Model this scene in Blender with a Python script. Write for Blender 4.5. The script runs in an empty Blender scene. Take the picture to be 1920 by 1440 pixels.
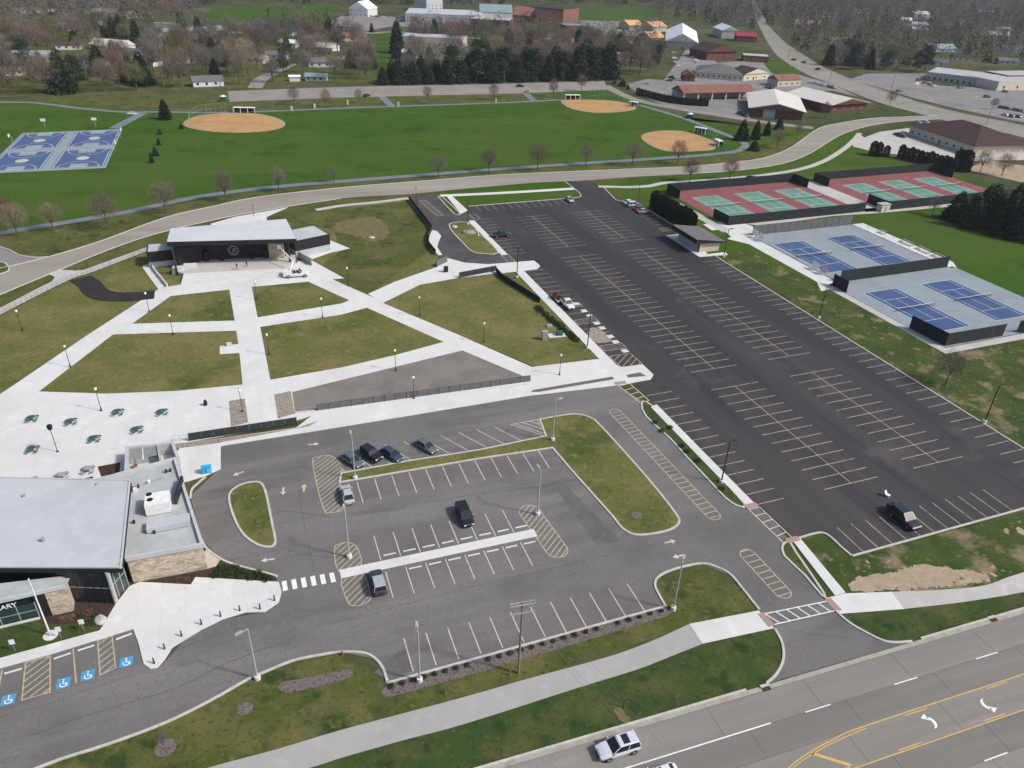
import bpy, bmesh, math, random
import numpy as np
from mathutils import Vector, Matrix
random.seed(7); R = random.random
def U(a, b): return a + (b - a) * R()
sc = bpy.context.scene
COL = sc.collection

# ---------------------------------------------------------------- camera, sky, sun, exposure
FPX, PITCH, ROLL, CAM_H = 1428.73, math.radians(30.4539), math.radians(2.3642), 77.654
_f = Vector((0, math.cos(PITCH), -math.sin(PITCH))); _r = Vector((1, 0, 0)); _u = _r.cross(_f)
_c, _s = math.cos(ROLL), math.sin(ROLL)
RIGHT = _r * _c + _u * _s; UP = -_r * _s + _u * _c; FWD = _f
cam_d = bpy.data.cameras.new("camera"); cam_d.sensor_width = 36; cam_d.lens = FPX / 1920 * 36
cam_d.clip_start = 0.5; cam_d.clip_end = 9000
cam = bpy.data.objects.new("camera", cam_d); COL.objects.link(cam)
cam.matrix_world = Matrix(((RIGHT.x, UP.x, -FWD.x, 0), (RIGHT.y, UP.y, -FWD.y, 0), (RIGHT.z, UP.z, -FWD.z, CAM_H), (0, 0, 0, 1)))
sc.camera = cam

SUN_EL, SUN_DIR = math.radians(43), Vector((0.966, -0.259, 0))      # from the scene to the sun
world = bpy.data.worlds.new("World"); sc.world = world; world.use_nodes = True
wn = world.node_tree; bg = wn.nodes["Background"]
sky = wn.nodes.new("ShaderNodeTexSky"); sky.sky_type = 'NISHITA'; sky.sun_disc = False
sky.sun_elevation = SUN_EL; sky.sun_rotation = math.atan2(SUN_DIR.x, SUN_DIR.y)
sky.air_density = 0.8; sky.dust_density = 3.0; sky.ozone_density = 1.0
wn.links.new(sky.outputs[0], bg.inputs[0]); bg.inputs[1].default_value = 0.13
sun_d = bpy.data.lights.new("sun", 'SUN'); sun_d.energy = 2.8; sun_d.angle = math.radians(5); sun_d.color = (1.0, 0.97, 0.93)
sun = bpy.data.objects.new("sun", sun_d); COL.objects.link(sun)
_sv = Vector((SUN_DIR.x * math.cos(SUN_EL), SUN_DIR.y * math.cos(SUN_EL), math.sin(SUN_EL)))
sun.rotation_euler = (-_sv).to_track_quat('-Z', 'Y').to_euler()
sc.view_settings.view_transform = 'Standard'; sc.view_settings.look = 'None'
sc.view_settings.gamma = 1.0; sc.view_settings.use_curve_mapping = False
sc.view_settings.exposure = 0.22
sc.cycles.use_denoising = True
sc.cycles.max_bounces = 5; sc.cycles.diffuse_bounces = 2; sc.cycles.glossy_bounces = 2; sc.cycles.volume_bounces = 0
sc.cycles.transmission_bounces = 3; sc.cycles.transparent_max_bounces = 4

# ---------------------------------------------------------------- helpers
def g(u, v, z=0.0):
    """where the sight line through photo pixel (u, v) meets the level z"""
    d = FWD * FPX + RIGHT * (u - 960) - UP * (v - 720)
    t = (z - CAM_H) / d.z
    return Vector((d.x * t, d.y * t, z))
def gp(pts, z=0.0): return [(lambda p: (p.x, p.y))(g(u, v, z)) for u, v in pts]
def smooth(pts, n=5, closed=False):
    m = len(pts); out = []
    rng = range(m) if closed else range(m - 1)
    for i in rng:
        p1, p2 = pts[i], pts[(i + 1) % m]
        p0 = pts[i - 1] if (closed or i > 0) else (2 * p1[0] - p2[0], 2 * p1[1] - p2[1])
        p3 = pts[(i + 2) % m] if (closed or i < m - 2) else (2 * p2[0] - p1[0], 2 * p2[1] - p1[1])
        for k in range(n):
            t = k / n
            out.append(tuple(0.5 * ((2 * p1[c]) + (-p0[c] + p2[c]) * t + (2 * p0[c] - 5 * p1[c] + 4 * p2[c] - p3[c]) * t * t + (-p0[c] + 3 * p1[c] - 3 * p2[c] + p3[c]) * t ** 3) for c in (0, 1)))
    if not closed: out.append(tuple(pts[-1]))
    return out
class Frame:
    def __init__(s, o, ang):
        s.o = Vector((o[0], o[1])); a = math.radians(ang); s.ang = a
        s.d = Vector((math.cos(a), math.sin(a))); s.e = Vector((-s.d.y, s.d.x))
    def __call__(s, a, b): p = s.o + s.d * a + s.e * b; return (p.x, p.y)
    def poly(s, pts): return [s(a, b) for a, b in pts]
    def inv(s, p): v = Vector((p[0], p[1])) - s.o; return v.dot(s.d), v.dot(s.e)

def link(o, parent=None, label=None, cat=None, group=None, kind=None):
    COL.objects.link(o)
    if parent is not None: o.parent = parent
    if label: o["label"] = label
    if cat: o["category"] = cat
    if group: o["group"] = group
    if kind: o["kind"] = kind
    return o
def mobj(name, verts, faces, mat, parent=None, smooth_=False, **kw):
    me = bpy.data.meshes.new(name); me.from_pydata([tuple(v) for v in verts], [], faces); me.update()
    if mat: me.materials.append(mat)
    if smooth_:
        for p in me.polygons: p.use_smooth = True
    return link(bpy.data.objects.new(name, me), parent, **kw)
def thing(name, loc, rz, label, cat, group=None):
    o = bpy.data.objects.new(name, None); o.empty_display_size = 0.2
    o.location = (loc[0], loc[1], loc[2] if len(loc) > 2 else 0); o.rotation_euler = (0, 0, rz)
    return link(o, None, label, cat, group)
class MB:
    def __init__(s): s.v = []; s.f = []
    def add(s, vs, fs):
        n = len(s.v); s.v += [tuple(v) for v in vs]; s.f += [tuple(i + n for i in f) for f in fs]; return s
    def box(s, x0, x1, y0, y1, z0, z1):
        return s.add([(x0, y0, z0), (x1, y0, z0), (x1, y1, z0), (x0, y1, z0), (x0, y0, z1), (x1, y0, z1), (x1, y1, z1), (x0, y1, z1)],
                     [(0, 3, 2, 1), (4, 5, 6, 7), (0, 1, 5, 4), (1, 2, 6, 5), (2, 3, 7, 6), (3, 0, 4, 7)])
    def prism(s, pts, z0, z1, bottom=True):
        a = sum(pts[i][0] * pts[(i + 1) % len(pts)][1] - pts[(i + 1) % len(pts)][0] * pts[i][1] for i in range(len(pts)))
        if a < 0: pts = pts[::-1]
        n = len(pts); z0s = z0 if hasattr(z0, '__len__') else [z0] * n; z1s = z1 if hasattr(z1, '__len__') else [z1] * n
        if a < 0 and hasattr(z0, '__len__'): z0s = z0s[::-1]
        if a < 0 and hasattr(z1, '__len__'): z1s = z1s[::-1]
        vs = [(p[0], p[1], z0s[i]) for i, p in enumerate(pts)] + [(p[0], p[1], z1s[i]) for i, p in enumerate(pts)]
        fs = [tuple(range(n, 2 * n))] + [(i, (i + 1) % n, n + (i + 1) % n, n + i) for i in range(n)]
        if bottom: fs.append(tuple(range(n - 1, -1, -1)))
        return s.add(vs, fs)
    def sheet(s, pts, z):
        a = sum(pts[i][0] * pts[(i + 1) % len(pts)][1] - pts[(i + 1) % len(pts)][0] * pts[i][1] for i in range(len(pts)))
        if a < 0: pts = pts[::-1]
        return s.add([(p[0], p[1], z) for p in pts], [tuple(range(len(pts)))])
    def tube(s, p, q, r0, r1=None, n=6, cap=True):
        r1 = r0 if r1 is None else r1; p = Vector(p); q = Vector(q); d = (q - p).normalized()
        a = d.orthogonal().normalized(); b = d.cross(a)
        vs = []
        for c, r in ((p, r0), (q, r1)):
            for i in range(n):
                t = 2 * math.pi * i / n; vs.append(c + (a * math.cos(t) + b * math.sin(t)) * r)
        fs = [(i, (i + 1) % n, n + (i + 1) % n, n + i) for i in range(n)]
        if cap: fs += [tuple(range(n - 1, -1, -1)), tuple(range(n, 2 * n))]
        return s.add(vs, fs)
    def lathe(s, prof, n=10, c=(0, 0)):
        vs = []; m = len(prof)
        for r, z in prof:
            for i in range(n):
                t = 2 * math.pi * i / n; vs.append((c[0] + r * math.cos(t), c[1] + r * math.sin(t), z))
        fs = [(k * n + i, k * n + (i + 1) % n, (k + 1) * n + (i + 1) % n, (k + 1) * n + i) for k in range(m - 1) for i in range(n)]
        fs += [tuple(range(n - 1, -1, -1)), tuple(range((m - 1) * n, m * n))]
        return s.add(vs, fs)
    def strip(s, pts, w, z, closed=False):
        return s.ribbon(pts, w, z, None, closed)
    def ribbon(s, pts, w, z0, z1=None, closed=False):
        """a strip of width w along a line; flat at z0, or a bar from z0 to z1"""
        n = len(pts); L = []; Rr = []
        for i in range(n):
            if closed: a, b = Vector(pts[i - 1]), Vector(pts[(i + 1) % n])
            else: a, b = Vector(pts[max(i - 1, 0)]), Vector(pts[min(i + 1, n - 1)])
            p = Vector(pts[i]); d1 = (p - a); d2 = (b - p)
            d1 = d1.normalized() if d1.length > 1e-6 else d2.normalized(); d2 = d2.normalized() if d2.length > 1e-6 else d1
            nn = Vector((-(d1.y + d2.y), d1.x + d2.x)); nn = nn.normalized() if nn.length > 1e-6 else Vector((-d1.y, d1.x))
            k = min(1 / max(nn.dot(Vector((-d1.y, d1.x))), 0.4), 2.0) * w / 2
            L.append(p + nn * k); Rr.append(p - nn * k)
        m = n if closed else n - 1
        if z1 is None:
            return s.add([(p.x, p.y, z0) for p in L] + [(p.x, p.y, z0) for p in Rr], [(n + i, n + (i + 1) % n, (i + 1) % n, i) for i in range(m)])
        vs = [(p.x, p.y, z0) for p in L] + [(p.x, p.y, z0) for p in Rr] + [(p.x, p.y, z1) for p in L] + [(p.x, p.y, z1) for p in Rr]
        fs = []
        for i in range(m):
            j = (i + 1) % n
            fs += [(3 * n + i, 3 * n + j, 2 * n + j, 2 * n + i), (i, 2 * n + i, 2 * n + j, j), (n + i, n + j, 3 * n + j, 3 * n + i)]
        if not closed: fs += [(0, n, 3 * n, 2 * n), (n - 1, 3 * n - 1, 4 * n - 1, 2 * n - 1)]
        return s.add(vs, fs)
    def obj(s, name, mat, parent=None, smooth_=False, **kw): return mobj(name, s.v, s.f, mat, parent, smooth_, **kw)
def copy_tree(o, parent=None):
    c = o.copy(); COL.objects.link(c); c.parent = parent
    for ch in list(o.children): copy_tree(ch, c)
    return c
def struct(name, mb, mat, parent=None): return mb.obj(name, mat, parent, kind=None if parent else "structure")
def inside(p, poly):
    x, y = p; c = False
    for i in range(len(poly)):
        (x1, y1), (x2, y2) = poly[i], poly[i - 1]
        if (y1 > y) != (y2 > y) and x < (x2 - x1) * (y - y1) / (y2 - y1) + x1: c = not c
    return c
def hatch(mb, poly, ang, gap, w, z):
    """painted diagonal stripes clipped to a polygon"""
    a = math.radians(ang); d = Vector((math.cos(a), math.sin(a))); n = Vector((-d.y, d.x))
    ts = [Vector(p).dot(n) for p in poly]; t = min(ts) + gap * 0.6
    while t < max(ts):
        xs = []
        for i in range(len(poly)):
            p, q = Vector(poly[i - 1]), Vector(poly[i]); a0, a1 = p.dot(n) - t, q.dot(n) - t
            if (a0 > 0) != (a1 > 0): xs.append((p + (q - p) * (a0 / (a0 - a1))).dot(d))
        xs.sort()
        for x0, x1 in zip(xs[::2], xs[1::2]):
            if x1 - x0 > 0.2:
                A, B = d * x0 + n * t, d * x1 + n * t; mb.strip([(A.x, A.y), (B.x, B.y)], w, z)
        t += gap
def capsule(p, q, w, n=7):
    p, q = Vector(p), Vector(q); d = (q - p).normalized(); e = Vector((-d.y, d.x)); out = []
    for c, s0 in ((q, -90), (p, 90)):
        for i in range(n + 1):
            t = math.radians(s0 + 180 * i / n); v = c + (d * math.cos(t) + e * math.sin(t)) * w / 2; out.append((v.x, v.y))
    return out

# ---------------------------------------------------------------- materials
def mk(name, rough=0.85, spec=0.3, metal=0.0):
    m = bpy.data.materials.new(name); m.use_nodes = True; b = m.node_tree.nodes["Principled BSDF"]
    b.inputs["Roughness"].default_value = rough; b.inputs["Metallic"].default_value = metal
    b.inputs["Specular IOR Level"].default_value = spec
    return m, m.node_tree, b
def flat(name, c, rough=0.6, spec=0.3, metal=0.0, var=0.10, sc_=1.5):
    """plain paint with slight mottling"""
    m, t, b = mk(name, rough, spec, metal)
    n = t.nodes.new("ShaderNodeTexNoise"); n.inputs["Scale"].default_value = sc_; n.inputs["Detail"].default_value = 4
    geo = t.nodes.new("ShaderNodeNewGeometry"); t.links.new(geo.outputs["Position"], n.inputs["Vector"])
    r = t.nodes.new("ShaderNodeValToRGB"); r.color_ramp.elements[0].position = 0.3; r.color_ramp.elements[1].position = 0.7
    r.color_ramp.elements[0].color = tuple(x * (1 - var) for x in c) + (1,); r.color_ramp.elements[1].color = tuple(min(1, x * (1 + var)) for x in c) + (1,)
    t.links.new(n.outputs["Fac"], r.inputs["Fac"]); t.links.new(r.outputs[0], b.inputs["Base Color"])
    return m
def surf(name, layers, rough=0.95, spec=0.04, bump=0.0, rot=0.0, stretch=(1, 1, 1), bump_scale=8.0):
    """layers: [(colour, scale, lo, hi, stretched)]; the first is the ground colour, the others are mixed in where their own noise passes lo..hi"""
    m, t, b = mk(name, rough, spec); N = t.nodes; Lk = t.links
    geo = N.new("ShaderNodeNewGeometry")
    mp = N.new("ShaderNodeMapping"); mp.vector_type = 'TEXTURE'; mp.inputs["Rotation"].default_value = (0, 0, rot); mp.inputs["Scale"].default_value = stretch
    Lk.new(geo.outputs["Position"], mp.inputs["Vector"])
    rgb = N.new("ShaderNodeRGB"); rgb.outputs[0].default_value = tuple(layers[0]) + (1,); cur = rgb.outputs[0]
    for k, (c, s_, lo, hi, st) in enumerate(layers[1:]):
        n = N.new("ShaderNodeTexNoise"); n.inputs["Scale"].default_value = s_; n.inputs["Detail"].default_value = 6; n.inputs["Roughness"].default_value = 0.62
        ad = N.new("ShaderNodeVectorMath"); ad.operation = 'ADD'; ad.inputs[1].default_value = (k * 37.1, k * 19.7, 3.3 * k)
        Lk.new((mp if st else geo).outputs["Vector" if st else "Position"], ad.inputs[0]); Lk.new(ad.outputs[0], n.inputs["Vector"])
        mr = N.new("ShaderNodeMapRange"); mr.inputs[1].default_value = lo; mr.inputs[2].default_value = hi; Lk.new(n.outputs["Fac"], mr.inputs[0])
        mx = N.new("ShaderNodeMix"); mx.data_type = 'RGBA'; Lk.new(mr.outputs[0], mx.inputs[0]); Lk.new(cur, mx.inputs[6]); mx.inputs[7].default_value = tuple(c) + (1,); cur = mx.outputs[2]
    Lk.new(cur, b.inputs["Base Color"])
    if bump:
        n = N.new("ShaderNodeTexNoise"); n.inputs["Scale"].default_value = bump_scale; n.inputs["Detail"].default_value = 5; Lk.new(geo.outputs["Position"], n.inputs["Vector"])
        bp = N.new("ShaderNodeBump"); bp.inputs["Strength"].default_value = bump; bp.inputs["Distance"].default_value = 0.1; Lk.new(n.outputs["Fac"], bp.inputs["Height"]); Lk.new(bp.outputs[0], b.inputs["Normal"])
    return m
M = {}
LA = math.radians(-68.366)
M['ground'] = surf('ground', [(.060, .075, .026), ((.115, .100, .055), .02, .42, .62, 0), ((.035, .058, .020), .05, .45, .7, 0), ((.13, .115, .075), .4, .55, .8, 0)], bump=.5, bump_scale=1.2)
M['field'] = surf('field', [(.040, .092, .010), ((.062, .106, .015), .02, .42, .62, 0), ((.028, .068, .008), .06, .52, .68, 0), ((.082, .112, .024), .5, .57, .74, 0), ((.064, .102, .018), .05, .50, .60, 1), ((.026, .060, .008), 1.0, .57, .72, 0)], bump=.4, rot=math.radians(15), stretch=(8, 1, 1), bump_scale=3)
M['lawn'] = surf('lawn', [(.118, .124, .036), ((.172, .155, .062), .10, .44, .62, 0), ((.066, .090, .024), .055, .53, .64, 0), ((.21, .18, .085), .6, .56, .72, 0), ((.058, .076, .020), 1.1, .55, .70, 0), ((.225, .195, .10), 2.2, .59, .72, 0)], bump=.6, bump_scale=4)
M['verge'] = surf('verge', [(.074, .092, .024), ((.128, .120, .044), .12, .45, .62, 0), ((.036, .060, .017), .18, .53, .65, 0), ((.150, .132, .060), .8, .57, .72, 0), ((.030, .048, .015), 1.5, .55, .70, 0), ((.16, .145, .07), 2.6, .61, .74, 0)], bump=.6, bump_scale=5)
M['deep'] = surf('deep', [(.044, .072, .021), ((.086, .096, .034), .15, .46, .66, 0), ((.026, .050, .015), .3, .52, .66, 0), ((.115, .112, .050), 1.2, .58, .74, 0), ((.024, .042, .013), 1.9, .56, .70, 0)], bump=.6, bump_scale=5)
M['rough_grass'] = surf('rough_grass', [(.062, .088, .024), ((.040, .066, .018), .2, .40, .60, 0), ((.22, .17, .105), .16, .54, .66, 0), ((.28, .22, .14), 1.1, .60, .72, 0)], bump=.7, bump_scale=4)
M['dirt'] = surf('dirt', [(.36, .285, .20), ((.28, .21, .14), .5, .45, .7, 0), ((.44, .36, .26), 1.4, .5, .75, 0), ((.09, .10, .04), 2.2, .62, .74, 0)], bump=.5, bump_scale=3)
M['infield'] = surf('infield', [(.44, .27, .125), ((.36, .215, .095), .12, .42, .68, 0), ((.50, .325, .165), .5, .5, .75, 0)])
M['dry'] = surf('dry', [(.165, .135, .068), ((.125, .115, .048), .4, .45, .62, 0), ((.21, .165, .095), .9, .52, .70, 0), ((.085, .088, .03), 1.4, .56, .70, 0)], bump=.5, bump_scale=4)
M['mulch'] = surf('mulch', [(.060, .038, .030), ((.10, .068, .055), 1.8, .45, .7, 0), ((.030, .020, .017), 3.5, .5, .7, 0)], bump=1.0, bump_scale=6)
M['gravel'] = surf('gravel', [(.165, .142, .132), ((.19, .165, .155), 2.5, .45, .65, 0), ((.060, .047, .045), 3.5, .5, .65, 0)], bump=1.0, bump_scale=7)
M['cobble'] = surf('cobble', [(.30, .27, .215), ((.17, .145, .11), 2.2, .45, .6, 0), ((.42, .39, .33), 3.2, .5, .65, 0)], bump=1.0, bump_scale=5)
M['asphalt_new'] = surf('asphalt_new', [(.049, .046, .0465), ((.036, .0345, .037), .12, .46, .55, 1), ((.068, .062, .058), .08, .50, .62, 1), ((.092, .083, .074), .07, .60, .76, 0), ((.080, .073, .068), .9, .62, .76, 0), ((.030, .0295, .031), 5.0, .5, .75, 0)], rough=.8, spec=.25, bump=.25, rot=LA, stretch=(14, 1.2, 1))
M['asphalt_old'] = surf('asphalt_old', [(.165, .157, .150), ((.132, .126, .121), .06, .44, .60, 0), ((.198, .189, .180), .16, .52, .68, 1), ((.112, .107, .103), .35, .60, .72, 1), ((.205, .197, .188), 1.2, .60, .74, 0), ((.128, .121, .114), 3.5, .5, .70, 0)], bump=.25, rot=math.radians(20.6), stretch=(9, 1.4, 1))
M['asphalt_drive'] = surf('asphalt_drive', [(.085, .083, .085), ((.068, .066, .068), .1, .42, .62, 0), ((.11, .107, .107), .3, .52, .72, 0)], bump=.2)
M['asphalt_black'] = surf('asphalt_black', [(.034, .031, .032), ((.048, .043, .044), .3, .45, .7, 0)])
M['tan_asphalt'] = surf('tan_asphalt', [(.215, .195, .172), ((.170, .152, .135), .15, .45, .65, 0), ((.225, .205, .182), .8, .55, .75, 0)])
M['road_back'] = surf('road_back', [(.300, .275, .235), ((.250, .225, .190), .06, .42, .62, 1), ((.340, .315, .275), .2, .5, .7, 1), ((.27, .25, .22), 3, .5, .7, 0)], rot=math.radians(10), stretch=(8, 1, 1))
M['road_far'] = surf('road_far', [(.27, .252, .225), ((.23, .212, .19), .05, .42, .62, 0), ((.31, .292, .265), .2, .5, .7, 0)])
M['far_asphalt'] = surf('far_asphalt', [(.235, .225, .215), ((.195, .187, .18), .04, .42, .62, 0), ((.28, .27, .258), .15, .5, .7, 0)])
M['slab'] = surf('slab', [(.248, .233, .203), ((.212, .199, .174), .12, .42, .62, 1), ((.288, .271, .24), .3, .52, .72, 1), ((.21, .198, .175), 3.4, .5, .72, 0)], rot=math.radians(19.9), stretch=(10, 1, 1))
M['slab_dark'] = surf('slab_dark', [(.196, .186, .170), ((.166, .157, .144), .12, .42, .62, 1), ((.228, .217, .198), .3, .52, .72, 1)], rot=math.radians(19.9), stretch=(10, 1, 1))
M['joint'] = surf('joint', [(.12, .108, .09), ((.09, .08, .068), 1.2, .45, .7, 0)])
def slabbed(name, c1, c2, joint, size, rot, stains):
    """poured concrete: scored in squares, each pour a little different, with stains"""
    m, t, b = mk(name, .9, .05); N = t.nodes; Lk = t.links; geo = N.new("ShaderNodeNewGeometry")
    mp = N.new("ShaderNodeMapping"); mp.vector_type = 'TEXTURE'; mp.inputs["Rotation"].default_value = (0, 0, rot); Lk.new(geo.outputs["Position"], mp.inputs["Vector"])
    br = N.new("ShaderNodeTexBrick"); br.offset = 0; br.squash = 1; br.inputs["Color1"].default_value = c1 + (1,); br.inputs["Color2"].default_value = c2 + (1,); br.inputs["Mortar"].default_value = joint + (1,)
    br.inputs["Scale"].default_value = 1 / size; br.inputs["Mortar Size"].default_value = .008; br.inputs["Mortar Smooth"].default_value = .3; br.inputs["Brick Width"].default_value = 1.0; br.inputs["Row Height"].default_value = 1.0; Lk.new(mp.outputs[0], br.inputs["Vector"])
    cur = br.outputs["Color"]
    for c, s_, lo, hi, k in stains:
        n = N.new("ShaderNodeTexNoise"); n.inputs["Scale"].default_value = s_; n.inputs["Detail"].default_value = 6; Lk.new(geo.outputs["Position"], n.inputs["Vector"]); mr = N.new("ShaderNodeMapRange"); mr.inputs[1].default_value = lo; mr.inputs[2].default_value = hi; mr.inputs[4].default_value = k; Lk.new(n.outputs["Fac"], mr.inputs[0])
        mx = N.new("ShaderNodeMix"); mx.data_type = 'RGBA'; Lk.new(mr.outputs[0], mx.inputs[0]); Lk.new(cur, mx.inputs[6]); mx.inputs[7].default_value = c + (1,); cur = mx.outputs[2]
    Lk.new(cur, b.inputs["Base Color"]); return m
M['concrete'] = slabbed('concrete', (.63, .63, .61), (.605, .605, .585), (.50, .50, .485), 3.0, math.radians(20), (((.53, .525, .505), .10, .50, .72, .8), ((.68, .68, .66), .35, .55, .72, .8), ((.50, .49, .465), 1.1, .60, .75, .6)))
M['concrete_old'] = surf('concrete_old', [(.47, .455, .425), ((.42, .405, .375), .12, .42, .64, 0), ((.52, .505, .475), .5, .52, .72, 0)])
M['path_grey'] = surf('path_grey', [(.365, .355, .340), ((.33, .32, .305), .1, .42, .64, 0), ((.40, .39, .375), .6, .52, .72, 0)])
M['gutter'] = surf('gutter', [(.36, .335, .285), ((.30, .275, .23), .5, .44, .64, 0), ((.41, .385, .33), 1.4, .52, .7, 0)])
M['kerb'] = surf('kerb', [(.50, .485, .445), ((.42, .40, .36), .7, .42, .64, 0), ((.56, .545, .505), 1.6, .52, .72, 0)])
M['trail'] = surf('trail', [(.175, .205, .225), ((.145, .172, .19), .1, .42, .64, 0), ((.205, .235, .255), .4, .52, .72, 0)])
M['paint_y'] = surf('paint_y', [(.47, .405, .265), ((.36, .315, .215), .7, .46, .66, 0), ((.18, .165, .13), 2.2, .57, .68, 0)])
M['paint_w'] = surf('paint_w', [(.60, .535, .42), ((.50, .445, .35), .7, .48, .66, 0), ((.24, .23, .21), 2.5, .57, .68, 0)])
M['paint_g'] = surf('paint_g', [(.46, .415, .32), ((.37, .335, .265), .7, .46, .64, 0), ((.12, .115, .105), 2.0, .56, .66, 0)])
M['scuff'] = surf('scuff', [(.075, .070, .067), ((.048, .045, .046), .6, .42, .6, 0)])
M['crack'] = surf('crack', [(.085, .080, .077), ((.13, .124, .118), .8, .45, .6, 0)])
M['paint_o'] = surf('paint_o', [(.62, .40, .13), ((.50, .34, .14), .9, .48, .68, 0)])
M['paint_white'] = flat('paint_white', (.74, .74, .72), .7)
M['paint_blue'] = flat('paint_blue', (.070, .30, .50), .7)
M['paint_faded'] = flat('paint_faded', (.50, .53, .53), .7, var=.25)
M['red_pad'] = flat('red_pad', (.36, .235, .215), .8)
M['court_blue'] = surf('court_blue', [(.068, .112, .222), ((.058, .098, .198), .2, .42, .64, 0), ((.080, .128, .242), .7, .52, .72, 0)])
M['court_grey'] = surf('court_grey', [(.265, .305, .325), ((.235, .272, .292), .12, .44, .62, 0), ((.29, .33, .35), .5, .52, .72, 0), ((.22, .25, .265), 1.3, .6, .75, 0)])
M['court_red'] = surf('court_red', [(.245, .098, .100), ((.21, .085, .088), .12, .42, .64, 0), ((.275, .118, .118), .5, .54, .72, 0)])
M['court_green'] = surf('court_green', [(.135, .262, .205), ((.115, .235, .18), .2, .42, .64, 0), ((.165, .29, .235), .6, .54, .72, 0)])
M['ball_blue'] = surf('ball_blue', [(.078, .122, .235), ((.066, .106, .21), .15, .42, .64, 0), ((.092, .138, .25), .6, .52, .7, 0)])
M['metal_dark'] = flat('metal_dark', (.022, .024, .026), .5, .5)
M['metal_grey'] = flat('metal_grey', (.36, .37, .37), .45, .5)
M['metal_white'] = flat('metal_white', (.74, .74, .73), .45, .5)
M['galv'] = flat('galv', (.30, .32, .31), .5, .5)
M['black'] = flat('black', (.014, .014, .016), .6)
M['fence_panel'] = flat('fence_panel', (.036, .042, .045), .7, var=.25)
M['fence_grey'] = flat('fence_grey', (.115, .122, .122), .7, var=.2)
M['screen'] = flat('screen', (.018, .026, .028), .85, var=.3)
M['globe'] = flat('globe', (.82, .82, .74), .4)
M['wood_pole'] = flat('wood_pole', (.20, .165, .125), .9, var=.25, sc_=4)
M['wire'] = flat('wire', (.05, .05, .05), .6)
M['bark'] = flat('bark', (.095, .078, .066), .95, var=.3, sc_=5)
M['green_metal'] = flat('green_metal', (.030, .115, .075), .5)
M['tyre'] = flat('tyre', (.014, .014, .015), .8)
M['rim'] = flat('rim', (.33, .33, .34), .35, .5, .6)
M['light_w'] = flat('light_w', (.78, .78, .76), .25, .5)
M['light_r'] = flat('light_r', (.33, .02, .02), .3, .5)
def glass(name, c=(.018, .024, .028), r=.08):
    m, t, b = mk(name, r, .4); b.inputs["Base Color"].default_value = c + (1,); return m
M['glass'] = glass('glass', (.018, .024, .028), .16); M['glass_teal'] = glass('glass_teal', (.03, .055, .055), .06)
M['glass_sky'] = glass('glass_sky', (.10, .14, .16), .08)
def netm(name, c, a):
    m, t, b = mk(name, .8, .1); b.inputs["Base Color"].default_value = c + (1,); b.inputs["Alpha"].default_value = a; return m
M['net'] = netm('net', (.03, .035, .035), .30)
def leafm(name, c, var=.35):
    m, t, b = mk(name, .8, .15); N = t.nodes; Lk = t.links
    oi = N.new("ShaderNodeObjectInfo"); geo = N.new("ShaderNodeNewGeometry")
    n = N.new("ShaderNodeTexNoise"); n.inputs["Scale"].default_value = .35; n.inputs["Detail"].default_value = 3; Lk.new(geo.outputs["Position"], n.inputs["Vector"])
    ad = N.new("ShaderNodeMath"); ad.operation = 'ADD'; Lk.new(oi.outputs["Random"], ad.inputs[0]); Lk.new(n.outputs["Fac"], ad.inputs[1])
    mr = N.new("ShaderNodeMapRange"); mr.inputs[1].default_value = .3; mr.inputs[2].default_value = 1.7; mr.inputs[3].default_value = 1 - var; mr.inputs[4].default_value = 1 + var; Lk.new(ad.outputs[0], mr.inputs[0])
    rgb = N.new("ShaderNodeRGB"); rgb.outputs[0].default_value = c + (1,)
    mx = N.new("ShaderNodeVectorMath"); mx.operation = 'SCALE'; Lk.new(rgb.outputs[0], mx.inputs[0]); Lk.new(mr.outputs[0], mx.inputs["Scale"]); Lk.new(mx.outputs[0], b.inputs["Base Color"])
    return m
M['twig'] = leafm('twig', (.175, .138, .108)); M['twig_tan'] = leafm('twig_tan', (.215, .172, .125)); M['twig_red'] = leafm('twig_red', (.165, .092, .078))
M['twig_grey'] = leafm('twig_grey', (.150, .135, .130)); M['twig_green'] = leafm('twig_green', (.130, .140, .065))
M['needle'] = leafm('needle', (.036, .056, .030)); M['needle_blue'] = leafm('needle_blue', (.040, .062, .046)); M['hedge'] = leafm('hedge', (.030, .045, .018))
M['shrub'] = leafm('shrub', (.040, .062, .022))
# ---------------------------------------------------------------- the ground and what is laid on it
LOT = Frame(g(1378, 724), -68.366)            # the new car park: a runs down the rows, b across them
LIB = Frame(g(1018, 838), -159.374)           # the library car park
HW = Frame(g(1420, 1288), 19.9)               # the highway in front: a along it, -b across it
def hw(a, b): return HW(a, -b)
TEN = Frame(g(1448.9, 458), 22.42)            # tennis courts
def ten(a, b): return TEN(a, -b)

gr = MB()
NX = 60
xs = [-2600 + 5200 * i / NX for i in range(NX + 1)]; ys = [-300 + 5600 * i / NX for i in range(NX + 1)]
for y in ys:
    for x in xs: gr.v.append((x, y, 0.0))
for j in range(NX):
    for i in range(NX): k = j * (NX + 1) + i; gr.f.append((k, k + 1, k + NX + 2, k + NX + 1))
struct('ground', gr, M['ground'])

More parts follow.
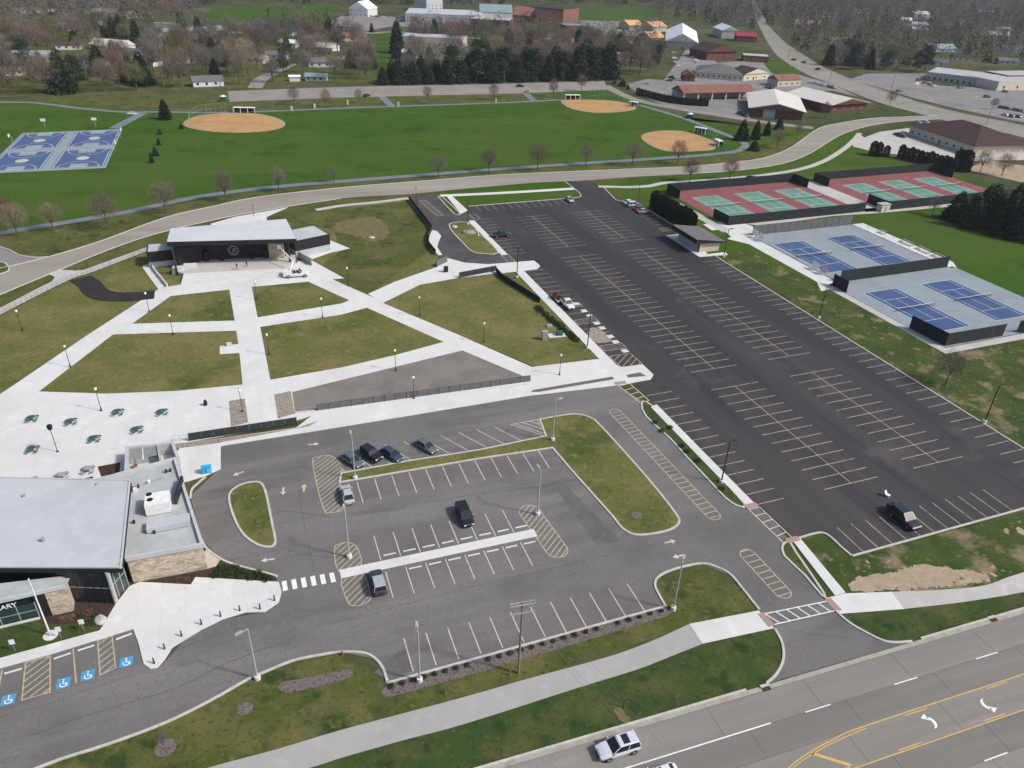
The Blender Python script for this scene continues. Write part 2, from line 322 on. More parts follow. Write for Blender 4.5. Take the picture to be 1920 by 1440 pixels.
def sheet(name, pts, z, mat): return struct(name, MB().sheet(pts, z), M[mat])
def slab(name, pts, z, mat): return struct(name, MB().prism(pts, -0.05, z, bottom=False), M[mat])
def ragged(pts, amp, seg=1.2, seed=1):
    """uneven edge for soil patches"""
    rr = random.Random(seed); out = []
    for i in range(len(pts)):
        p, q = Vector(pts[i]), Vector(pts[(i + 1) % len(pts)]); n = max(1, int((q - p).length / seg))
        for k in range(n): c = p + (q - p) * (k / n); out.append((c.x + rr.gauss(0, amp), c.y + rr.gauss(0, amp)))
    return out
def strip(name, pts, w, z, mat, n=5, raised=False):
    p = smooth(pts, n) if n > 1 else pts
    return struct(name, MB().ribbon(p, w, -0.05, z) if raised else MB().strip(p, w, z), M[mat])
def kerb(pts, closed=False, w=0.32, h=0.15, n=4, parent=None):
    p = smooth(pts, n, closed) if n > 1 else pts
    return struct('kerb', MB().ribbon(p, w, -0.05, h, closed), M['kerb'])
def between(top, bot, n=4): return smooth(top, n) + smooth(bot, n)[::-1]

# sports field and outer lawns
FIELD = gp([(-200, 600), (-120, 440), (0, 436), (240, 396), (433, 362), (640, 341), (1007, 313), (1280, 296), (1360, 288), (1398, 273), (1386, 262), (1340, 246), (1280, 222), (1195, 197), (1060, 186), (640, 203), (300, 211), (150, 204), (67, 194), (-60, 189), (-260, 190)])
sheet('grass_field', FIELD, .010, 'field')
sheet('grass_field', gp([(-250, 183), (0, 187), (200, 176), (427, 171), (430, 190), (640, 183), (983, 175), (1140, 167), (1210, 192), (1300, 222), (1280, 228), (1195, 199), (1060, 190), (640, 207), (300, 215), (150, 208), (67, 198), (-250, 194)]), .006, 'verge')
sheet('grass_field', gp([(1010, 176), (1135, 168), (1210, 196), (1300, 226), (1430, 238), (1525, 246), (1490, 276), (1430, 294), (1290, 310), (1150, 318), (1155, 308), (1290, 297), (1400, 280), (1400, 266), (1350, 244), (1280, 218), (1195, 193)]), .008, 'field')
sheet('verge', gp([(-150, 560), (-130, 450), (0, 440), (240, 400), (433, 366), (640, 345), (1007, 317), (1280, 299), (1385, 288), (1480, 262), (1520, 246), (1500, 270), (1430, 298), (1280, 314), (940, 330), (640, 353), (483, 371), (310, 409), (187, 454), (90, 483), (33, 478), (0, 464), (-80, 470)]), .012, 'verge')
sheet('lawn', gp([(-300, 900), (-150, 650), (0, 590), (127, 525), (277, 463), (400, 425), (495, 398), (640, 373), (770, 372), (830, 500), (1000, 520), (1130, 690), (1000, 700), (560, 790), (0, 860)]), .010, 'lawn')
sheet('verge', gp([(-150, 640), (0, 555), (110, 508), (287, 441), (493, 397), (640, 374), (770, 367), (765, 374), (590, 396), (480, 420), (283, 470), (127, 528), (0, 592), (-120, 650)]), .014, 'verge')
sheet('lawn', gp([(500, 410), (590, 396), (765, 378), (790, 410), (812, 440), (806, 470), (690, 552), (640, 530), (600, 500), (640, 470), (625, 430)]), .016, 'verge')
sheet('dirt_patch', ragged(smooth(gp([(640, 415), (700, 408), (722, 420), (727, 440), (700, 452), (660, 440), (625, 432)]), 4, True), .5, 1.0), .020, 'dry')
for k_ in range(37):
    u_ = 1590 + 290 * R() if k_ < 30 else 1640 + 270 * R(); v_ = 1050 + 62 * R() if k_ < 30 else 669 + (u_ - 1657) * .616 - U(12, 55)
    c_ = g(u_, v_); r_ = U(.12, .5) if k_ < 30 else U(.4, 1.3)
    sheet('dirt_patch', ragged([(c_.x + r_ * U(.6, 1.3) * math.cos(i_ * .7), c_.y + r_ * U(.6, 1.3) * math.sin(i_ * .7)) for i_ in range(9)], .12, .5, k_), .019 + .0003 * k_, 'dirt' if k_ % 2 and k_ < 30 else 'dry')
sheet('verge', gp([(860, 356), (985, 345), (1060, 341), (1085, 362), (1065, 372), (878, 387), (890, 420), (880, 425), (840, 375), (815, 362)]), .012, 'field')
sheet('verge', gp([(1112, 339), (1280, 328), (1467, 308), (1563, 262), (1613, 240), (1640, 262), (1680, 300), (1920, 360), (2100, 420), (2100, 1000), (1920, 900), (1650, 690), (1350, 490), (1225, 405), (1152, 376), (1122, 350)]), .008, 'field')
sheet('verge', gp([(1340, 478), (1400, 470), (1560, 545), (1780, 655), (1920, 620), (2200, 560), (2300, 1100), (1920, 850), (1650, 688), (1420, 528)]), .012, 'rough_grass')
sheet('verge', gp([(1632, 412), (1920, 380), (2150, 420), (2150, 600), (1920, 570), (1760, 500)]), .014, 'field')
sheet('verge', gp([(1480, 1010), (1540, 998), (1597, 1044), (1920, 960), (2250, 890), (2250, 1060), (1920, 1076), (1850, 1100), (1585, 1115)]), .012, 'rough_grass')
sheet('dirt_patch', ragged(smooth(gp([(1590, 1102), (1604, 1086), (1650, 1076), (1690, 1068), (1730, 1058), (1790, 1066), (1840, 1074), (1852, 1088), (1800, 1098), (1700, 1106), (1620, 1109)]), 3, True), .20, .35), .018, 'dirt')
for k_ in range(9):
    c_ = g(1870 + 110 * R(), 950 + 55 * R()); r_ = U(.2, .8); sheet('dirt_patch', ragged([(c_.x + r_ * U(.6, 1.3) * math.cos(i_ * .7), c_.y + r_ * U(.6, 1.3) * math.sin(i_ * .7)) for i_ in range(9)], .15, .5, 60 + k_), .0205 + .0003 * k_, 'dirt')
sheet('dirt_patch', gp([(1810, 318), (1850, 300), (2050, 330), (2050, 352), (1930, 345)]), .016, 'dirt')
# south lawn between the car park and the highway
sheet('verge', gp([(-300, 1700), (72, 1440), (307, 1357), (493, 1262), (640, 1224), (727, 1281), (1247, 1137), (1228, 1097), (1317, 1057), (1393, 1105), (1423, 1145), (1280, 1177), (990, 1275), (640, 1370), (390, 1442), (100, 1530), (-100, 1700)]), .010, 'verge')
sheet('verge', gp([(1280, 1222), (1450, 1178), (1468, 1215), (1465, 1250), (1437, 1282), (1280, 1330), (1026, 1408), (921, 1440), (700, 1530), (300, 1700), (250, 1640), (580, 1441), (873, 1357), (1083, 1290)]), .012, 'deep')
sheet('verge', gp([(1577, 1150), (1695, 1142), (1813, 1128), (1920, 1112), (2200, 1050), (2200, 1075), (1920, 1143), (1710, 1203), (1657, 1202), (1600, 1173)]), .012, 'deep')

# ---- the highway in front, its slabs, gutter and markings
HX0, HX1 = -75, 80
hwy = struct('highway', MB().sheet([hw(HX0, .35), hw(HX1, .35), hw(HX1, 21.5), hw(HX0, 21.5)], .020), M['joint'])
lanes = [(.75, 4.72, 'slab'), (4.76, 8.36, 'slab_dark'), (8.40, 12.3, 'slab'), (12.34, 16.0, 'slab_dark'), (16.04, 20.3, 'slab')]
for li, (b0, b1, mt) in enumerate(lanes):
    a = HX0 + (3.1 * li) % 6
    while a < HX1:
        a2 = min(a + 13.5, HX1)
        MB().prism([hw(a + .03, b0), hw(a2 - .03, b0), hw(a2 - .03, b1), hw(a + .03, b1)], .015, .030, False).obj('slab', M[mt], hwy); a = a2
for b0 in (.1, 20.4):
    struct('kerb', MB().ribbon([hw(HX0, b0 + .3), hw(HX1, b0 + .3)], .62, -.05, .040), M['gutter'])
for a0, a1 in ((HX0, -1.6), (25.2, HX1)): kerb([hw(a0, -.02), hw(a1, -.02)], n=1, w=.28, h=.17)
kerb([hw(HX0, 21.1), hw(HX1, 21.1)], n=1, w=.28, h=.17)
def paint_line(p, q, w, mat, parent, z=.036, name='painted_line'): return MB().strip([p, q], w, z).obj(name, M[mat], parent)
paint_line(hw(-70, 4.74), hw(-1.4, 4.74), .16, 'paint_white', hwy)
for k in range(6):
    paint_line(hw(3.4 + 13.1 * k, 4.74), hw(7.0 + 13.1 * k, 4.74), .14, 'paint_white', hwy)
    paint_line(hw(-44 + 13.1 * k * 1.6, 16.02), hw(-40.6 + 13.1 * k * 1.6, 16.02), .14, 'paint_white', hwy)
YL = smooth([hw(80, 8.38), hw(40, 8.38), hw(9.7, 8.35), hw(4.3, 8.7), hw(.7, 9.2), hw(-2.9, 10.1), hw(-8, 12.1)], 4)
MB().strip(YL, .13, .036).obj('painted_line', M['paint_o'], hwy)
YL2 = [(x, y) for x, y in smooth([hw(9, 8.62), hw(4.3, 8.98), hw(.7, 9.5), hw(-2.9, 10.4), hw(-7.5, 12.3)], 4)]
MB().strip(YL2, .11, .036).obj('painted_line', M['paint_o'], hwy)
paint_line(hw(-70, 12.33), hw(80, 12.33), .13, 'paint_o', hwy)
for k in range(6): paint_line(hw(14.5 + 12.6 * k, 8.66), hw(17.8 + 12.6 * k, 8.66), .12, 'paint_o', hwy); paint_line(hw(10.5 + 12.6 * k, 12.05), hw(13.8 + 12.6 * k, 12.05), .12, 'paint_o', hwy)
paint_line(hw(-70, 12.05), hw(4, 12.05), .12, 'paint_o', hwy)
paint_line(hw(.7, 9.35), hw(4.1, 12.0), .38, 'paint_o', hwy); paint_line(hw(-2.6, 10.3), hw(-.6, 12.0), .38, 'paint_o', hwy)
def turn_arrow(c, fx, fy, parent):
    """curved left-turn arrow in the turn lane"""
    mb = MB(); pts = []
    for i in range(9):
        t = math.radians(-80 + 150 * i / 8); pts.append((.9 * math.cos(t) - .45, 1.05 * math.sin(t)))
    mp = lambda x, y: hw(c[0] + fx * x, c[1] + fy * y)
    pts = [(x * .72, y * .72) for x, y in pts]; L = [mp(x * 1.0 + .2, y) for x, y in pts]; Rr = [mp(x - .2, y) for x, y in pts]
    mb.v = [(x, y, .038) for x, y in L + Rr]; n = len(L); mb.f = [(i, i + 1, n + i + 1, n + i) for i in range(n - 1)]
    tip = pts[-1]; mb.add([(*mp(tip[0] - .75, tip[1] + .12), .038), (*mp(tip[0] + .1, tip[1] + .5), .038), (*mp(tip[0] + .1, tip[1] - .42), .038)], [(0, 1, 2)])
    return mb.obj('turn_arrow', M['paint_white'], parent)
turn_arrow((16.9, 10.35), 1, -1, hwy); turn_arrow((25.2, 10.35), -1, 1, hwy)
for p in ((1436, 1291), (1862, 1162)):
    c = g(*p); t = thing('storm_drain', (c.x, c.y, 0), math.radians(19.9), 'rusty storm drain inlet at the highway kerb ' + ('beside the driveway mouth' if p[0] < 1500 else 'beside the gravel path verge'), 'drain')
    MB().box(-.55, .55, -.35, .15, .0, .10).obj('grate', M['mulch'], t); MB().box(-.6, .6, .15, .5, .0, .22).obj('hood', M['kerb'], t)

# shared path along the highway
PT = [(-60, 1560), (100, 1525), (390, 1440), (520, 1405), (640, 1369), (857, 1311), (990, 1273), (1140, 1232), (1220, 1203), (1280, 1176), (1293, 1170)]
PB = [(130, 1570), (300, 1520), (580, 1440), (640, 1421), (760, 1387), (873, 1357), (1083, 1290), (1190, 1257), (1240, 1238), (1280, 1222), (1317, 1207)]
struct('path', MB().prism(between(gp(PT), gp(PB)), -.05, .050, False), M['path_grey'])
slab('path', gp([(1293, 1170), (1423, 1145), (1434, 1160), (1451, 1178), (1317, 1207)]), .055, 'concrete')
slab('path', gp([(1547, 1122), (1585, 1113), (1672, 1110), (1695, 1142), (1577, 1151), (1566, 1145)]), .055, 'concrete')
slab('path', between(gp([(1672, 1110), (1780, 1105), (1850, 1097), (1920, 1073), (2150, 1010)]), gp([(1695, 1142), (1813, 1128), (1920, 1110), (2000, 1090), (2170, 1045)])), .050, 'concrete_old')

# ---- the grey library car park and its drives
LIBLOT = gp([(-250, 1240), (0, 1254), (97, 1227), (250, 1180), (267, 1237), (283, 1255), (307, 1243), (347, 1200), (417, 1162), (497, 1148), (528, 1110), (510, 1078), (413, 1048), (377, 1010), (357, 930), (414, 877), (414, 837), (640, 801), (990, 743), (1157, 722), (1213, 757), (1280, 812), (1427, 950), (1480, 1012), (1510, 1080), (1543, 1122), (1580, 1158), (1627, 1188), (1657, 1202), (1710, 1203), (1437, 1282), (1468, 1237), (1468, 1210), (1423, 1143), (1372, 1080), (1317, 1057), (1233, 1078), (1228, 1097), (1247, 1137), (727, 1281), (703, 1235), (640, 1223), (547, 1240), (467, 1273), (307, 1357), (72, 1440), (-250, 1600)])
liblot = sheet('parking_lot', LIBLOT, .024, 'asphalt_old')
# its kerbs
kerb(gp([(-150, 1545), (72, 1440), (200, 1397), (307, 1357), (393, 1315), (467, 1273), (493, 1262), (547, 1240), (593, 1230), (640, 1223), (683, 1225), (703, 1235), (718, 1253), (727, 1281)]))
kerb(gp([(727, 1281), (1248, 1137)]), n=1)
kerb(gp([(1248, 1137), (1237, 1118), (1228, 1097), (1237, 1080), (1270, 1066), (1317, 1057), (1347, 1065), (1370, 1078), (1393, 1105), (1423, 1143)]))
kerb(gp([(1453, 1180), (1466, 1205), (1469, 1235), (1457, 1263), (1437, 1282)]))
kerb(gp([(1710, 1203), (1680, 1205), (1657, 1202), (1627, 1188), (1600, 1173), (1580, 1158), (1567, 1145)]))
kerb(gp([(520, 1082), (510, 1078), (443, 1060), (413, 1048), (387, 1028), (377, 1010)]))
kerb(gp([(357, 935), (360, 918), (372, 906), (385, 895)]))
def island(pts, mat='lawn', n=5, name='grass_island', h=.12):
    p = smooth(pts, n, True) if n > 1 else pts
    struct(name, MB().prism(p, -.05, h, False), M[mat]); struct('kerb', MB().ribbon(p, .34, -.04, h + .03, True), M['kerb'])
island(gp([(430, 930), (445, 913), (470, 905), (490, 907), (500, 930), (509, 975), (516, 1010), (514, 1022), (502, 1026), (480, 1020), (455, 1000), (437, 965)]))
# long strip plus the big lawn island
BIG = smooth(gp([(1036, 840), (1070, 880), (1110, 925), (1150, 970), (1166, 990), (1190, 1003), (1225, 1001), (1255, 994), (1272, 982), (1268, 965), (1225, 910), (1180, 858), (1127, 800), (1108, 784), (1080, 777), (1050, 780)]), 3)
island(BIG + gp([(1012, 787), (1024, 818), (900, 844), (760, 866), (640, 888), (637, 905), (760, 884), (900, 860)]), n=1, mat='lawn')
# strip between the drive and the new car park
island(smooth(gp([(1203, 758), (1212, 754), (1240, 776), (1262, 803), (1281, 824), (1340, 886), (1396, 946), (1383, 949), (1360, 934), (1330, 902), (1281, 850), (1256, 822), (1212, 782)]), 2, True), 'deep', 1)
island(smooth(gp([(1468, 1022), (1480, 1017), (1492, 1036), (1544, 1112), (1540, 1116), (1508, 1078), (1470, 1042)]), 2, True), 'deep', 1)
# walk between the two car parks
slab('sidewalk', [LOT(2.2, -20.8), LOT(33.2, -20.8), LOT(33.6, -19.2), LOT(1.6, -19.2)], .17, 'concrete')
slab('sidewalk', gp([(1487, 1016), (1499, 1009), (1585, 1112), (1565, 1117)]), .13, 'concrete')
for p, w in (((1436, 1162), 1.2), ((1562, 1134), 1.2), ((1408, 949), 1.1), ((1486, 1013), 1.1), ((1163, 719), 1.2)):
    c = g(*p); f = Frame((c.x, c.y), 21 + (90 if p[0] in (1436, 1562) else 0)); slab('curb_ramp', f.poly([(-w, -.5), (w, -.5), (w, .5), (-w, .5)]), .185 if p[0] != 1562 and p[0] != 1436 else .062, 'red_pad')

# ---- library car park markings
def stall(parent, p, q, mat, w=.135, z=.030, name='stall_line'):
    p, q = Vector(p), Vector(q); d = q - p
    key = (round(d.length, 2), w, mat)
    me = STALL.get(key)
    if me is None:
        me = bpy.data.meshes.new('stall_line'); L = d.length
        me.from_pydata([(0, -w / 2, 0), (L, -w / 2, 0), (L, w / 2, 0), (0, w / 2, 0)], [], [(0, 1, 2, 3)]); me.materials.append(M[mat]); STALL[key] = me
    o = bpy.data.objects.new(name, me); o.location = (p.x, p.y, z); o.rotation_euler = (0, 0, math.atan2(d.y, d.x)); return link(o, parent)
STALL = {}
for k in range(12): stall(liblot, LIB(1.2 + 2.873 * k, .5), LIB(1.2 + 2.873 * k, 6.1), 'paint_w')
for k in range(8): stall(liblot, LIB(12.4 + 2.886 * k, 14.2), LIB(12.4 + 2.886 * k, 19.5), 'paint_w'); stall(liblot, LIB(12.2 + 2.886 * k, 22.0), LIB(12.2 + 2.886 * k, 27.1), 'paint_w')
for k in range(12): stall(liblot, LIB(.8 + 2.885 * k, 34.3), LIB(.8 + 2.885 * k, 39.6), 'paint_w')
for k in range(9): stall(liblot, LIB(6.3 + 3.35 * k, -8.5), LIB(3.0 + 3.35 * k, -2.9), 'paint_w')
struct('sidewalk', MB().prism(LIB.poly([(9.3, 19.75), (38.5, 19.75), (38.5, 21.45), (9.3, 21.45)]), 0, .06, False), M['concrete'])
def marking(poly, ang, gap, w=.15, mat='paint_y', parent=None, name='hatched_marking', z=.032, edge=True):
    mb = MB(); hatch(mb, poly, ang, gap, w, z)
    if edge: mb.strip(poly, w, z + .001, True)
    return mb.obj(name, M[mat], parent or liblot)
marking(smooth(gp([(627, 1030), (637, 1020), (655, 1018), (669, 1026), (677, 1060), (636, 1072)]), 3, True), 62, .78)
marking(smooth(gp([(640, 1083), (680, 1075), (694, 1115), (693, 1125), (680, 1134), (665, 1136), (652, 1128)]), 3, True), 62, .78)
marking(capsule(g(993, 960)[:2], g(1044, 1031)[:2], 3.3), 62, .78)
marking(smooth(gp([(586, 868), (595, 857), (615, 854), (632, 862), (648, 882), (640, 888), (637, 905), (642, 925), (647, 948), (640, 957), (622, 961), (606, 953)]), 3, True), 62, .78)
marking(gp([(958, 796), (1008, 787), (1022, 818)]), -28, 1.1, mat='paint_w')
marking(gp([(637, 866), (650, 884), (642, 888)]), 68, 1.0)
def ladder(p, q, w, gap=1.15, mat='paint_y', parent=None, rung=90):
    p, q = Vector(p), Vector(q); a = math.degrees(math.atan2((q - p).y, (q - p).x))
    return marking(capsule(p, q, w), a + rung, gap, .15, mat, parent)
ladder(g(1154, 773)[:2], g(1337, 966)[:2], 2.3); ladder(g(1403, 1041)[:2], g(1467, 1110)[:2], 2.4)
# crosswalks
def crosswalk(quad, gap, mat, parent, z=.034, rung_to=None):
    """two long edge lines and slanted bars between them"""
    a, b, c, d = [Vector(p) for p in quad]; mb = MB()       # a-b and d-c are the long sides
    mb.strip([tuple(a), tuple(b)], .16, z); mb.strip([tuple(d), tuple(c)], .16, z)
    n = max(2, int((b - a).length / gap))
    for i in range(n + 1):
        t = i / n; p = a + (b - a) * t; q = d + (c - d) * min(1, max(0, t + (rung_to or 0))); mb.strip([tuple(p), tuple(q)], .16, z + .001)
    return mb.obj('crosswalk', M[mat], parent)
crosswalk(gp([(1434, 1151), (1553, 1127), (1566, 1145), (1452, 1171)]), 1.6, 'paint_white', liblot, rung_to=.09)
crosswalk(gp([(1404, 955), (1470, 1019), (1487, 1010), (1424, 951)]), 1.5, 'paint_w', liblot)
crosswalk(gp([(1160, 724), (1203, 757), (1217, 751), (1180, 719)]), 1.5, 'paint_w', liblot)
for k in range(6):
    c = g(534 + 17.9 * k, 1098.5 - 3.1 * k); f = Frame((c.x, c.y), 112)
    MB().sheet(f.poly([(-.95, -.32), (.95, -.32), (.95, .32), (-.95, .32)]), .034).obj('crosswalk_bar', M['paint_white'], liblot)
def arrow(px, ang, parent, L=1.9, mat='paint_w'):
    c = g(*px); f = Frame((c.x, c.y), ang); mb = MB()
    mb.sheet(f.poly([(-L / 2, -.14), (L * .1, -.14), (L * .1, .14), (-L / 2, .14)]), .034)
    mb.sheet(f.poly([(L * .1, -.5), (L / 2, 0), (L * .1, .5)]), .034); return mb.obj('painted_arrow', M[mat], parent)
for px, an in (((588, 833), 15), ((447, 888), 220), ((531, 921), -78), ((570, 915), 102), ((502, 1050), -165), ((1257, 1016), 20), ((1272, 1043), 200)): arrow(px, an, liblot)
# accessible bays by the library
AF = Frame(g(250, 1180), 180 + 20.5)      # a along the bays away from the plaza, b away from the kerb
def symbol(c, ang, parent, s=1.45, blue='paint_blue', z=.032):
    f = Frame(c, ang); h = s / 2
    o = MB().sheet(f.poly([(-h, -h), (h, -h), (h, h), (-h, h)]), z).obj('accessible_sign', M[blue], parent)
    mb = MB(); ring = []
    for i in range(11): t = math.radians(150 + 230 * i / 10); ring.append(f(.02 + .30 * s * math.cos(t) * .85, -.12 * s + .30 * s * .85 * math.sin(t)))
    mb.strip(ring, .09 * s, z + .003)
    mb.strip([f(-.02 * s, .26 * s), f(-.02 * s, -.04 * s), f(.20 * s, -.06 * s), f(.30 * s, -.32 * s)], .085 * s, z + .004)
    mb.sheet([f(-.02 * s + .075 * s * math.cos(i * .785), .36 * s + .075 * s * math.sin(i * .785)) for i in range(8)], z + .003)
    mb.obj('wheelchair_mark', M['paint_white'], o); return o
for px in ((16, 1312), (119, 1281), (165, 1266), (237, 1241)): c = g(*px); symbol((c.x, c.y), 20.5, liblot)
# bays traced from the photo: lines from the kerb outwards
marking(gp([(183, 1202), (210, 1192), (217, 1252), (188, 1266)]), 62, .85)
marking(gp([(48, 1243), (94, 1230), (94, 1298), (41, 1313)]), 62, .85)
stall(liblot, g(137, 1216)[:2], g(143, 1281)[:2], 'paint_y', w=.16); stall(liblot, g(4, 1257)[:2], g(-4, 1300)[:2], 'paint_y', w=.16)
def wheel_stop(px1, px2, label, group):
    a, b = g(*px1), g(*px2); v = b - a
    t = thing('wheel_stop', ((a.x + b.x) / 2, (a.y + b.y) / 2, .024), math.atan2(v.y, v.x), label, 'wheel stop', group)
    L = 1.83
    me = STALL.get('ws')
    if me is None:
        mb = MB(); mb.add([(x, y, z) for x in (-L / 2, L / 2) for y, z in ((-.09, 0), (.09, 0), (.06, .13), (-.06, .13))], [(0, 4, 7, 3), (1, 2, 6, 5), (3, 7, 6, 2), (0, 3, 2, 1), (4, 5, 6, 7)])
        me = bpy.data.meshes.new('block'); me.from_pydata(mb.v, [], mb.f); me.materials.append(M['concrete']); STALL['ws'] = me
    link(bpy.data.objects.new('block', me), t)
for p, q in (((101, 1236), (133, 1225)), ((145, 1221), (178, 1210)), ((217, 1200), (248, 1188)), ((8, 1264), (42, 1254))): wheel_stop(p, q, 'white concrete wheel stop at the head of a library accessible bay', 'wheel stops in the accessible bays')
for k in range(8):
    for b, nm in ((18.75, 'facing away from the plaza'), (22.45, 'on the highway side')):
        a = 12.4 + 2.886 * k - 1.44
        if b > 20 and k == 7: continue
        P0, P1 = LIB(a - .9, b), LIB(a + .9, b); v = Vector(P1) - Vector(P0)
        t = thing('wheel_stop', (*LIB(a, b), .024), math.atan2(v.y, v.x), 'white concrete wheel stop on the ' + ('library lot side' if b < 20 else 'highway side') + ' of the long middle walk', 'wheel stop', 'wheel stops along the middle walk, ' + ('north row' if b < 20 else 'south row'))
        link(bpy.data.objects.new('block', STALL['ws']), t)

# ---- the new black car park
newlot = sheet('parking_lot', [LOT(-127, -19.3), LOT(-70.5, -19.3), LOT(0, -19.3), LOT(33.5, -19.3)] + gp([(1490, 1012), (1540, 999), (1557, 1007), (1595, 1042)]) + [LOT(47.9, 70), LOT(39, 70), LOT(39, 38.2), LOT(-66, 38.2), LOT(-66, 33.3), LOT(-84, 33.3), LOT(-87, 40.4), LOT(-104, 40.4), LOT(-118, 37)] + gp([(1140, 360), (1122, 348), (1108, 340), (1062, 342), (1078, 355), (1088, 366), (1068, 372), (878, 387)]), .026, 'asphalt_new')
PIT = 2.79
def row(a0, a1, b, half0, half1, mat='paint_g', centre=True):
    n = round((a1 - a0) / PIT); st = (a1 - a0) / n
    for k in range(n + 1): stall(newlot, LOT(a0 + st * k, b - half0), LOT(a0 + st * k, b + half1), mat, .13, .032)
    if centre: stall(newlot, LOT(a0, b), LOT(a1, b), 'paint_y', .12, .034, 'centre_line')
for b in (0, 19.45):
    row(-112, -83.5, b, 5.7, 5.7); row(-75.5, -7.6, b, 5.7, 5.7); row(0, 33.6, b, 5.7, 5.7)
row(-113, -82, -19.2, 0, 5.6, 'paint_g', False); row(-69, -46, -19.2, 0, 5.6, 'paint_g', False); row(-2, 33.4, -19.2, 0, 5.6, 'paint_g', False)
row(-62, 38, 38.1, 5.6, 0, 'paint_g', False); row(-103, -91, 40.1, 5.4, 0, 'paint_g', False)
for k in range(12): stall(newlot, LOT(-126.8, -14.3 + 2.79 * k), LOT(-121, -14.3 + 2.79 * k), 'paint_g', .12, .032)
for k in range(12): stall(newlot, LOT(42.0, -10.2 + 2.79 * k), LOT(47.8, -10.2 + 2.79 * k), 'paint_g', .12, .032)
# accessible bays against the promenade
for k, px in enumerate(((1080.6, 569.5), (1095, 583), (1104, 591), (1119, 606), (1129, 615), (1144.5, 631), (1154, 641), (1171.7, 658))): c = g(*px); symbol((c.x, c.y), 21.6, newlot, 1.5, 'paint_faded', .034)
for a0, a1 in ((-46, -44.3), (-37.6, -35.2), (-24, -21.5)): marking(LOT.poly([(a0, -19), (a1, -19), (a1, -13.6), (a0, -13.6)]), -30, 1.0, .13, parent=newlot)
for a in (-41, -32.5, -29.7, -27): stall(newlot, LOT(a, -19), LOT(a, -13.5), 'paint_y', .12, .032)
marking(gp([(1142, 668), (1182, 663), (1205, 683), (1165, 689)]), 62, 1.25, .14, parent=newlot)
sheet('sand_stain', smooth(gp([(1100, 632), (1108, 615), (1125, 618), (1145, 634), (1142, 641), (1118, 643)]), 4, True), .030, 'cobble')
crosswalk([LOT(-81.8, -19.2), LOT(-73.2, -19.2), LOT(-73.2, -21.4), LOT(-81.8, -21.4)], 1.5, 'paint_y', newlot)
crosswalk([LOT(-119, -19.0), LOT(-113.6, -19.0), LOT(-113.6, -17.0), LOT(-119, -17.0)], 1.5, 'paint_y', newlot)
for a0 in (-88.2,): marking(LOT.poly([(a0 - 2.8, 34.5), (a0, 34.5), (a0, 40), (a0 - 2.8, 40)]), -30, 1.0, .13, parent=newlot)
# kerbs of the new car park
kerb([LOT(47.95, -12.5), LOT(47.95, 70)], n=1); kerb([LOT(39, 38.3), LOT(-65.5, 38.3)], n=1)
kerb(gp([(1490, 1012), (1515, 1004), (1540, 999), (1557, 1007), (1575, 1024), (1596, 1042)]), n=2)
kerb([LOT(-88, 40.5), LOT(-104, 40.5), LOT(-117, 40.5), LOT(-121, 35)] + gp([(1132, 352), (1122, 349)]), n=1)
kerb(gp([(1060, 341), (1078, 355), (1089, 365), (1085, 370), (1068, 372)]), n=3); kerb(gp([(1068, 372), (878, 387)]), n=1)

# ---- promenade walks between the park and the new lot
slab('sidewalk', [LOT(-112.5, -21.3), LOT(-82, -21.3), LOT(-82, -19.4), LOT(-112.5, -19.4)], .13, 'concrete')
slab('sidewalk', gp([(836, 367), (845, 366), (877, 395), (864, 401)]), .13, 'concrete')
slab('sidewalk', [LOT(-70.0, -21.8), LOT(-14, -21.8), LOT(-14, -19.4), LOT(-70.0, -19.4)], .13, 'concrete')
slab('sidewalk', gp([(690, 552), (740, 529), (820, 501), (838, 484), (871, 493), (915, 496), (967, 492), (1001, 489), (1013, 499), (1007, 505), (982, 508), (935, 513), (861, 521), (787, 534), (718, 568)]), .115, 'concrete')
slab('sidewalk', gp([(809, 432), (820, 434), (827, 443), (822, 455), (820, 464), (829, 478), (822, 479), (806, 464), (803, 452)]), .125, 'concrete')
slab('sidewalk', gp([(988, 690), (1120, 674), (1147, 680), (1165, 689), (1205, 684), (1225, 703), (1220, 712), (1165, 722), (990, 743), (640, 801), (414, 837), (414, 880), (385, 893), (345, 905), (330, 850), (345, 832), (555, 803), (590, 776), (985, 722)]), .12, 'concrete')
# park drive with its turning loop
sheet('park_drive', gp([(765, 370), (815, 363), (840, 378), (862, 401), (880, 405), (905, 430), (940, 476), (968, 492), (920, 495), (880, 494), (838, 485), (820, 478), (808, 455), (812, 432), (800, 415), (780, 390)]), .022, 'asphalt_drive')
island(smooth(gp([(842, 423), (850, 418), (880, 418), (897, 437), (897, 443), (905, 443), (935, 474), (905, 476), (885, 472), (870, 458), (850, 437)]), 2, True), 'lawn', 1)
island(smooth(gp([(822, 368), (832, 372), (862, 400), (856, 403), (848, 398), (826, 374)]), 2, True), 'field', 1)
ladder(g(793, 377)[:2], g(824, 403)[:2], 2.2, 1.6, 'paint_y', None)

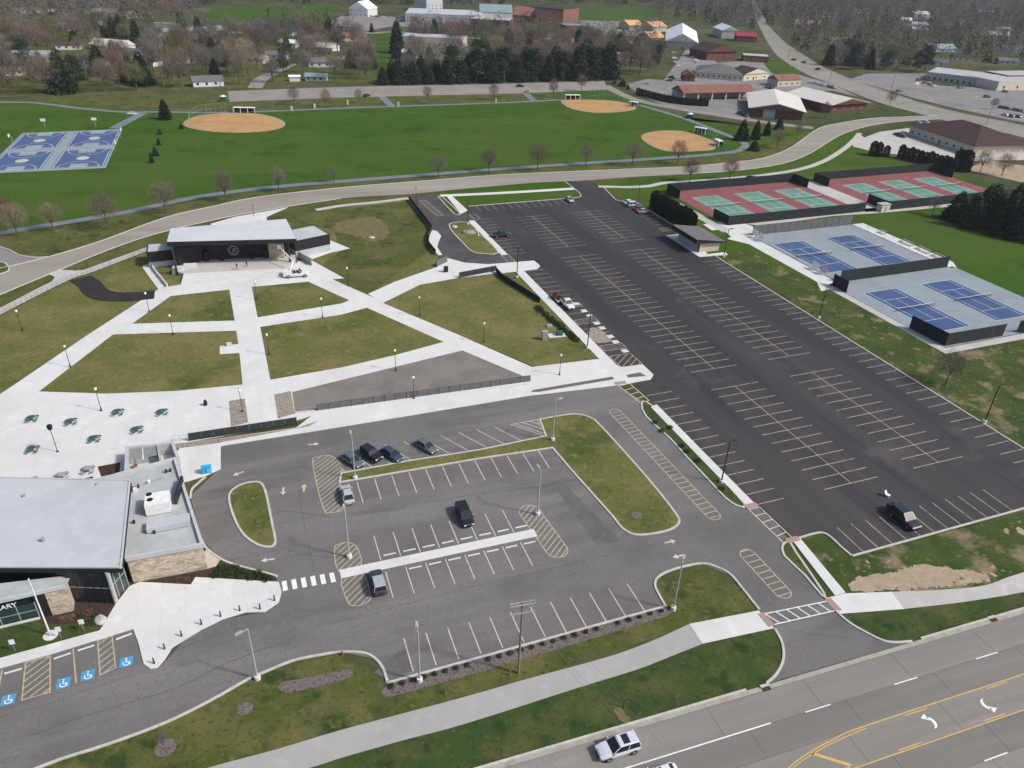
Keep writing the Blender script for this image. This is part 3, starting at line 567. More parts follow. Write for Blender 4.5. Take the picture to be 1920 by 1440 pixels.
# ---- the park: plaza, walks, lawns
plaza = slab('plaza', gp([(-170, 905), (-150, 840), (30, 720), (167, 627), (297, 543), (268, 503), (268, 498), (285, 494), (315, 538), (339, 534), (530, 522), (560, 490), (583, 488), (645, 522), (622, 524), (1000, 690), (992, 720), (590, 778), (520, 800), (340, 832), (325, 845), (240, 902)]), .100, 'concrete')
def lawn(pts, n=1): return sheet('lawn', smooth(gp(pts, .1), n) if n > 1 else gp(pts, .1), .108, 'lawn')
lawn([(320, 555), (430, 543), (440, 601), (248, 607)]); lawn([(472, 538), (578, 528), (655, 563), (640, 569), (483, 595)])
lawn([(212, 627), (443, 620), (447, 645), (412, 649), (412, 664), (449, 662), (455, 721), (330, 733), (200, 738), (73, 734)])
lawn([(488, 613), (640, 590), (688, 577), (832, 641), (740, 666), (640, 689), (507, 712)])
sheet('lawn', gp([(718, 568), (783, 538), (861, 523), (930, 511), (968, 516), (980, 520), (1123, 671), (1005, 689)], .1), .110, 'lawn')
sheet('paved_court', gp([(548, 735), (867, 657), (983, 706), (595, 768), (553, 772)], .1), .112, 'tan_asphalt')
slab('plaza', gp([(300, 541), (345, 532), (410, 530), (410, 536), (330, 548)], .1), .103, 'concrete')
for q in ([(429, 752), (459, 747), (465, 792), (433, 800)], [(514, 740), (545, 733), (553, 775), (521, 785)]): sheet('cobble_bed', gp(q, .1), .112, 'cobble')
sheet('cobble_bed', gp([(360, 829), (555, 803), (596, 789), (580, 799), (400, 832), (325, 842), (323, 832)], .12), .126, 'cobble')
sheet('cobble_bed', gp([(995, 735), (1000, 731), (1148, 706), (1152, 711), (1010, 735)], .12), .126, 'gravel')
sheet('cobble_bed', gp([(1174, 703), (1200, 698), (1212, 705), (1178, 708)], .12), .126, 'gravel')
strip('path', gp([(150, 522), (166, 532), (182, 549), (205, 556), (245, 557), (290, 553)]), 5.2, .113, 'asphalt_black')
slab('sidewalk', between(gp([(-140, 645), (0, 578), (100, 527), (153, 508), (277, 463)]), gp([(-130, 660), (0, 590), (127, 526), (173, 510), (283, 468)])), .10, 'concrete_old')
slab('sidewalk', gp([(92, 515), (110, 506), (140, 508), (157, 507), (157, 512), (130, 522), (98, 528), (103, 520)]), .106, 'concrete_old')
slab('sidewalk', gp([(395, 420), (440, 407), (490, 398), (540, 389), (500, 407), (500, 428), (400, 442)]), .09, 'concrete')
slab('sidewalk', gp([(560, 470), (616, 450), (656, 466), (619, 474), (585, 486)]), .09, 'concrete')
strip('sidewalk', gp([(592, 394), (640, 386), (700, 380), (766, 372)]), 2.0, .10, 'concrete_old', raised=True)
strip('sidewalk', gp([(826, 367), (860, 366), (960, 361), (1076, 354)]), 2.3, .11, 'concrete', raised=True)
strip('sidewalk', gp([(1122, 350), (1180, 351), (1217, 349), (1247, 343), (1300, 340), (1400, 332), (1413, 331), (1493, 319), (1543, 303), (1580, 281), (1600, 264), (1612, 250)]), 2.4, .11, 'concrete_old', raised=True)

# ---- back road, side road, blue trail, far strip of parking
RT = gp([(-160, 580), (-60, 520), (30, 497), (90, 482), (187, 453), (310, 408), (400, 387), (483, 370), (640, 352), (800, 339), (940, 328), (1110, 320), (1280, 313), (1360, 306), (1430, 297), (1477, 280), (1507, 260), (1535, 241), (1563, 233), (1633, 222), (1700, 219), (1760, 217)])
RB = gp([(-140, 640), (-60, 585), (0, 553), (110, 507), (200, 470), (287, 440), (390, 415), (493, 395), (640, 372), (767, 364), (860, 355), (985, 344), (1060, 340), (1113, 337), (1180, 332), (1280, 327), (1380, 320), (1467, 307), (1520, 287), (1563, 260), (1597, 245), (1640, 234), (1697, 227), (1763, 223)])
struct('back_road', MB().sheet(between(RT, RB), .028), M['road_back'])
kerb(RT, n=3); kerb(RB[:9], n=3); kerb(RB[15:], n=3)
sheet('side_road', gp([(-120, 440), (0, 463), (33, 477), (95, 484), (60, 500), (0, 520), (-60, 540), (-160, 520)]), .024, 'far_asphalt')
kerb(gp([(-120, 440), (0, 463), (33, 477), (62, 483), (95, 481)]), n=3)
island(gp([(-60, 500), (0, 492), (13, 497), (17, 507), (0, 514), (-60, 530)]), 'verge', 3)
TR = gp([(-150, 470), (0, 437), (123, 417), (240, 397), (350, 373), (433, 360), (520, 350), (640, 340), (807, 327), (1007, 312), (1280, 294), (1347, 288), (1383, 283), (1398, 273), (1387, 263), (1347, 247), (1280, 221), (1200, 197)])
strip('trail', TR, 3.6, .040, 'trail')
strip('trail', gp([(-120, 190), (0, 192), (67, 193), (150, 203), (233, 210), (300, 210), (417, 211), (547, 207), (640, 203), (930, 193), (1060, 187)]), 3.2, .042, 'trail')
strip('trail', gp([(268, 212), (213, 241)]), 4.5, .045, 'trail', 1); strip('trail', gp([(715, 181), (737, 201)]), 4.0, .045, 'trail', 1); strip('trail', gp([(983, 173), (1003, 190)]), 4.0, .045, 'trail', 1)
farlot = sheet('parking_strip', gp([(427, 171), (640, 163), (900, 158), (1133, 152), (1140, 168), (983, 175), (640, 183), (430, 191)]), .030, 'road_far')
strip('lane', gp([(1133, 160), (1180, 183), (1230, 196), (1280, 205), (1345, 215), (1413, 226), (1470, 234), (1525, 240)]), 6.5, .034, 'road_far')
# basketball pad
BPAD = gp([(42, 250), (230, 242), (198, 315), (-36, 326)])
slab('court_pad', BPAD, .06, 'court_grey')
Bm = lambda a, b: (lambda P, Q: (P + (Q - P) * b))(Vector(BPAD[0]) + (Vector(BPAD[1]) - Vector(BPAD[0])) * a, Vector(BPAD[3]) + (Vector(BPAD[2]) - Vector(BPAD[3])) * a)
for a0 in (.02, .54):
    for b0 in (.03, .54):
        q = lambda a, b: tuple(Bm(a0 + .44 * a, b0 + .42 * b))
        sheet('court', [q(0, 0), q(1, 0), q(1, 1), q(0, 1)], .066, 'ball_blue')
        for c in (0, 1):
            yk = .80 if c else 0
            sheet('court_key', [q(.33, yk - (0 if c else .0)), q(.67, yk), q(.67, yk + .2), q(.33, yk + .2)], .071, 'court_grey')
        sheet('court_key', [q(.5 + .13 * math.cos(i * .524), .5 + .10 * math.sin(i * .524)) for i in range(12)], .071, 'concrete_old')
        mb = MB(); mb.strip([q(.03, .03), q(.97, .03), q(.97, .97), q(.03, .97)], .18, .073, True)
        for c, s0 in ((0, 0), (1, 180)): mb.strip([q(.5 + .40 * math.cos(math.radians(s0 + i * 18)), c + .33 * math.sin(math.radians(s0 + i * 18)) * (1)) for i in range(11)], .16, .073)
        struct('court_line', mb, M['paint_white'])
# infields
for px in ([(343, 233), (355, 222), (385, 215), (430, 212), (480, 213), (515, 220), (534, 229), (530, 239), (500, 246), (450, 249), (400, 247), (360, 241)], [(1052, 189), (1070, 187), (1110, 187), (1150, 189), (1180, 195), (1193, 202), (1185, 207), (1150, 211), (1110, 211), (1075, 205), (1058, 197)], [(1202, 258), (1210, 250), (1240, 245), (1280, 246), (1310, 254), (1338, 265), (1340, 280), (1310, 283), (1270, 285), (1240, 281), (1215, 270)]):
    struct('infield_edge', MB().sheet(smooth(gp(px), 3, True), .044), M['dirt'])
    c = Vector((sum(p[0] for p in gp(px)) / len(px), sum(p[1] for p in gp(px)) / len(px)))
    struct('infield', MB().sheet([tuple(c + (Vector(p) - c) * .955) for p in smooth(gp(px), 3, True)], .050), M['infield'])
# tennis pads
slab('tennis_pad', [ten(-1.5, -8.5), ten(38, -8.5), ten(38, 29.8), ten(-1.5, 29.8)], .05, 'court_grey')
slab('tennis_pad', [ten(-5, 30.2), ten(40, 30.2), ten(40, 68.5), ten(-5, 68.5)], .05, 'court_grey')
slab('sidewalk', [ten(-7.5, 29.6), ten(-5.2, 29.6), ten(-5.2, 68.8), ten(42, 68.8), ten(42, 71), ten(-7.5, 71)], .045, 'concrete_old')
slab('sidewalk', [ten(-11, -8), ten(-2.0, -12), ten(-2.0, 30), ten(-5.4, 33), ten(-10.5, 33.6), ten(-7.2, 28), ten(-7.2, -2)], .05, 'concrete')
slab('sidewalk', gp([(1318, 421), (1376, 412), (1410, 424), (1425, 440), (1405, 447), (1372, 445), (1355, 430), (1335, 432)]), .06, 'concrete')
slab('sidewalk', [ten(38.4, -8.5), ten(43, -8.5), ten(43, 27.5), ten(40.5, 31), ten(38.4, 31)], .05, 'concrete')
slab('sidewalk', gp([(1376, 415), (1560, 395), (1800, 380), (1800, 386), (1640, 400), (1560, 405), (1425, 424)]), .04, 'concrete_old')
slab('sidewalk', gp([(1252, 376), (1262, 374), (1320, 405), (1372, 432), (1355, 436), (1300, 405)]), .07, 'concrete_old')
slab('tennis_pad', [ten(-3, -56.5), ten(53, -56.5), ten(53, -18.5), ten(-3, -18.5)], .05, 'court_red')
slab('tennis_pad', [ten(62, -55.5), ten(123, -55.5), ten(123, -17.5), ten(62, -17.5)], .05, 'court_red')
slab('sidewalk', [ten(53.2, -55), ten(61.8, -55), ten(61.8, -18), ten(53.2, -18)], .04, 'concrete_old')
def tennis(a, b, mat, z=.055):
    sheet('tennis_court', [ten(a, b), ten(a + 10.97, b), ten(a + 10.97, b + 23.77), ten(a, b + 23.77)], z, mat)
    mb = MB(); w = .11 if mat == 'court_blue' else .13; zz = z + .005
    mb.strip([ten(a, b), ten(a + 10.97, b), ten(a + 10.97, b + 23.77), ten(a, b + 23.77)], w, zz, True)
    for x in (1.37, 9.6): mb.strip([ten(a + x, b), ten(a + x, b + 23.77)], w, zz + .001)
    for y in (5.485, 18.285): mb.strip([ten(a + 1.37, b + y), ten(a + 9.6, b + y)], w, zz + .002)
    mb.strip([ten(a + 5.485, b + 5.485), ten(a + 5.485, b + 18.285)], w, zz + .003)
    struct('court_line', mb, M['paint_white'])
COURTS = [(0, 0, 'court_blue'), (20.1, -.2, 'court_blue'), (-.3, 38, 'court_blue'), (19.8, 37.8, 'court_blue'), (2.2, -48, 'court_green'), (20.4, -48.2, 'court_green'), (37.8, -48.2, 'court_green'), (69, -47.2, 'court_green'), (87, -47.4, 'court_green'), (104.8, -47.4, 'court_green')]
for c in COURTS: tennis(*c)

# ---- roads and commercial paving in the distance
HT = gp([(2150, 290), (1920, 236), (1800, 212), (1717, 190), (1651, 168), (1612, 155), (1546, 128), (1520, 112), (1482, 88), (1462, 71), (1440, 48), (1428, 26), (1417, 3), (1408, -20), (1400, -50)])
HB = gp([(2150, 325), (1920, 258), (1860, 245), (1763, 224), (1740, 217), (1660, 196), (1590, 170), (1545, 152), (1510, 138), (1462, 108), (1443, 85), (1428, 58), (1413, 26), (1403, 3), (1395, -20), (1389, -50)])
struct('main_road', MB().sheet(between(HT, HB, 3), .022), M['road_far'])
kerb(HT[:12], n=3, w=.5, h=.2)
sheet('parking_lot', gp([(1590, 149), (1625, 138), (1740, 138), (1750, 160), (1920, 168), (2200, 190), (2200, 270), (1920, 230), (1800, 205), (1717, 185), (1655, 166)]), .016, 'far_asphalt')
sheet('parking_lot', gp([(1700, 192), (1735, 198), (1920, 238), (1920, 246), (1700, 198)]), .012, 'verge')
sheet('parking_lot', gp([(1172, 158), (1215, 148), (1245, 150), (1268, 118), (1290, 88), (1320, 92), (1345, 118), (1420, 112), (1455, 122), (1480, 135), (1560, 158), (1610, 182), (1560, 170), (1410, 180), (1405, 228), (1280, 208), (1215, 186)]), .016, 'far_asphalt')
sheet('grass_field', gp([(1438, 113), (1462, 112), (1500, 138), (1450, 140), (1432, 120)]), .020, 'field')
sheet('parking_lot', gp([(1595, 262), (1640, 245), (1700, 240), (1870, 268), (1925, 280), (1920, 300), (1800, 302), (1640, 285), (1600, 275)]), .020, 'concrete_old')
sheet('grass_field', gp([(1612, 250), (1640, 240), (1705, 231), (1720, 238), (1650, 247), (1620, 258)]), .024, 'deep')
sheet('grass_field', gp([(1560, 238), (1640, 224), (1755, 219), (1700, 206), (1660, 198), (1560, 222), (1520, 238)]), .012, 'deep')
sheet('parking_lot', gp([(640, 30), (760, 32), (880, 60), (740, 48), (690, 58), (600, 52)]), .016, 'far_asphalt')
sheet('parking_lot', gp([(1085, 38), (1180, 40), (1200, 52), (1235, 45), (1200, 66), (1130, 68), (1105, 55)]), .016, 'far_asphalt')
sheet('grass_field', gp([(400, 12), (640, 8), (620, 34), (520, 45), (380, 40)]), .012, 'field')
sheet('grass_field', gp([(1088, 14), (1220, 12), (1245, 30), (1200, 42), (1090, 38)]), .012, 'field')
strip('street', gp([(290, 92), (305, 65), (330, 45), (250, 42)]), 9, .018, 'road_far', 3)
strip('street', gp([(478, 165), (490, 148), (520, 133), (545, 120)]), 8, .018, 'road_far', 3)
strip('street', gp([(240, 47), (330, 50), (420, 60), (520, 60), (640, 50), (690, 62), (740, 60), (870, 70), (1030, 80)]), 7, .016, 'road_far', 3)
sheet('parking_lot', gp([(960, 82), (1010, 62), (1130, 70), (1110, 90), (1000, 92)]), .015, 'far_asphalt')
sheet('grass_field', gp([(700, 150), (690, 85), (720, 62), (760, 70), (765, 110), (720, 130)]), .012, 'field')

# neighbourhood lawns between the far houses
sheet('grass_field', gp([(-260, 186), (0, 182), (200, 172), (427, 166), (480, 165), (640, 157), (700, 152), (690, 90), (640, 62), (520, 55), (400, 62), (320, 30), (-260, 20)]), .005, 'verge')
sheet('grass_field', gp([(1470, 72), (1520, 108), (1560, 128), (1640, 138), (1760, 138), (1920, 125), (2150, 150), (2150, 60), (1900, 10), (1480, 20)]), .005, 'ground')
M['patch'] = surf('patch', [(.135, .129, .124), ((.115, .11, .106), .3, .45, .6, 0), ((.155, .148, .142), 1.2, .55, .7, 0)])
# tyre scuffs, seams and cracks on the asphalt
for k_ in range(4): struct('tyre_mark', MB().strip(smooth(gp([(1150 + 3 * k_, 628 - 3 * k_), (1200, 646 - 4 * k_), (1240 + 2 * k_, 655 - 4 * k_), (1266 + 4 * k_, 674 - 2 * k_), (1272 + 4 * k_, 695), (1258 + 4 * k_, 712 + 2 * k_), (1225, 722 + 3 * k_)]), 5), .28, .029 + .0004 * k_), M['scuff'], newlot)
for q_, w_ in (([(60, 1378), (200, 1330), (330, 1290), (450, 1232), (560, 1200)], .10), ([(300, 1232), (360, 1208), (420, 1186), (500, 1168), (600, 1150)], .08), ([(0, 1345), (90, 1320), (190, 1285), (300, 1250)], .07), ([(520, 958), (570, 962), (620, 970)], .10), ([(535, 1030), (575, 1040), (628, 1046)], .08), ([(700, 1150), (800, 1122), (930, 1090), (1100, 1050), (1230, 1020)], .08), ([(560, 860), (562, 930), (575, 1010), (590, 1070)], .06), ([(650, 970), (760, 950), (900, 925), (1030, 900)], .08), ([(1060, 800), (1000, 770), (880, 785), (760, 800)], .07), ([(1340, 960), (1356, 990), (1375, 1020), (1395, 1052)], .06), ([(1480, 1180), (1530, 1190), (1600, 1196)], .06)):
    p_ = smooth(gp(q_), 6); p_ = [(x + random.gauss(0, .06), y + random.gauss(0, .06)) for x, y in p_]; struct('crack', MB().strip(p_, w_, .0275), M['crack'], liblot)
for q_ in ([(1034, 905), (1052, 900), (1164, 1015), (1118, 1022)], [(700, 1262), (722, 1240), (760, 1215), (775, 1258), (735, 1276)]): struct('repair_patch', MB().sheet(ragged(gp(q_), .05, 1.0), .0262), M['patch'], liblot)
for a_ in range(-110, 40, 24): struct('paving_seam', MB().strip([LOT(a_ + .0, 9.7 if a_ % 48 else -9.8), LOT(a_ + 24, 9.75 if a_ % 48 else -9.8)], .06, .0285), M['asphalt_black'], newlot)
for px_ in ((1568, 719), (1060, 560), (1300, 640), (960, 430)):
    c_ = g(*px_); struct('manhole', MB().sheet([(c_.x + .42 * math.cos(i_ * .5236), c_.y + .42 * math.sin(i_ * .5236)) for i_ in range(12)], .0295), M['scuff'], newlot)
# ---------------------------------------------------------------- fences, poles, lamps and other furniture
def fence(name, pts, h, n, mat, label, post=.035, cat='fence', panel_t=.03, z0=.08, group=None, rail=True):
    """posts and one panel between each two posts; n panels in all (or a list of counts for each leg)"""
    t = thing(name, (pts[0][0], pts[0][1], 0), 0, label, cat, group); ox, oy = pts[0]
    ns = n if hasattr(n, '__len__') else [n] * (len(pts) - 1)
    for (p, q), k in zip(zip(pts, pts[1:]), ns):
        p, q = Vector(p) - Vector((ox, oy)), Vector(q) - Vector((ox, oy)); L = (q - p).length / k; a = math.atan2((q - p).y, (q - p).x)
        pm = MB().box(post + .01, L - post - .01, -panel_t / 2, panel_t / 2, z0, h - .03); me = bpy.data.meshes.new('panel'); me.from_pydata(pm.v, [], pm.f); me.materials.append(M[mat])
        sm = MB().box(-post, post, -post, post, 0, h + .04); ms = bpy.data.meshes.new('post'); ms.from_pydata(sm.v, [], sm.f); ms.materials.append(M['metal_dark'] if mat != 'galv' else M['galv'])
        for i in range(k + 1):
            c = p + (q - p) * (i / k)
            if i < k or p is None or q == Vector(pts[-1]) - Vector((ox, oy)):
                o = bpy.data.objects.new('post', ms); o.location = (c.x, c.y, 0); o.rotation_euler = (0, 0, a); link(o, t)
            if i < k: o = bpy.data.objects.new('panel', me); o.location = (c.x, c.y, 0); o.rotation_euler = (0, 0, a); link(o, t)
    return t
def mesh_fence(pts, h, n, label, mat='galv', r=.03, rails=(0.05, .5, 1.0), post_mat=None, wires=0):
    """open fence: posts and rails you can see through"""
    t = thing('rail_fence', (pts[0][0], pts[0][1], 0), 0, label, 'fence'); o0 = Vector(pts[0]); ns = n if hasattr(n, '__len__') else [n] * (len(pts) - 1)
    for (p, q), k in zip(zip(pts, pts[1:]), ns):
        p, q = Vector(p) - o0, Vector(q) - o0
        for i in range(k + 1): c = p + (q - p) * (i / k); MB().tube((c.x, c.y, 0), (c.x, c.y, h), r, n=5).obj('post', M[mat], t) if i < k or q == Vector(pts[-1]) - o0 else None
        for zz in rails: MB().tube((p.x, p.y, h * zz), (q.x, q.y, h * zz), r * .7, n=4).obj('rail', M[mat], t)
        if wires:
            mb = MB(); L = (q - p).length; m = int(L / wires)
            for i in range(m): c = p + (q - p) * ((i + .5) / m); mb.tube((c.x, c.y, .05), (c.x, c.y, h), .012, n=3, cap=False)
            mb.obj('mesh_infill', M[mat], t, kind='stuff')
    return t
fence('panel_fence', gp([(355, 827), (557, 796)], .12), 1.75, 9, 'fence_panel', 'short run of solid dark grey fence panels between plaza tables and library drive', z0=.2)
fence('panel_fence', gp([(595, 770), (994, 715)], .12), 1.6, 20, 'fence_grey', 'long grey mesh panel fence beside the tan paved triangle', post=.04, z0=.2)
fence('panel_fence', gp([(861, 521), (930, 508)], .12), 1.7, 8, 'fence_panel', 'dark panel fence beside the white walk to the park gate', z0=.2)
fence('panel_fence', gp([(930, 510), (942, 524), (968, 540), (1012, 568)], .1), 1.6, [4, 5, 8], 'screen', 'dark green screened fence stepping down past the lot walk', z0=.12)
fence('panel_fence', gp([(767, 375), (800, 418), (810, 432), (803, 448), (805, 463), (817, 478)]), 1.6, [14, 4, 4, 4, 4], 'screen', 'dark screened fence curving along the park drive', z0=.1)
fence('gate_screen', gp([(819, 500), (838, 491)], .1), 1.9, 2, 'fence_grey', 'grey mesh gate panel at the head of the park walk', cat='gate')
mesh_fence(gp([(-40, 612), (0, 591), (60, 560), (127, 527), (173, 511), (283, 469)], .1), 1.3, [5, 6, 7, 5, 10], 'low black rail fence along the path beside the back road', 'metal_dark', rails=(.15, .6, 1.0))
mesh_fence(gp([(322, 842), (324, 828), (352, 826)], .12), 1.3, 2, 'thin metal handrail beside the library courtyard wall', 'galv', rails=(.5, 1.0))
mesh_fence(gp([(554, 776), (590, 772)], .12), 1.2, 2, 'short railing at the corner of the tan paved triangle', 'galv', rails=(.5, 1.0))
# fences of the tennis courts
def wind_screen(pts, n, h, label): return fence('court_fence', pts, h, n, 'screen', label, post=.04, panel_t=.02, z0=.06)
wind_screen([ten(-1.2, 29.9), ten(38, 29.9)], 13, 3.3, 'dark windscreen fence between the two blue court pads')
wind_screen([ten(-4.6, 31), ten(-4.8, 36.5)], 2, 3.3, 'short dark windscreen corner at the head of the lower blue courts')
wind_screen([ten(-5, 58), ten(-4.4, 68.0), ten(13.5, 68.3)], [4, 7], 3.3, 'dark windscreen corner fence at the open lawn end of the blue courts')
wind_screen([ten(18.5, 68.0), ten(21, 68.9), ten(42, 68.9)], [1, 8], 3.3, 'dark windscreen fence past the gap at the end of the blue courts')
fence('court_fence', [ten(-1.4, -8.3), ten(37.8, -8.3)], 3.3, 14, 'fence_grey', 'grey mesh end fence of the blue courts facing the red courts', post=.04, panel_t=.02)
mesh_fence([ten(-1.6, -8.3), ten(-1.6, 29.6)], 3.0, 11, 'tall open wire side fence of the blue courts along the walk', 'galv', .03, (.02, .5, 1.0))
mesh_fence([ten(38.1, -8.3), ten(38.1, 29.6)], 3.0, 11, 'tall open wire fence of the blue courts by the bleacher walk', 'metal_dark', .03, (.02, .5, 1.0))
mesh_fence([ten(-5.1, 37), ten(-5.1, 57.8)], 1.1, 8, 'low open wire fence beside the lower blue courts', 'galv', .025, (.05, 1.0))
for i, (p, lab) in enumerate((((-1.7, -7.6), 'white banner on the court fence by the hedge end gate'), ((-1.7, -4.6), 'plain pale banner on the court side fence near the restrooms'), ((-1.8, 19.6), 'white banner on the court side fence above a small black bin'), ((-1.8, 22.9), 'pink tinted banner on the court side fence before the open corner'))):
    t = thing('fence_banner', (*ten(*p), .1), math.radians(22.42 - 90), lab, 'banner'); MB().box(-.05 if i % 2 else 0, 2.4, -.12, -.06, .5, 2.3).obj('sheet', M['metal_white' if i < 3 else 'red_pad'], t) if i != 3 else MB().box(0, 2.4, -.12, -.06, .5, 2.3).obj('sheet', flat('banner_pink', (.55, .42, .47)), t)
wind_screen([ten(-3, -18.8), ten(-3.2, -27)], 3, 3.2, 'dark windscreen corner of the first red courts above the walk')
wind_screen([ten(-3, -18.6), ten(53, -18.6)], 16, 3.2, 'long dark windscreen along the near side of the first red courts')
wind_screen([ten(-3, -48), ten(-3, -56.4), ten(53, -56.4), ten(53, -48)], [3, 16, 3], 3.2, 'dark windscreen along the road side of the first red courts')
wind_screen([ten(62, -27), ten(62, -17.6), ten(123, -17.6)], [3, 17], 3.2, 'dark windscreen along the lawn side of the second red courts')
wind_screen([ten(62, -47), ten(62, -55.4), ten(123, -55.4), ten(123, -45)], [3, 17, 3], 3.2, 'dark windscreen along the hedge side of the second red courts')
def net(a, b, lab, grp):
    t = thing('tennis_net', (*ten(a + 5.485, b + 11.885), .05), math.radians(22.42), lab, 'net', grp)
    for x in (-6.4, 6.4): MB().tube((x, 0, 0), (x, 0, 1.08), .05, n=6).obj('post', M['metal_dark'], t)
    MB().add([(-6.4, 0, .05), (0, 0, .05), (6.4, 0, .05), (6.4, 0, .95), (0, 0, .86), (-6.4, 0, .95)], [(0, 1, 4, 5), (1, 2, 3, 4)]).obj('mesh_panel', M['net'], t)
    MB().add([(-6.4, -.02, .95), (0, -.02, .86), (6.4, -.02, .95), (6.4, -.02, 1.05), (0, -.02, .96), (-6.4, -.02, 1.05), (-6.4, .02, .95), (0, .02, .86), (6.4, .02, .95), (6.4, .02, 1.05), (0, .02, .96), (-6.4, .02, 1.05)], [(0, 1, 4, 5), (1, 2, 3, 4), (7, 6, 11, 10), (8, 7, 10, 9), (5, 4, 10, 11), (4, 3, 9, 10)]).obj('head_band', M['paint_white'], t)
NETL = ['tennis net on the blue court beside the restroom walk', 'tennis net on the blue court beside the bleachers', 'tennis net on the lower blue court beside the rough verge', 'tennis net on the lower blue court away from the car park', 'tennis net on the green court beside the arborvitae hedge', 'tennis net on the middle green court of the first red pad', 'tennis net on the green court beside the middle walk', 'tennis net on the green court just past the white shed', 'tennis net on the middle green court of the second red pad', 'tennis net on the green court nearest the brown roofed bank']
for (a, b, m), l in zip(COURTS, NETL): net(a, b, l, 'tennis nets')
# bleachers beside the blue courts
for k, b in enumerate((1.5, 11.5, 18, 24)):
    t = thing('bleacher', (*ten(41.5, b), .05), math.radians(22.42 - 90), ['small', 'long', 'long', 'long'][k] + ' aluminium bleacher ' + ['alone at the top of the court walk', 'on the court walk below the small one', 'between two others on the court walk', 'at the lower end of the court walk'][k], 'bleacher')
    L = 2.2 if k == 0 else 4.6
    for i in range(3): MB().box(-L / 2, L / 2, -.9 + .6 * i, -.62 + .6 * i, .42 + .25 * i, .46 + .25 * i).obj('bench_plank', M['metal_grey'], t)
    for x in (-L / 2 + .2, L / 2 - .2): MB().box(x - .03, x + .03, -.9, .6, 0, .40).obj('frame', M['galv'], t)

# ---- light poles
def lot_light(px, h, mat, base, label, arm_px=None, twin=False, group=None, arm=1.0):
    c = g(*px); t = thing('light_pole', (c.x, c.y, 0), 0, label, 'light pole', group)
    MB().lathe([(.38, -.05), (.38, .55), (.34, .62), (.0, .62)], 12).obj('base', M[base], t)
    MB().tube((0, 0, .6), (0, 0, h), .13, .085, n=8).obj('pole', M[mat], t)
    d = Vector((math.cos(arm), math.sin(arm)))
    for s in ((1, -1) if twin else (1,)):
        a = d * s; MB().tube((0, 0, h - .12), (a.x * .7, a.y * .7, h), .05, n=5).obj('arm', M[mat], t)
        f = Frame((a.x * 1.05, a.y * 1.05), math.degrees(math.atan2(a.y, a.x))); MB().prism(f.poly([(-.42, -.2), (.42, -.14), (.42, .14), (-.42, .2)]), h - .04, h + .10).obj('lamp_head', M[mat], t)
GL = [((483, 1273), 'pale grey light pole at the kerb of the library drive lawn', -2.4), ((787, 1277), 'pale grey light pole in the shrub bed at its low corner', 1.8), ((1262, 1143), 'pale grey light pole at the shrub bed end by the driveway', 1.2), ((1036, 826), 'pale grey light pole on the big lawn island', .5), ((1008, 965), 'pale grey light pole in the slanted hatched oval', 1.9), ((666, 898), 'pale grey light pole on the grass strip beside the parked cars', 1.9), ((655, 1045), 'pale grey light pole in the hatched oval by the zebra crossing', 1.9)]
for px, l, an in GL: lot_light(px, 8.6, 'metal_grey', 'concrete', l, arm=an)
BL = [((1845, 793), 'black light pole on the rough verge below the blue courts'), ((1352, 905), 'black light pole on the thin grass strip between the car parks'), ((1535, 597), 'black light pole at the verge beside the blue courts'), ((1101, 653), 'black light pole at the accessible bays of the new lot'), ((969, 521), 'black light pole beside the walk at the park gate'), ((877, 421), 'black light pole on the loop island of the park drive'), ((1357, 482), 'black light pole beside the restroom building')]
for px, l in BL: lot_light(px, 8.4, 'metal_dark', 'concrete', l, arm=.4 if px[0] != 969 else -.2, twin=px[0] in (969, 1101))
for px, h, l in (((1195, 388), 8, 'thin dark street pole standing by the cars at the hedge'), ((781, 392), 7, 'thin dark street pole at the fence of the park drive'), ((476, 405), 3.2, 'short post on the apron behind the stage')):
    c = g(*px); t = thing('street_pole', (c.x, c.y, 0), 0, l, 'pole'); MB().tube((0, 0, 0), (0, 0, h), .09, .06, n=6).obj('shaft', M['metal_dark'], t); MB().box(-.3, .3, -.12, .12, h, h + .12).obj('lamp_head', M['metal_dark'], t)
def lamp_post(px, label, group=None, z=.1):
    c = g(*px, z); t = thing('lamp_post', (c.x, c.y, z), 0, label, 'lamp post', group)
    MB().lathe([(.24, 0), (.24, .08), (.14, .16), (.11, .7), (.0, .7)], 10).obj('base', M['metal_dark'], t)
    MB().tube((0, 0, .6), (0, 0, 4.35), .065, .05, n=7).obj('shaft', M['metal_dark'], t)
    o = MB().lathe([(.06, 4.35), (.17, 4.42), (.24, 4.6), (.22, 4.85), (.1, 5.0), (.0, 5.02)], 10).obj('globe', M['globe'], t, True); MB().lathe([(.13, 4.98), (.05, 5.1), (0, 5.14)], 8).obj('cap', M['metal_dark'], o)
LPS = [((42, 620), 'on the outer lawn below the rail fence'), ((132, 688), 'on the left diagonal walk above the tables'), ((280, 585), 'where the dark path meets the diagonal walk'), ((325, 628), 'on the curved walk beside the stage lawns'), ((605, 595), 'on the curved walk right of the stage axis'), ((505, 665), 'at the corner of the middle walk and lower lawn'), ((482, 562), 'at the corner of the stage plaza and middle walk'), ((653, 535), 'on the upper lawn beside the white pickup'), ((787, 592), 'on the big right lawn by the gate walk'), ((907, 642), 'on the big right lawn by the diagonal walk'), ((742, 695), 'on the walk above the tan paved triangle'), ((1049, 703), 'on the promenade beside the paved triangle fence'), ((190, 770), 'on the plaza among the picnic tables'), ((455, 772), 'in the cobble bed at the plaza edge'), ((776, 747), 'behind the long mesh panel fence')]
for px, l in LPS: lamp_post(px, 'black globe lamp post ' + l, 'park lamp posts')
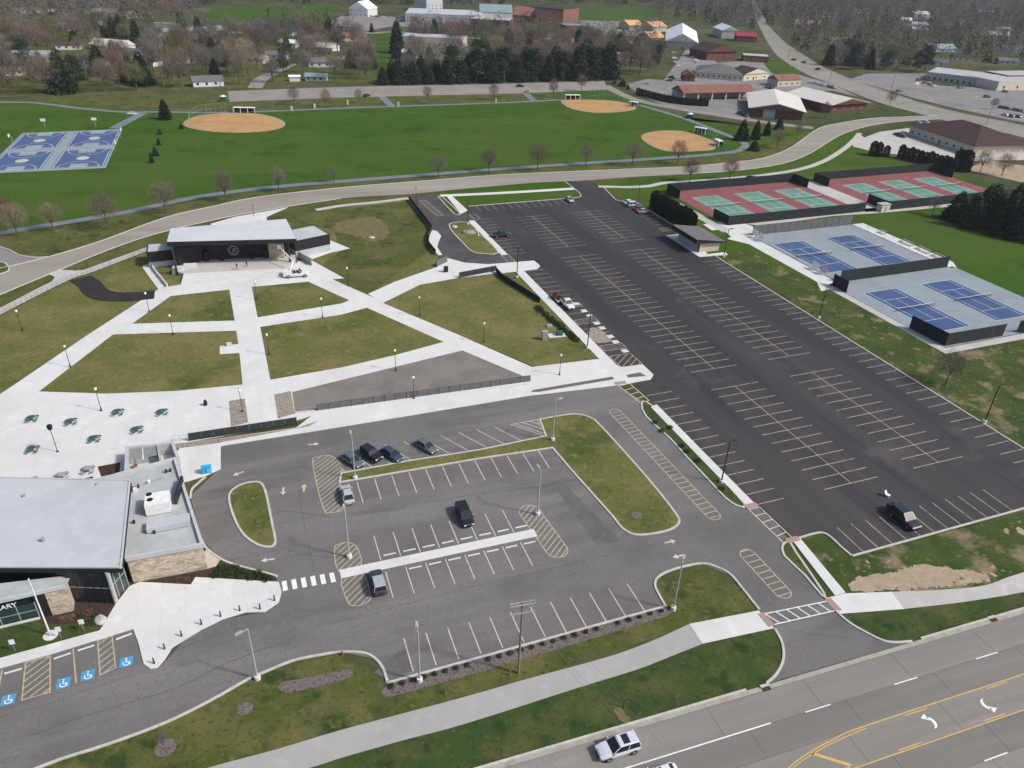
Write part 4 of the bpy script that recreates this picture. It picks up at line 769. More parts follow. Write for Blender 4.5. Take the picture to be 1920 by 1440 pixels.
c = g(108, 847, .1); t = thing('speaker_pole', (c.x, c.y, .1), 0, 'slim pole with a boxy black loudspeaker on the plaza', 'speaker pole')
MB().lathe([(.22, 0), (.2, .1), (.1, .2), (0, .2)], 9).obj('base', M['metal_dark'], t); MB().tube((0, 0, .1), (0, 0, 4.6), .06, n=7).obj('shaft', M['metal_dark'], t)
MB().add([(x, y, z) for z, s in ((4.5, .24), (5.35, .33)) for x, y in ((-s, -s), (s, -s), (s, s), (-s, s))], [(0, 3, 2, 1), (4, 5, 6, 7), (0, 1, 5, 4), (1, 2, 6, 5), (2, 3, 7, 6), (3, 0, 4, 7)]).obj('speaker_box', M['black'], t)
c = g(95, 1192); t = thing('flagpole', (c.x, c.y, 0), 0, 'bare white flagpole on a round footing in front of the library', 'flagpole')
MB().lathe([(.85, -.05), (.85, .12), (.0, .14)], 18).obj('footing', M['concrete'], t); MB().tube((0, 0, .1), (0, 0, 9.6), .12, .06, n=9).obj('mast', M['metal_white'], t); MB().lathe([(.02, 9.6), (.11, 9.7), (.02, 9.82)], 8).obj('finial', M['metal_white'], t)
for px, l in (((29, 1221), 'lawn sign furthest from the flagpole'), ((115, 1197), 'lawn sign just beside the flagpole footing'), ((158, 1183), 'lawn sign beside the pale boulder')):
    c = g(*px); t = thing('lawn_sign', (c.x, c.y, 0), math.radians(15), 'small white ' + l, 'sign')
    MB().tube((0, 0, 0), (0, 0, 1.5), .03, n=5).obj('stake', M['galv'], t); MB().box(-.3, .3, -.03, .03, 1.25, 2.0).obj('board', M['metal_white'], t)
BOLL = [(515, 1126), (488, 1142), (450, 1145), (414, 1156), (378, 1171), (341, 1193), (309, 1217), (289.5, 1244)]
for i, px in enumerate(BOLL):
    c = g(*px, .12); t = thing('bollard', (c.x, c.y, .12), 0, 'dark grey bollard along the curved kerb of the library plaza' if 0 < i < 7 else 'dark grey bollard at the ' + ('zebra crossing' if i == 0 else 'accessible bay') + ' end of the library plaza', 'bollard', 'bollards on the library plaza' if 0 < i < 7 else None)
    MB().lathe([(.10, 0), (.10, .92), (.07, .97), (0, .98)], 9).obj('shaft', M['metal_dark'], t); MB().lathe([(.105, .74), (.105, .82)], 9).obj('light_band', M['metal_grey'], t)
# picnic tables: round top, four curved benches, green steel
def picnic(px, label, top='green_metal', group='green picnic tables on the plaza', z=.1):
    c = g(*px, z); t = thing('picnic_table', (c.x, c.y, z), math.radians(20 + U(-6, 6)), label, 'picnic table', group)
    MB().lathe([(.62, .72), (.62, .76), (0, .765)], 14).obj('tabletop', M[top], t); MB().tube((0, 0, 0), (0, 0, .72), .06, n=6).obj('pedestal', M['metal_dark'], t)
    for k in range(4):
        a = math.pi / 4 + k * math.pi / 2; f = Frame((math.cos(a) * 1.02, math.sin(a) * 1.02), math.degrees(a))
        MB().prism(f.poly([(-.15, -.42), (.17, -.36), (.17, .36), (-.15, .42)]), .43, .47).obj('seat', M[top], t)
        MB().tube((0, 0, .12), (math.cos(a) * 1.0, math.sin(a) * 1.0, .12), .035, n=5).obj('leg', M['metal_dark'], t); MB().tube((math.cos(a) * 1.0, math.sin(a) * 1.0, 0), (math.cos(a) * 1.0, math.sin(a) * 1.0, .44), .035, n=5).obj('leg', M['metal_dark'], t)
TBL = [((61, 788), 'one green picnic table on the plaza behind the speaker pole'), ((134, 794), 'one green picnic table between the speaker pole and lamp post'), ((222, 776), 'one green picnic table right beside the plaza lamp post'), ((305, 776), 'one green picnic table near the black bin'), ((178, 826), 'one green picnic table before the library planting beds'), ((258, 809), 'one green picnic table beside the library courtyard'), ((62, 846), 'one green picnic table at the foot of the speaker pole')]
for px, l in TBL: picnic(px, l)
picnic((117, 896), 'grey picnic table tucked against the library roof edge', 'galv', None); picnic((166, 884), 'pale grey picnic table beside the brown planting bed', 'galv', None)
c = g(386, 760, .1); t = thing('litter_bin', (c.x, c.y, .1), 0, 'round black litter bin standing alone on the plaza', 'litter bin')
MB().lathe([(.26, 0), (.34, .3), (.34, .85), (.30, .9), (0, .9)], 12).obj('body', M['black'], t); MB().lathe([(.30, .92), (.26, 1.1), (.1, 1.2), (0, 1.2)], 10).obj('lid', M['metal_dark'], t)
c = g(836, 510, .1); t = thing('kiosk', (c.x, c.y, .1), math.radians(20), 'small black kiosk box at the park gate walk', 'kiosk'); MB().box(-.55, .55, -.3, .3, 0, 1.5).obj('cabinet', M['black'], t); MB().box(-.6, .6, -.35, .35, 1.5, 1.57).obj('top', M['metal_dark'], t)
for px, r_, l in (((879, 437), 1.7, 'large flat pale boulder on the loop island'), ((852, 426), .9, 'small grey boulder at the tip of the loop island'), ((188, 1163), .75, 'pale boulder at the corner of the library plaza bed'), ((697, 446), .8, 'white rock on the bare soil above the park lawn')):
    c = g(*px); t = thing('boulder', (c.x, c.y, 0), U(0, 3), l, 'boulder'); mb = MB(); pr = []
    for k in range(6): pr.append((r_ * math.cos(k / 5 * 1.57) ** .6 if k < 5 else 0.02, r_ * .55 * math.sin(k / 5 * 1.57)))
    mb.lathe(pr, 11); mb.v = [(x * U(.85, 1.1) * 1.35, y * U(.85, 1.1), z * U(.85, 1.1)) for x, y, z in mb.v]; mb.obj('rock', M['cobble' if r_ > 1 else 'concrete_old'], t, True)
# electrical cabinets on the lawn
c = g(1021, 637, .1); t = thing('utility_cabinet', (c.x, c.y, .1), math.radians(15), 'tall pale green utility cabinet on the park lawn', 'cabinet'); MB().box(-.6, .6, -.4, .4, 0, 2.1).obj('body', M['court_grey'], t); MB().box(-.65, .65, -.45, .45, 2.1, 2.16).obj('roof', M['metal_grey'], t); MB().box(-.02, .02, -.43, -.40, .15, 2.0).obj('door_seam', M['galv'], t)
c = g(1044, 629, .1); t = thing('transformer', (c.x, c.y, .1), math.radians(15), 'low green transformer on a white concrete pad on the lawn', 'transformer'); MB().box(-2.0, 2.0, -1.0, 1.0, 0, .12).obj('pad', M['concrete'], t); MB().box(-.1, 1.3, -.5, .6, .12, .95).obj('cabinet', M['green_metal'], t)
c = g(1030, 612, .1); t = thing('junction_box', (c.x, c.y, .1), math.radians(15), 'flat pale junction box behind the utility cabinet', 'box'); MB().box(-.6, .6, -.4, .4, 0, .35).obj('body', M['concrete_old'], t); MB().box(-.63, .63, -.43, .43, .35, .40).obj('lid', M['galv'], t)
# utility pole with two crossarms and the wires that run over the highway
c = g(972, 1262); t = thing('utility_pole', (c.x, c.y, 0), math.radians(16), 'grey wooden utility pole with two crossarms beside the shrub bed', 'utility pole')
HP = 12.0
MB().tube((0, 0, -.2), (0, 0, HP), .17, .12, n=8).obj('shaft', M['wood_pole'], t)
arms = [(HP - .15, -.22), (HP - .15, .22), (HP - 1.5, -.16)]
for zz, yy in arms:
    ar = MB().box(-1.55, 1.55, yy - .05, yy + .05, zz - .07, zz + .07).obj('crossarm', M['path_grey'], t)
    for x in (-1.4, -.8, .8, 1.4): MB().tube((x, yy, zz + .07), (x, yy, zz + .28), .045, n=5).obj('insulator', M['metal_grey'], ar)
MB().tube((.12, .1, 2), (.12, .1, 9.5), .04, n=5).obj('conduit', M['metal_grey'], t); MB().tube((-1.1, -.1, -.1), (-1.1, -.1, 1.1), .09, n=6).obj('guard_post', M['wood_pole'], t)
c2 = Vector((c.x, c.y, 0)); e2 = Vector((34.0, 22.0, 0)); f_ = Frame((0, 0), 16)
far_t = thing('utility_pole', (e2.x, e2.y, 0), math.radians(16), 'wooden utility pole on the far side of the highway carrying the same wires', 'utility pole')
MB().tube((0, 0, -.2), (0, 0, HP), .17, .12, n=8).obj('shaft', M['wood_pole'], far_t); MB().box(-1.55, 1.55, -.05, .05, HP - .22, HP - .08).obj('crossarm', M['path_grey'], far_t)
for x in (-1.4, -.8, .8, 1.4):
    o_ = f_(x, -.22); A = c2 + Vector((o_[0], o_[1], HP + .1)); B = e2 + Vector((f_(x, 0)[0], f_(x, 0)[1], HP)); mb = MB(); n = 10
    pts = [A + (B - A) * (i / n) - Vector((0, 0, 1.1 * 4 * (i / n) * (1 - i / n))) for i in range(n + 1)]
    for p, q in zip(pts, pts[1:]): mb.tube(p, q, .011, n=3, cap=False)
    mb.obj('overhead_wire', M['metal_grey'], label='thin overhead wire strung from the utility pole across the highway', cat='wire', group='wires from the utility pole')
c = g(1168, 1327); t = thing('marker_post', (c.x, c.y, 0), 0, 'thin green marker post in the highway verge above a bare spot', 'post'); MB().box(-.06, .06, -.03, .03, 0, 1.6).obj('stake', M['green_metal'], t); MB().box(-.08, .08, -.05, .05, 1.3, 1.65).obj('cap', M['green_metal'], t)
sheet('dirt_patch', ragged(smooth(gp([(1150, 1330), (1160, 1324), (1172, 1338), (1182, 1352), (1170, 1356), (1158, 1345)]), 3, True), .13, .3), .022, 'dry')
c = g(642, 1228); t = thing('fire_hydrant', (c.x, c.y, .0), 0, 'small red fire hydrant at the kerb of the library drive', 'hydrant'); MB().lathe([(.16, 0), (.16, .08), (.11, .1), (.11, .5), (.14, .52), (.1, .66), (.03, .72), (0, .73)], 9).obj('barrel', flat('hyd_red', (.35, .04, .03)), t); MB().tube((-.2, 0, .4), (.2, 0, .4), .06, n=6).obj('nozzle', M['metal_grey'], t)
# wood box by the library and a blue sculpture
c = g(386, 886, .12); t = thing('book_drop', (c.x, c.y, .12), math.radians(20), 'bright blue book drop bins beside the library drive', 'bin')
bm_ = flat('bright_blue', (.03, .36, .62)); bm2 = flat('cyan', (.10, .56, .72))
MB().add([(x, y, z) for z, s in ((0, .5), (1.15, .55)) for x, y in ((-s, -.42), (s * .2, -.42), (s * .2, .42), (-s, .42))], [(0, 3, 2, 1), (4, 5, 6, 7), (0, 1, 5, 4), (1, 2, 6, 5), (2, 3, 7, 6), (3, 0, 4, 7)]).obj('bin_body', bm_, t)
MB().box(.22, .95, -.42, .42, 0, 1.0).obj('bin_body', bm2, t); MB().box(-.6, .98, -.46, .46, 1.16, 1.24).obj('hood', bm_, t)
# things at the ball fields
def backstop(pts, h, label, n): return mesh_fence(gp(pts), h, n, label, 'galv', .05, (.02, .5, 1.0))
backstop([(356, 239), (357, 226), (372, 216), (395, 212), (424, 210)], 4.2, 'tall wire backstop behind the left infield', [3, 3, 3, 3])
backstop([(1105, 187), (1140, 184), (1160, 188), (1180, 196)], 4.2, 'tall wire backstop behind the upper infield', [4, 3, 3])
backstop([(1300, 251), (1330, 258), (1342, 268), (1338, 281)], 4.0, 'tall wire backstop behind the infield on the trail bend', [3, 2, 2])
def dugout(px, w, rz, label, wall='metal_white'):
    c = g(*px); t = thing('dugout', (c.x, c.y, 0), math.radians(rz), label, 'dugout')
    MB().box(-w / 2, w / 2, -.1, 2.2, 2.3, 2.5).obj('roof', M[wall], t); MB().box(-w / 2 + .25, w / 2 - .25, 2.0, 2.1, 0, 2.3).obj('back_wall', M['black'], t)
    for x in (-w / 2 + .1, -w / 6, w / 6, w / 2 - .1): MB().box(x - .12, x + .12, -.05, .19, 0, 2.3).obj('post', M[wall], t)
    MB().box(-w / 2 + .4, w / 2 - .4, 1.2, 1.7, .42, .5).obj('bench', M['metal_grey'], t)
dugout((458, 212), 10, 6, 'white framed dugout with dark back beside the left infield'); dugout((1074, 187), 8.5, 10, 'white framed dugout with dark openings beside the upper infield')
dugout((1311, 250), 6, -35, 'small cream dugout beside the trail bend infield'); dugout((1342, 273), 5, -75, 'small pale dugout at the home plate corner near the trail bend')
dugout((1186, 200), 5, -30, 'low pale dugout at the far corner of the upper infield')
for px, h, l in (((419, 190), 3.2, 'small pale ticket booth at the corner of the far parking strip'), ((1293, 222), 3.0, 'dark equipment box with white top beside the trail')):
    c = g(*px); t = thing('booth', (c.x, c.y, 0), .2, l, 'booth'); MB().box(-1.3, 1.3, -1, 1, 0, h - .8).obj('wall', M['green_metal' if px[0] < 500 else 'metal_dark'], t); MB().lathe([(1.9, h - .8), (.1, h), (0, h)], 4).obj('roof', M['metal_white'], t)
for k, (px, rz) in enumerate((((85, 240), 15), ((180, 238), 15), ((25, 271), -75), ((226, 258), 105), ((216, 284), 105), ((115, 232), 15))[:5]):
    c = g(*px); t = thing('basketball_hoop', (c.x, c.y, 0), math.radians(rz), 'basketball hoop on a pole at the ' + ['court edge left of the trail spur', 'court edge beside the trail spur', 'outer side of the court pad', 'field side of the pad, upper', 'field side of the pad, lower'][k], 'hoop')
    MB().tube((0, 0, 0), (0, 0, 3.2), .1, n=6).obj('pole', M['galv'], t); MB().box(-1.0, 1.0, -.75, -.68, 2.9, 4.0).obj('backboard', M['metal_white'], t); MB().tube((0, 0, 3.1), (0, -.7, 3.2), .06, n=5).obj('arm', M['galv'], t)
    mb = MB(); mb.strip([(.23 * math.cos(i * .628), -.98 + .23 * math.sin(i * .628)) for i in range(10)], .04, 3.05, True); mb.obj('rim', M['light_r'], t)
c = g(248, 213); t = thing('concrete_table', (c.x, c.y, 0), 0, 'white concrete picnic slab where the trail forks to the courts', 'table'); MB().box(-2.2, 2.2, -1.2, 1.2, 0, .1).obj('pad', M['concrete'], t); MB().box(-.9, .9, -.4, .4, .68, .76).obj('tabletop', M['concrete'], t); MB().box(-.2, .2, -.2, .2, .1, .68).obj('pedestal', M['concrete'], t)
# white marker posts along the upper trail
for k, px in enumerate(((547, 208), (590, 203), (652, 196), (747, 200), (930, 193))):
    c = g(*px); t = thing('trail_post', (c.x, c.y, 0), 0, 'white post standing along the upper trail of the sports field', 'post', 'white posts on the upper trail'); MB().box(-.35, .35, -.25, .25, 0, 2.3).obj('board', M['metal_white'], t); MB().box(-.4, .4, -.3, .3, 2.3, 2.4).obj('cap', M['metal_grey'], t)
# people
def person(c, z, h, rz, shirt, label, walk=.18, trousers=(.03, .03, .035)):
    t = thing('person', (c.x, c.y, z), rz, label, 'person', None)
    V = [(0, 0, .53), (0, 0, .64), (0, .01, .78), (0, 0, .845), (0, .01, .935), (.055, 0, .51), (.06, walk * .5, .28), (.06, walk * .2, .03), (.06, walk * .2 + .07, .01), (-.055, 0, .51), (-.06, -walk * .4, .28), (-.06, -walk, .04), (-.06, -walk + .07, .02), (.115, 0, .79), (.14, -.03, .63), (.13, .06, .49), (-.115, 0, .79), (-.14, .03, .63), (-.13, -.04, .48)]
    E_ = [(0, 1), (1, 2), (2, 3), (3, 4), (0, 5), (5, 6), (6, 7), (7, 8), (0, 9), (9, 10), (10, 11), (11, 12), (2, 13), (13, 14), (14, 15), (2, 16), (16, 17), (17, 18)]
    rad = [.085, .085, .085, .038, .062, .058, .038, .025, .022, .058, .038, .025, .022, .045, .032, .024, .045, .032, .024]
    me = bpy.data.meshes.new('body'); me.from_pydata([(x * h, y * h, zz * h) for x, y, zz in V], E_, []); o = bpy.data.objects.new('body', me); link(o, t)
    sk = o.modifiers.new('skin', 'SKIN')
    for i, r in enumerate(rad): me.skin_vertices[0].data[i].radius = (r * h, r * h * .8)
    me.skin_vertices[0].data[0].use_root = True
    o.modifiers.new('sub', 'SUBSURF').levels = 1; me.materials.append(flat('cloth', shirt))
    mb = MB(); mb.lathe([(.0, .90 * h), (.045 * h, .905 * h), (.062 * h, .945 * h), (.045 * h, .99 * h), (0, 1.0 * h)], 8); mb.obj('hair', flat('hair', (.03, .022, .018)), t, True)
c = g(445, 505, 1.05); person(c, 1.05, 1.75, .3, (.06, .065, .07), 'person in dark clothes standing on the stage below the emblem'); c = g(463, 500, 1.05); person(c, 1.05, 1.72, 2.6, (.025, .025, .03), 'person in black walking on the stage floor')
# ---------------------------------------------------------------- buildings
M['stone'] = surf('stone', [(.50, .42, .33), ((.36, .29, .22), 1.6, .46, .58, 1), ((.62, .54, .44), 2.3, .5, .64, 1), ((.28, .23, .18), 4.5, .58, .68, 1)], bump=.9, bump_scale=3.0, stretch=(2.2, 2.2, .8))
M['roof_white'] = surf('roof_white', [(.47, .485, .495), ((.43, .445, .455), .12, .44, .64, 0), ((.51, .525, .53), .4, .52, .72, 0), ((.40, .405, .40), 1.1, .62, .76, 0)], rough=.6)
M['roof_grey'] = surf('roof_grey', [(.42, .44, .44), ((.36, .375, .37), .25, .42, .64, 0), ((.47, .485, .48), .8, .52, .72, 0), ((.30, .30, .285), 1.4, .62, .75, 0)], rough=.8)
M['wall_white'] = flat('wall_white', (.60, .62, .61), .8); M['stage_base'] = flat('stage_base', (.40, .43, .44), .85); M['wall_dark'] = flat('wall_dark', (.017, .019, .022), .7, var=.25)
M['wall_cream'] = flat('wall_cream', (.58, .53, .42), .85); M['wall_beige'] = flat('wall_beige', (.50, .44, .35), .85); M['wall_grey'] = flat('wall_grey', (.38, .38, .37), .85)
M['brick'] = surf('brick', [(.15, .068, .054), ((.115, .05, .04), .5, .45, .65, 0), ((.19, .09, .07), 1.5, .5, .7, 0)])
M['shingle_brown'] = surf('shingle_brown', [(.075, .052, .048), ((.058, .040, .037), .7, .42, .64, 0), ((.092, .066, .06), 2, .52, .72, 0)])
M['shingle_grey'] = surf('shingle_grey', [(.15, .15, .155), ((.12, .12, .125), .5, .42, .64, 0), ((.18, .18, .182), 2, .52, .72, 0)])
M['shingle_red'] = surf('shingle_red', [(.235, .115, .095), ((.20, .092, .076), .4, .42, .64, 0), ((.27, .145, .12), 1.5, .52, .72, 0)])
M['shingle_tan'] = surf('shingle_tan', [(.30, .25, .205), ((.25, .205, .17), .4, .42, .64, 0)])
M['metal_roof'] = surf('metal_roof', [(.62, .60, .53), ((.57, .55, .48), .2, .42, .64, 0), ((.66, .64, .57), .7, .52, .72, 0)], rough=.5)
M['metal_roof_white'] = flat('metal_roof_white', (.74, .77, .78), .5); M['roof_teal'] = flat('roof_teal', (.22, .30, .30), .7); M['roof_orange'] = flat('roof_orange', (.62, .38, .19), .7); M['roof_black'] = flat('roof_black', (.022, .024, .03), .6)
M['wall_teal'] = flat('wall_teal', (.30, .40, .40), .85)

def ring_box(mb, poly, z0, z1, t):
    """upright wall band of thickness t round a polygon"""
    mb.ribbon(poly, t, z0, z1, True); return mb
# ---- library
c0 = g(218.8, 1130)
LB = thing('library', (c0.x, c0.y, 0), 0, 'low library with white roofs, pale stone walls and dark glass front', 'library')
def lp(pts): return [(x - c0.x, y - c0.y) for x, y in pts]
z_r = 4.65
low = lp([tuple(g(380, 1020, z_r)[:2]), tuple(g(328, 857, z_r)[:2]), tuple(g(160, 903, z_r)[:2]), tuple(g(236, 1046, z_r)[:2])])
cx_ = sum(p[0] for p in low) / 4; cy_ = sum(p[1] for p in low) / 4
ins = lambda k: [(cx_ + (x - cx_) * k, cy_ + (y - cy_) * k) for x, y in low]
MB().prism(ins(.99), 0, 4.1, False).obj('stone_wall', M['stone'], LB)
MB().sheet(ins(.97), 4.16).obj('flat_roof', M['roof_grey'], LB)
ring_box(MB(), ins(.985), 4.0, z_r, .42).obj('parapet', M['roof_white'], LB)
def on_roof(px, z): p = g(*px, z); return Vector((p.x - c0.x, p.y - c0.y))
RA = math.radians(21)
def rbox(name, px, w, d, z0, z1, mat, ang=21, parent=None, dx=0, dy=0):
    p = on_roof(px, z0); f = Frame((p.x + dx, p.y + dy), ang); return MB().prism(f.poly([(-w / 2, -d / 2), (w / 2, -d / 2), (w / 2, d / 2), (-w / 2, d / 2)]), z0, z1).obj(name, M[mat], parent or LB)
hv = rbox('rooftop_unit', (299, 952), 3.3, 2.9, 4.3, 6.1, 'metal_white')
for px in ((279, 927), (281, 937)):
    p = on_roof(px, 6.1); MB().lathe([(.42, 6.1), (.42, 6.16), (0, 6.17)], 12, (p.x, p.y)).obj('fan_grille', M['black'], hv)
rbox('access_hood', (284, 961), .7, .6, 4.16, 5.0, 'metal_white')
rbox('duct_housing', (317, 985), 5.6, 1.9, 4.3, 5.1, 'roof_white')
rbox('screen_wall', (337, 925), .35, 5.2, 4.2, 5.5, 'metal_dark', 11)
for px, s in (((254, 921), .5), ((260, 914), .25), ((280, 906), .35), ((312, 886), .3), ((320, 884), .3), ((252, 981), .3), ((296, 990), .35), ((316, 984), .25), ((290, 1000), .3), ((249, 918), .3)): rbox('roof_vent', px, s, s, 4.16, 4.16 + .55, 'metal_white' if s > .3 else 'metal_dark')
MB().ribbon(lp([tuple(g(271, 908, 4.2)[:2]), tuple(g(304, 897, 4.2)[:2])]), .12, 4.2, 4.35).obj('gas_pipe', M['galv'], LB)
# main roof: a thin slab that rises towards the back
zf, zb = 6.2, 7.0
rf = lp([tuple(g(228, 1065, zf)[:2]), tuple(g(245, 900, zb)[:2])]); W = Vector((math.cos(math.radians(183)), math.sin(math.radians(183)))) * 34
main = [rf[0], rf[1], (rf[1][0] + W.x, rf[1][1] + W.y * .6), (rf[0][0] + W.x, rf[0][1] + W.y)]
zz = [zf, zb, zb, zf]
MB().prism(main, [z - .85 for z in zz], [z - .08 for z in zz]).obj('fascia', M['wall_dark'], LB)
k2 = [(x * 1.0, y) for x, y in main]; mcx = sum(p[0] for p in main) / 4; mcy = sum(p[1] for p in main) / 4
inm = [(mcx + (x - mcx) * .985, mcy + (y - mcy) * .975) for x, y in main]
MB().prism(inm, [z - .1 for z in zz], [z + .0 for z in zz]).obj('roof', M['roof_white'], LB)
for a, b in ((0, 1), (1, 2), (3, 0)):
    p, q = Vector((*main[a], zz[a])), Vector((*main[b], zz[b])); dirv = (q - p).normalized(); nn = Vector((-dirv.y, dirv.x, 0)) * .22
    MB().add([p - Vector((0, 0, .1)), q - Vector((0, 0, .1)), q + nn - Vector((0, 0, .1)), p + nn - Vector((0, 0, .1)), p + Vector((0, 0, .12)), q + Vector((0, 0, .12)), q + nn + Vector((0, 0, .12)), p + nn + Vector((0, 0, .12))], [(0, 3, 2, 1), (4, 5, 6, 7), (0, 1, 5, 4), (1, 2, 6, 5), (2, 3, 7, 6), (3, 0, 4, 7)]).obj('roof_edge', M['roof_white' if a != 3 else 'roof_white'], LB)
for px in ((47, 933), (184, 912), (82, 1013)): rbox('roof_vent', px, .35, .35, 6.6, 7.2, 'metal_grey')
# walls below the main roof
GLN = [tuple(g(141, 1128)[:2]), tuple(g(215, 1131)[:2]), tuple(g(241, 1099)[:2])]
gl = lp(GLN)
bx0 = (main[3][0] + 1.5, gl[0][1] + 1.2)
MB().prism([(gl[0][0], gl[0][1] + .25), (gl[1][0] - .2, gl[1][1] + .25), (gl[2][0] - .3, gl[2][1]), (rf[1][0] - .6, rf[1][1] - .8), (main[2][0] + 1, main[2][1] - 1), bx0], .1, 5.35, False).obj('inner_wall', M['glass'], LB)
def glazing(p, q, z0, z1, n, rows, parent, mat='glass'):
    """mullions, transoms and one pane for each opening, set in a wall line"""
    p, q = Vector(p), Vector(q); L = (q - p).length; d = (q - p) / L; nn = Vector((d.y, -d.x))
    for i in range(n + 1):
        c = p + d * (L * i / n); f = Frame(c, math.degrees(math.atan2(d.y, d.x))); MB().prism(f.poly([(-.05, -.09), (.05, -.09), (.05, .06), (-.05, .06)]), z0, z1).obj('mullion', M['metal_dark'] if mat != 'glass_teal' else M['metal_grey'], parent)
    zs = [z0 + (z1 - z0) * k / rows for k in range(rows + 1)]
    for zq in zs[1:-1]: f = Frame(p, math.degrees(math.atan2(d.y, d.x))); MB().prism(f.poly([(.05, -.08), (L - .05, -.08), (L - .05, .05), (.05, .05)]), zq - .04, zq + .04).obj('transom', M['metal_grey'], parent)
    for i in range(n):
        for k in range(rows):
            f = Frame(p + d * (L * i / n), math.degrees(math.atan2(d.y, d.x))); MB().prism(f.poly([(.06, -.05), (L / n - .06, -.05), (L / n - .06, -.02), (.06, -.02)]), zs[k] + .05, zs[k + 1] - .05).obj('pane', M[mat], parent)
glazing(gl[0], gl[1], .15, 5.3, 5, 2, LB); glazing(gl[1], gl[2], .15, 5.3, 3, 2, LB, 'glass_teal')
MB().tube((0, 0, 0), (.0, .0, 5.4), .28, n=12).obj('column', M['metal_grey'], LB)
# front wing with the sign
wl = lp([tuple(g(138.5, 1145)[:2]), tuple(g(99, 1154)[:2]), tuple(g(76, 1159)[:2]), tuple(g(0, 1177)[:2])])
ext = Vector(wl[3]) - Vector(wl[2]); far_p = Vector(wl[3]) + ext.normalized() * 14
nw = Vector((-ext.y, ext.x)).normalized(); nw = nw if nw.y > 0 else -nw
back = [(Vector(p) + nw * 6) for p in (wl[0], far_p)]
MB().prism([wl[0], tuple(far_p), tuple(back[1]), (wl[0][0] + nw.x * 2.2 + .5, wl[0][1] + nw.y * 2.2)], 4.1, 4.28).obj('wing_roof', M['roof_grey'], LB)
MB().ribbon([wl[0], tuple(far_p)], .35, 4.1, 4.6).obj('wing_parapet', M['roof_white'], LB)
MB().prism([wl[0], wl[1], tuple(Vector(wl[1]) + nw * 2), (wl[0][0] + nw.x * 2.1, wl[0][1] + nw.y * 2.1)], 0, 4.1).obj('stone_pier', M['stone'], LB)
MB().prism([wl[1], wl[2], tuple(Vector(wl[2]) + nw * 1.5), tuple(Vector(wl[1]) + nw * 1.5)], 0, 4.1).obj('dark_pier', M['wall_dark'], LB)
MB().prism([tuple(Vector(wl[2]) + nw * .3), tuple(far_p + nw * .3), tuple(far_p + nw * 3), tuple(Vector(wl[2]) + nw * 3)], 0, 4.09).obj('sign_band', M['glass'], LB)
glazing(tuple(far_p), wl[2], .3, 2.9, 9, 2, LB, 'glass_teal')
MB().ribbon([wl[2], tuple(far_p)], .4, 0, .28).obj('sill', M['concrete'], LB)
def text_obj(s, size, mat, parent, loc, rot, ext_=.03):
    cu = bpy.data.curves.new('lettering', 'FONT'); cu.body = s; cu.size = size; cu.extrude = ext_; cu.align_x = 'RIGHT'
    o = bpy.data.objects.new('lettering', cu); me = o.to_mesh().copy() if False else None
    COL.objects.link(o); dg = bpy.context.evaluated_depsgraph_get(); me = bpy.data.meshes.new_from_object(o.evaluated_get(dg)); bpy.data.objects.remove(o)
    me.materials.clear(); me.materials.append(M[mat]); o2 = bpy.data.objects.new('lettering', me); o2.location = loc; o2.rotation_euler = rot; return link(o2, parent)
ta = math.atan2(-ext.y, -ext.x); sp = Vector(wl[2]) + ext.normalized() * 1.75 - nw * .30
text_obj('LIBRARY', .95, 'metal_white', LB, (sp.x - nw.x * .02, sp.y - nw.y * .02, 3.12), (math.pi / 2, 0, ta), .05)
for n_, q in (('planting_bed', [(76, 1160), (138, 1146), (141, 1129), (216, 1132), (196, 1165), (190, 1176), (160, 1168), (100, 1172), (80, 1170)]), ('planting_bed', [(272, 1092), (385, 1069), (410, 1058), (430, 1062), (510, 1079), (522, 1088), (366, 1082), (358, 1097)])): sheet(n_, gp(q), .05, 'mulch')
sheet('verge', gp([(-200, 1225), (0, 1178), (80, 1160), (100, 1168), (160, 1165), (192, 1172), (186, 1183), (0, 1236), (-200, 1290)]), .03, 'deep')
slab('sidewalk', gp([(-200, 1290), (0, 1235), (187, 1183), (190, 1179), (218, 1132), (243, 1100), (262, 1092), (358, 1097), (367, 1083), (523, 1092), (528, 1110), (523, 1130), (497, 1148), (460, 1149), (417, 1162), (377, 1182), (347, 1200), (323, 1215), (310, 1236), (295, 1253), (283, 1255), (270, 1246), (260, 1207), (250, 1180), (97, 1227), (0, 1254), (-200, 1312)]), .12, 'concrete')
slab('sidewalk', gp([(388, 1029), (413, 1049), (405, 1062), (389, 1067), (380, 1040)]), .08, 'wall_beige')
# courtyard at the back of the library
yard = lp([tuple(g(238, 838, 2.4)[:2]), tuple(g(323, 829, 2.4)[:2]), tuple(g(333, 856, 2.4)[:2]), tuple(g(236, 884, 2.4)[:2])])
MB().ribbon([yard[3], yard[0], yard[1], yard[2]], .5, 0, 2.4).obj('courtyard_wall', M['roof_white'], LB)
mid = lambda a, b, t: (a[0] + (b[0] - a[0]) * t, a[1] + (b[1] - a[1]) * t)
MB().sheet([yard[0], yard[1], yard[2], yard[3]], .13).obj('courtyard_floor', M['concrete'], LB)
MB().ribbon([mid(yard[0], yard[1], .66), mid(yard[3], yard[2], .66)], .25, .13, 2.3).obj('courtyard_wall', M['wall_grey'], LB)
for k in range(9):
    s = .06 + .055 * k; MB().ribbon([mid(mid(yard[0], yard[3], s), mid(yard[1], yard[2], s), .05), mid(mid(yard[0], yard[3], s), mid(yard[1], yard[2], s), .62)], .12, 2.0, 2.1).obj('pergola_slat', M['galv'], LB)
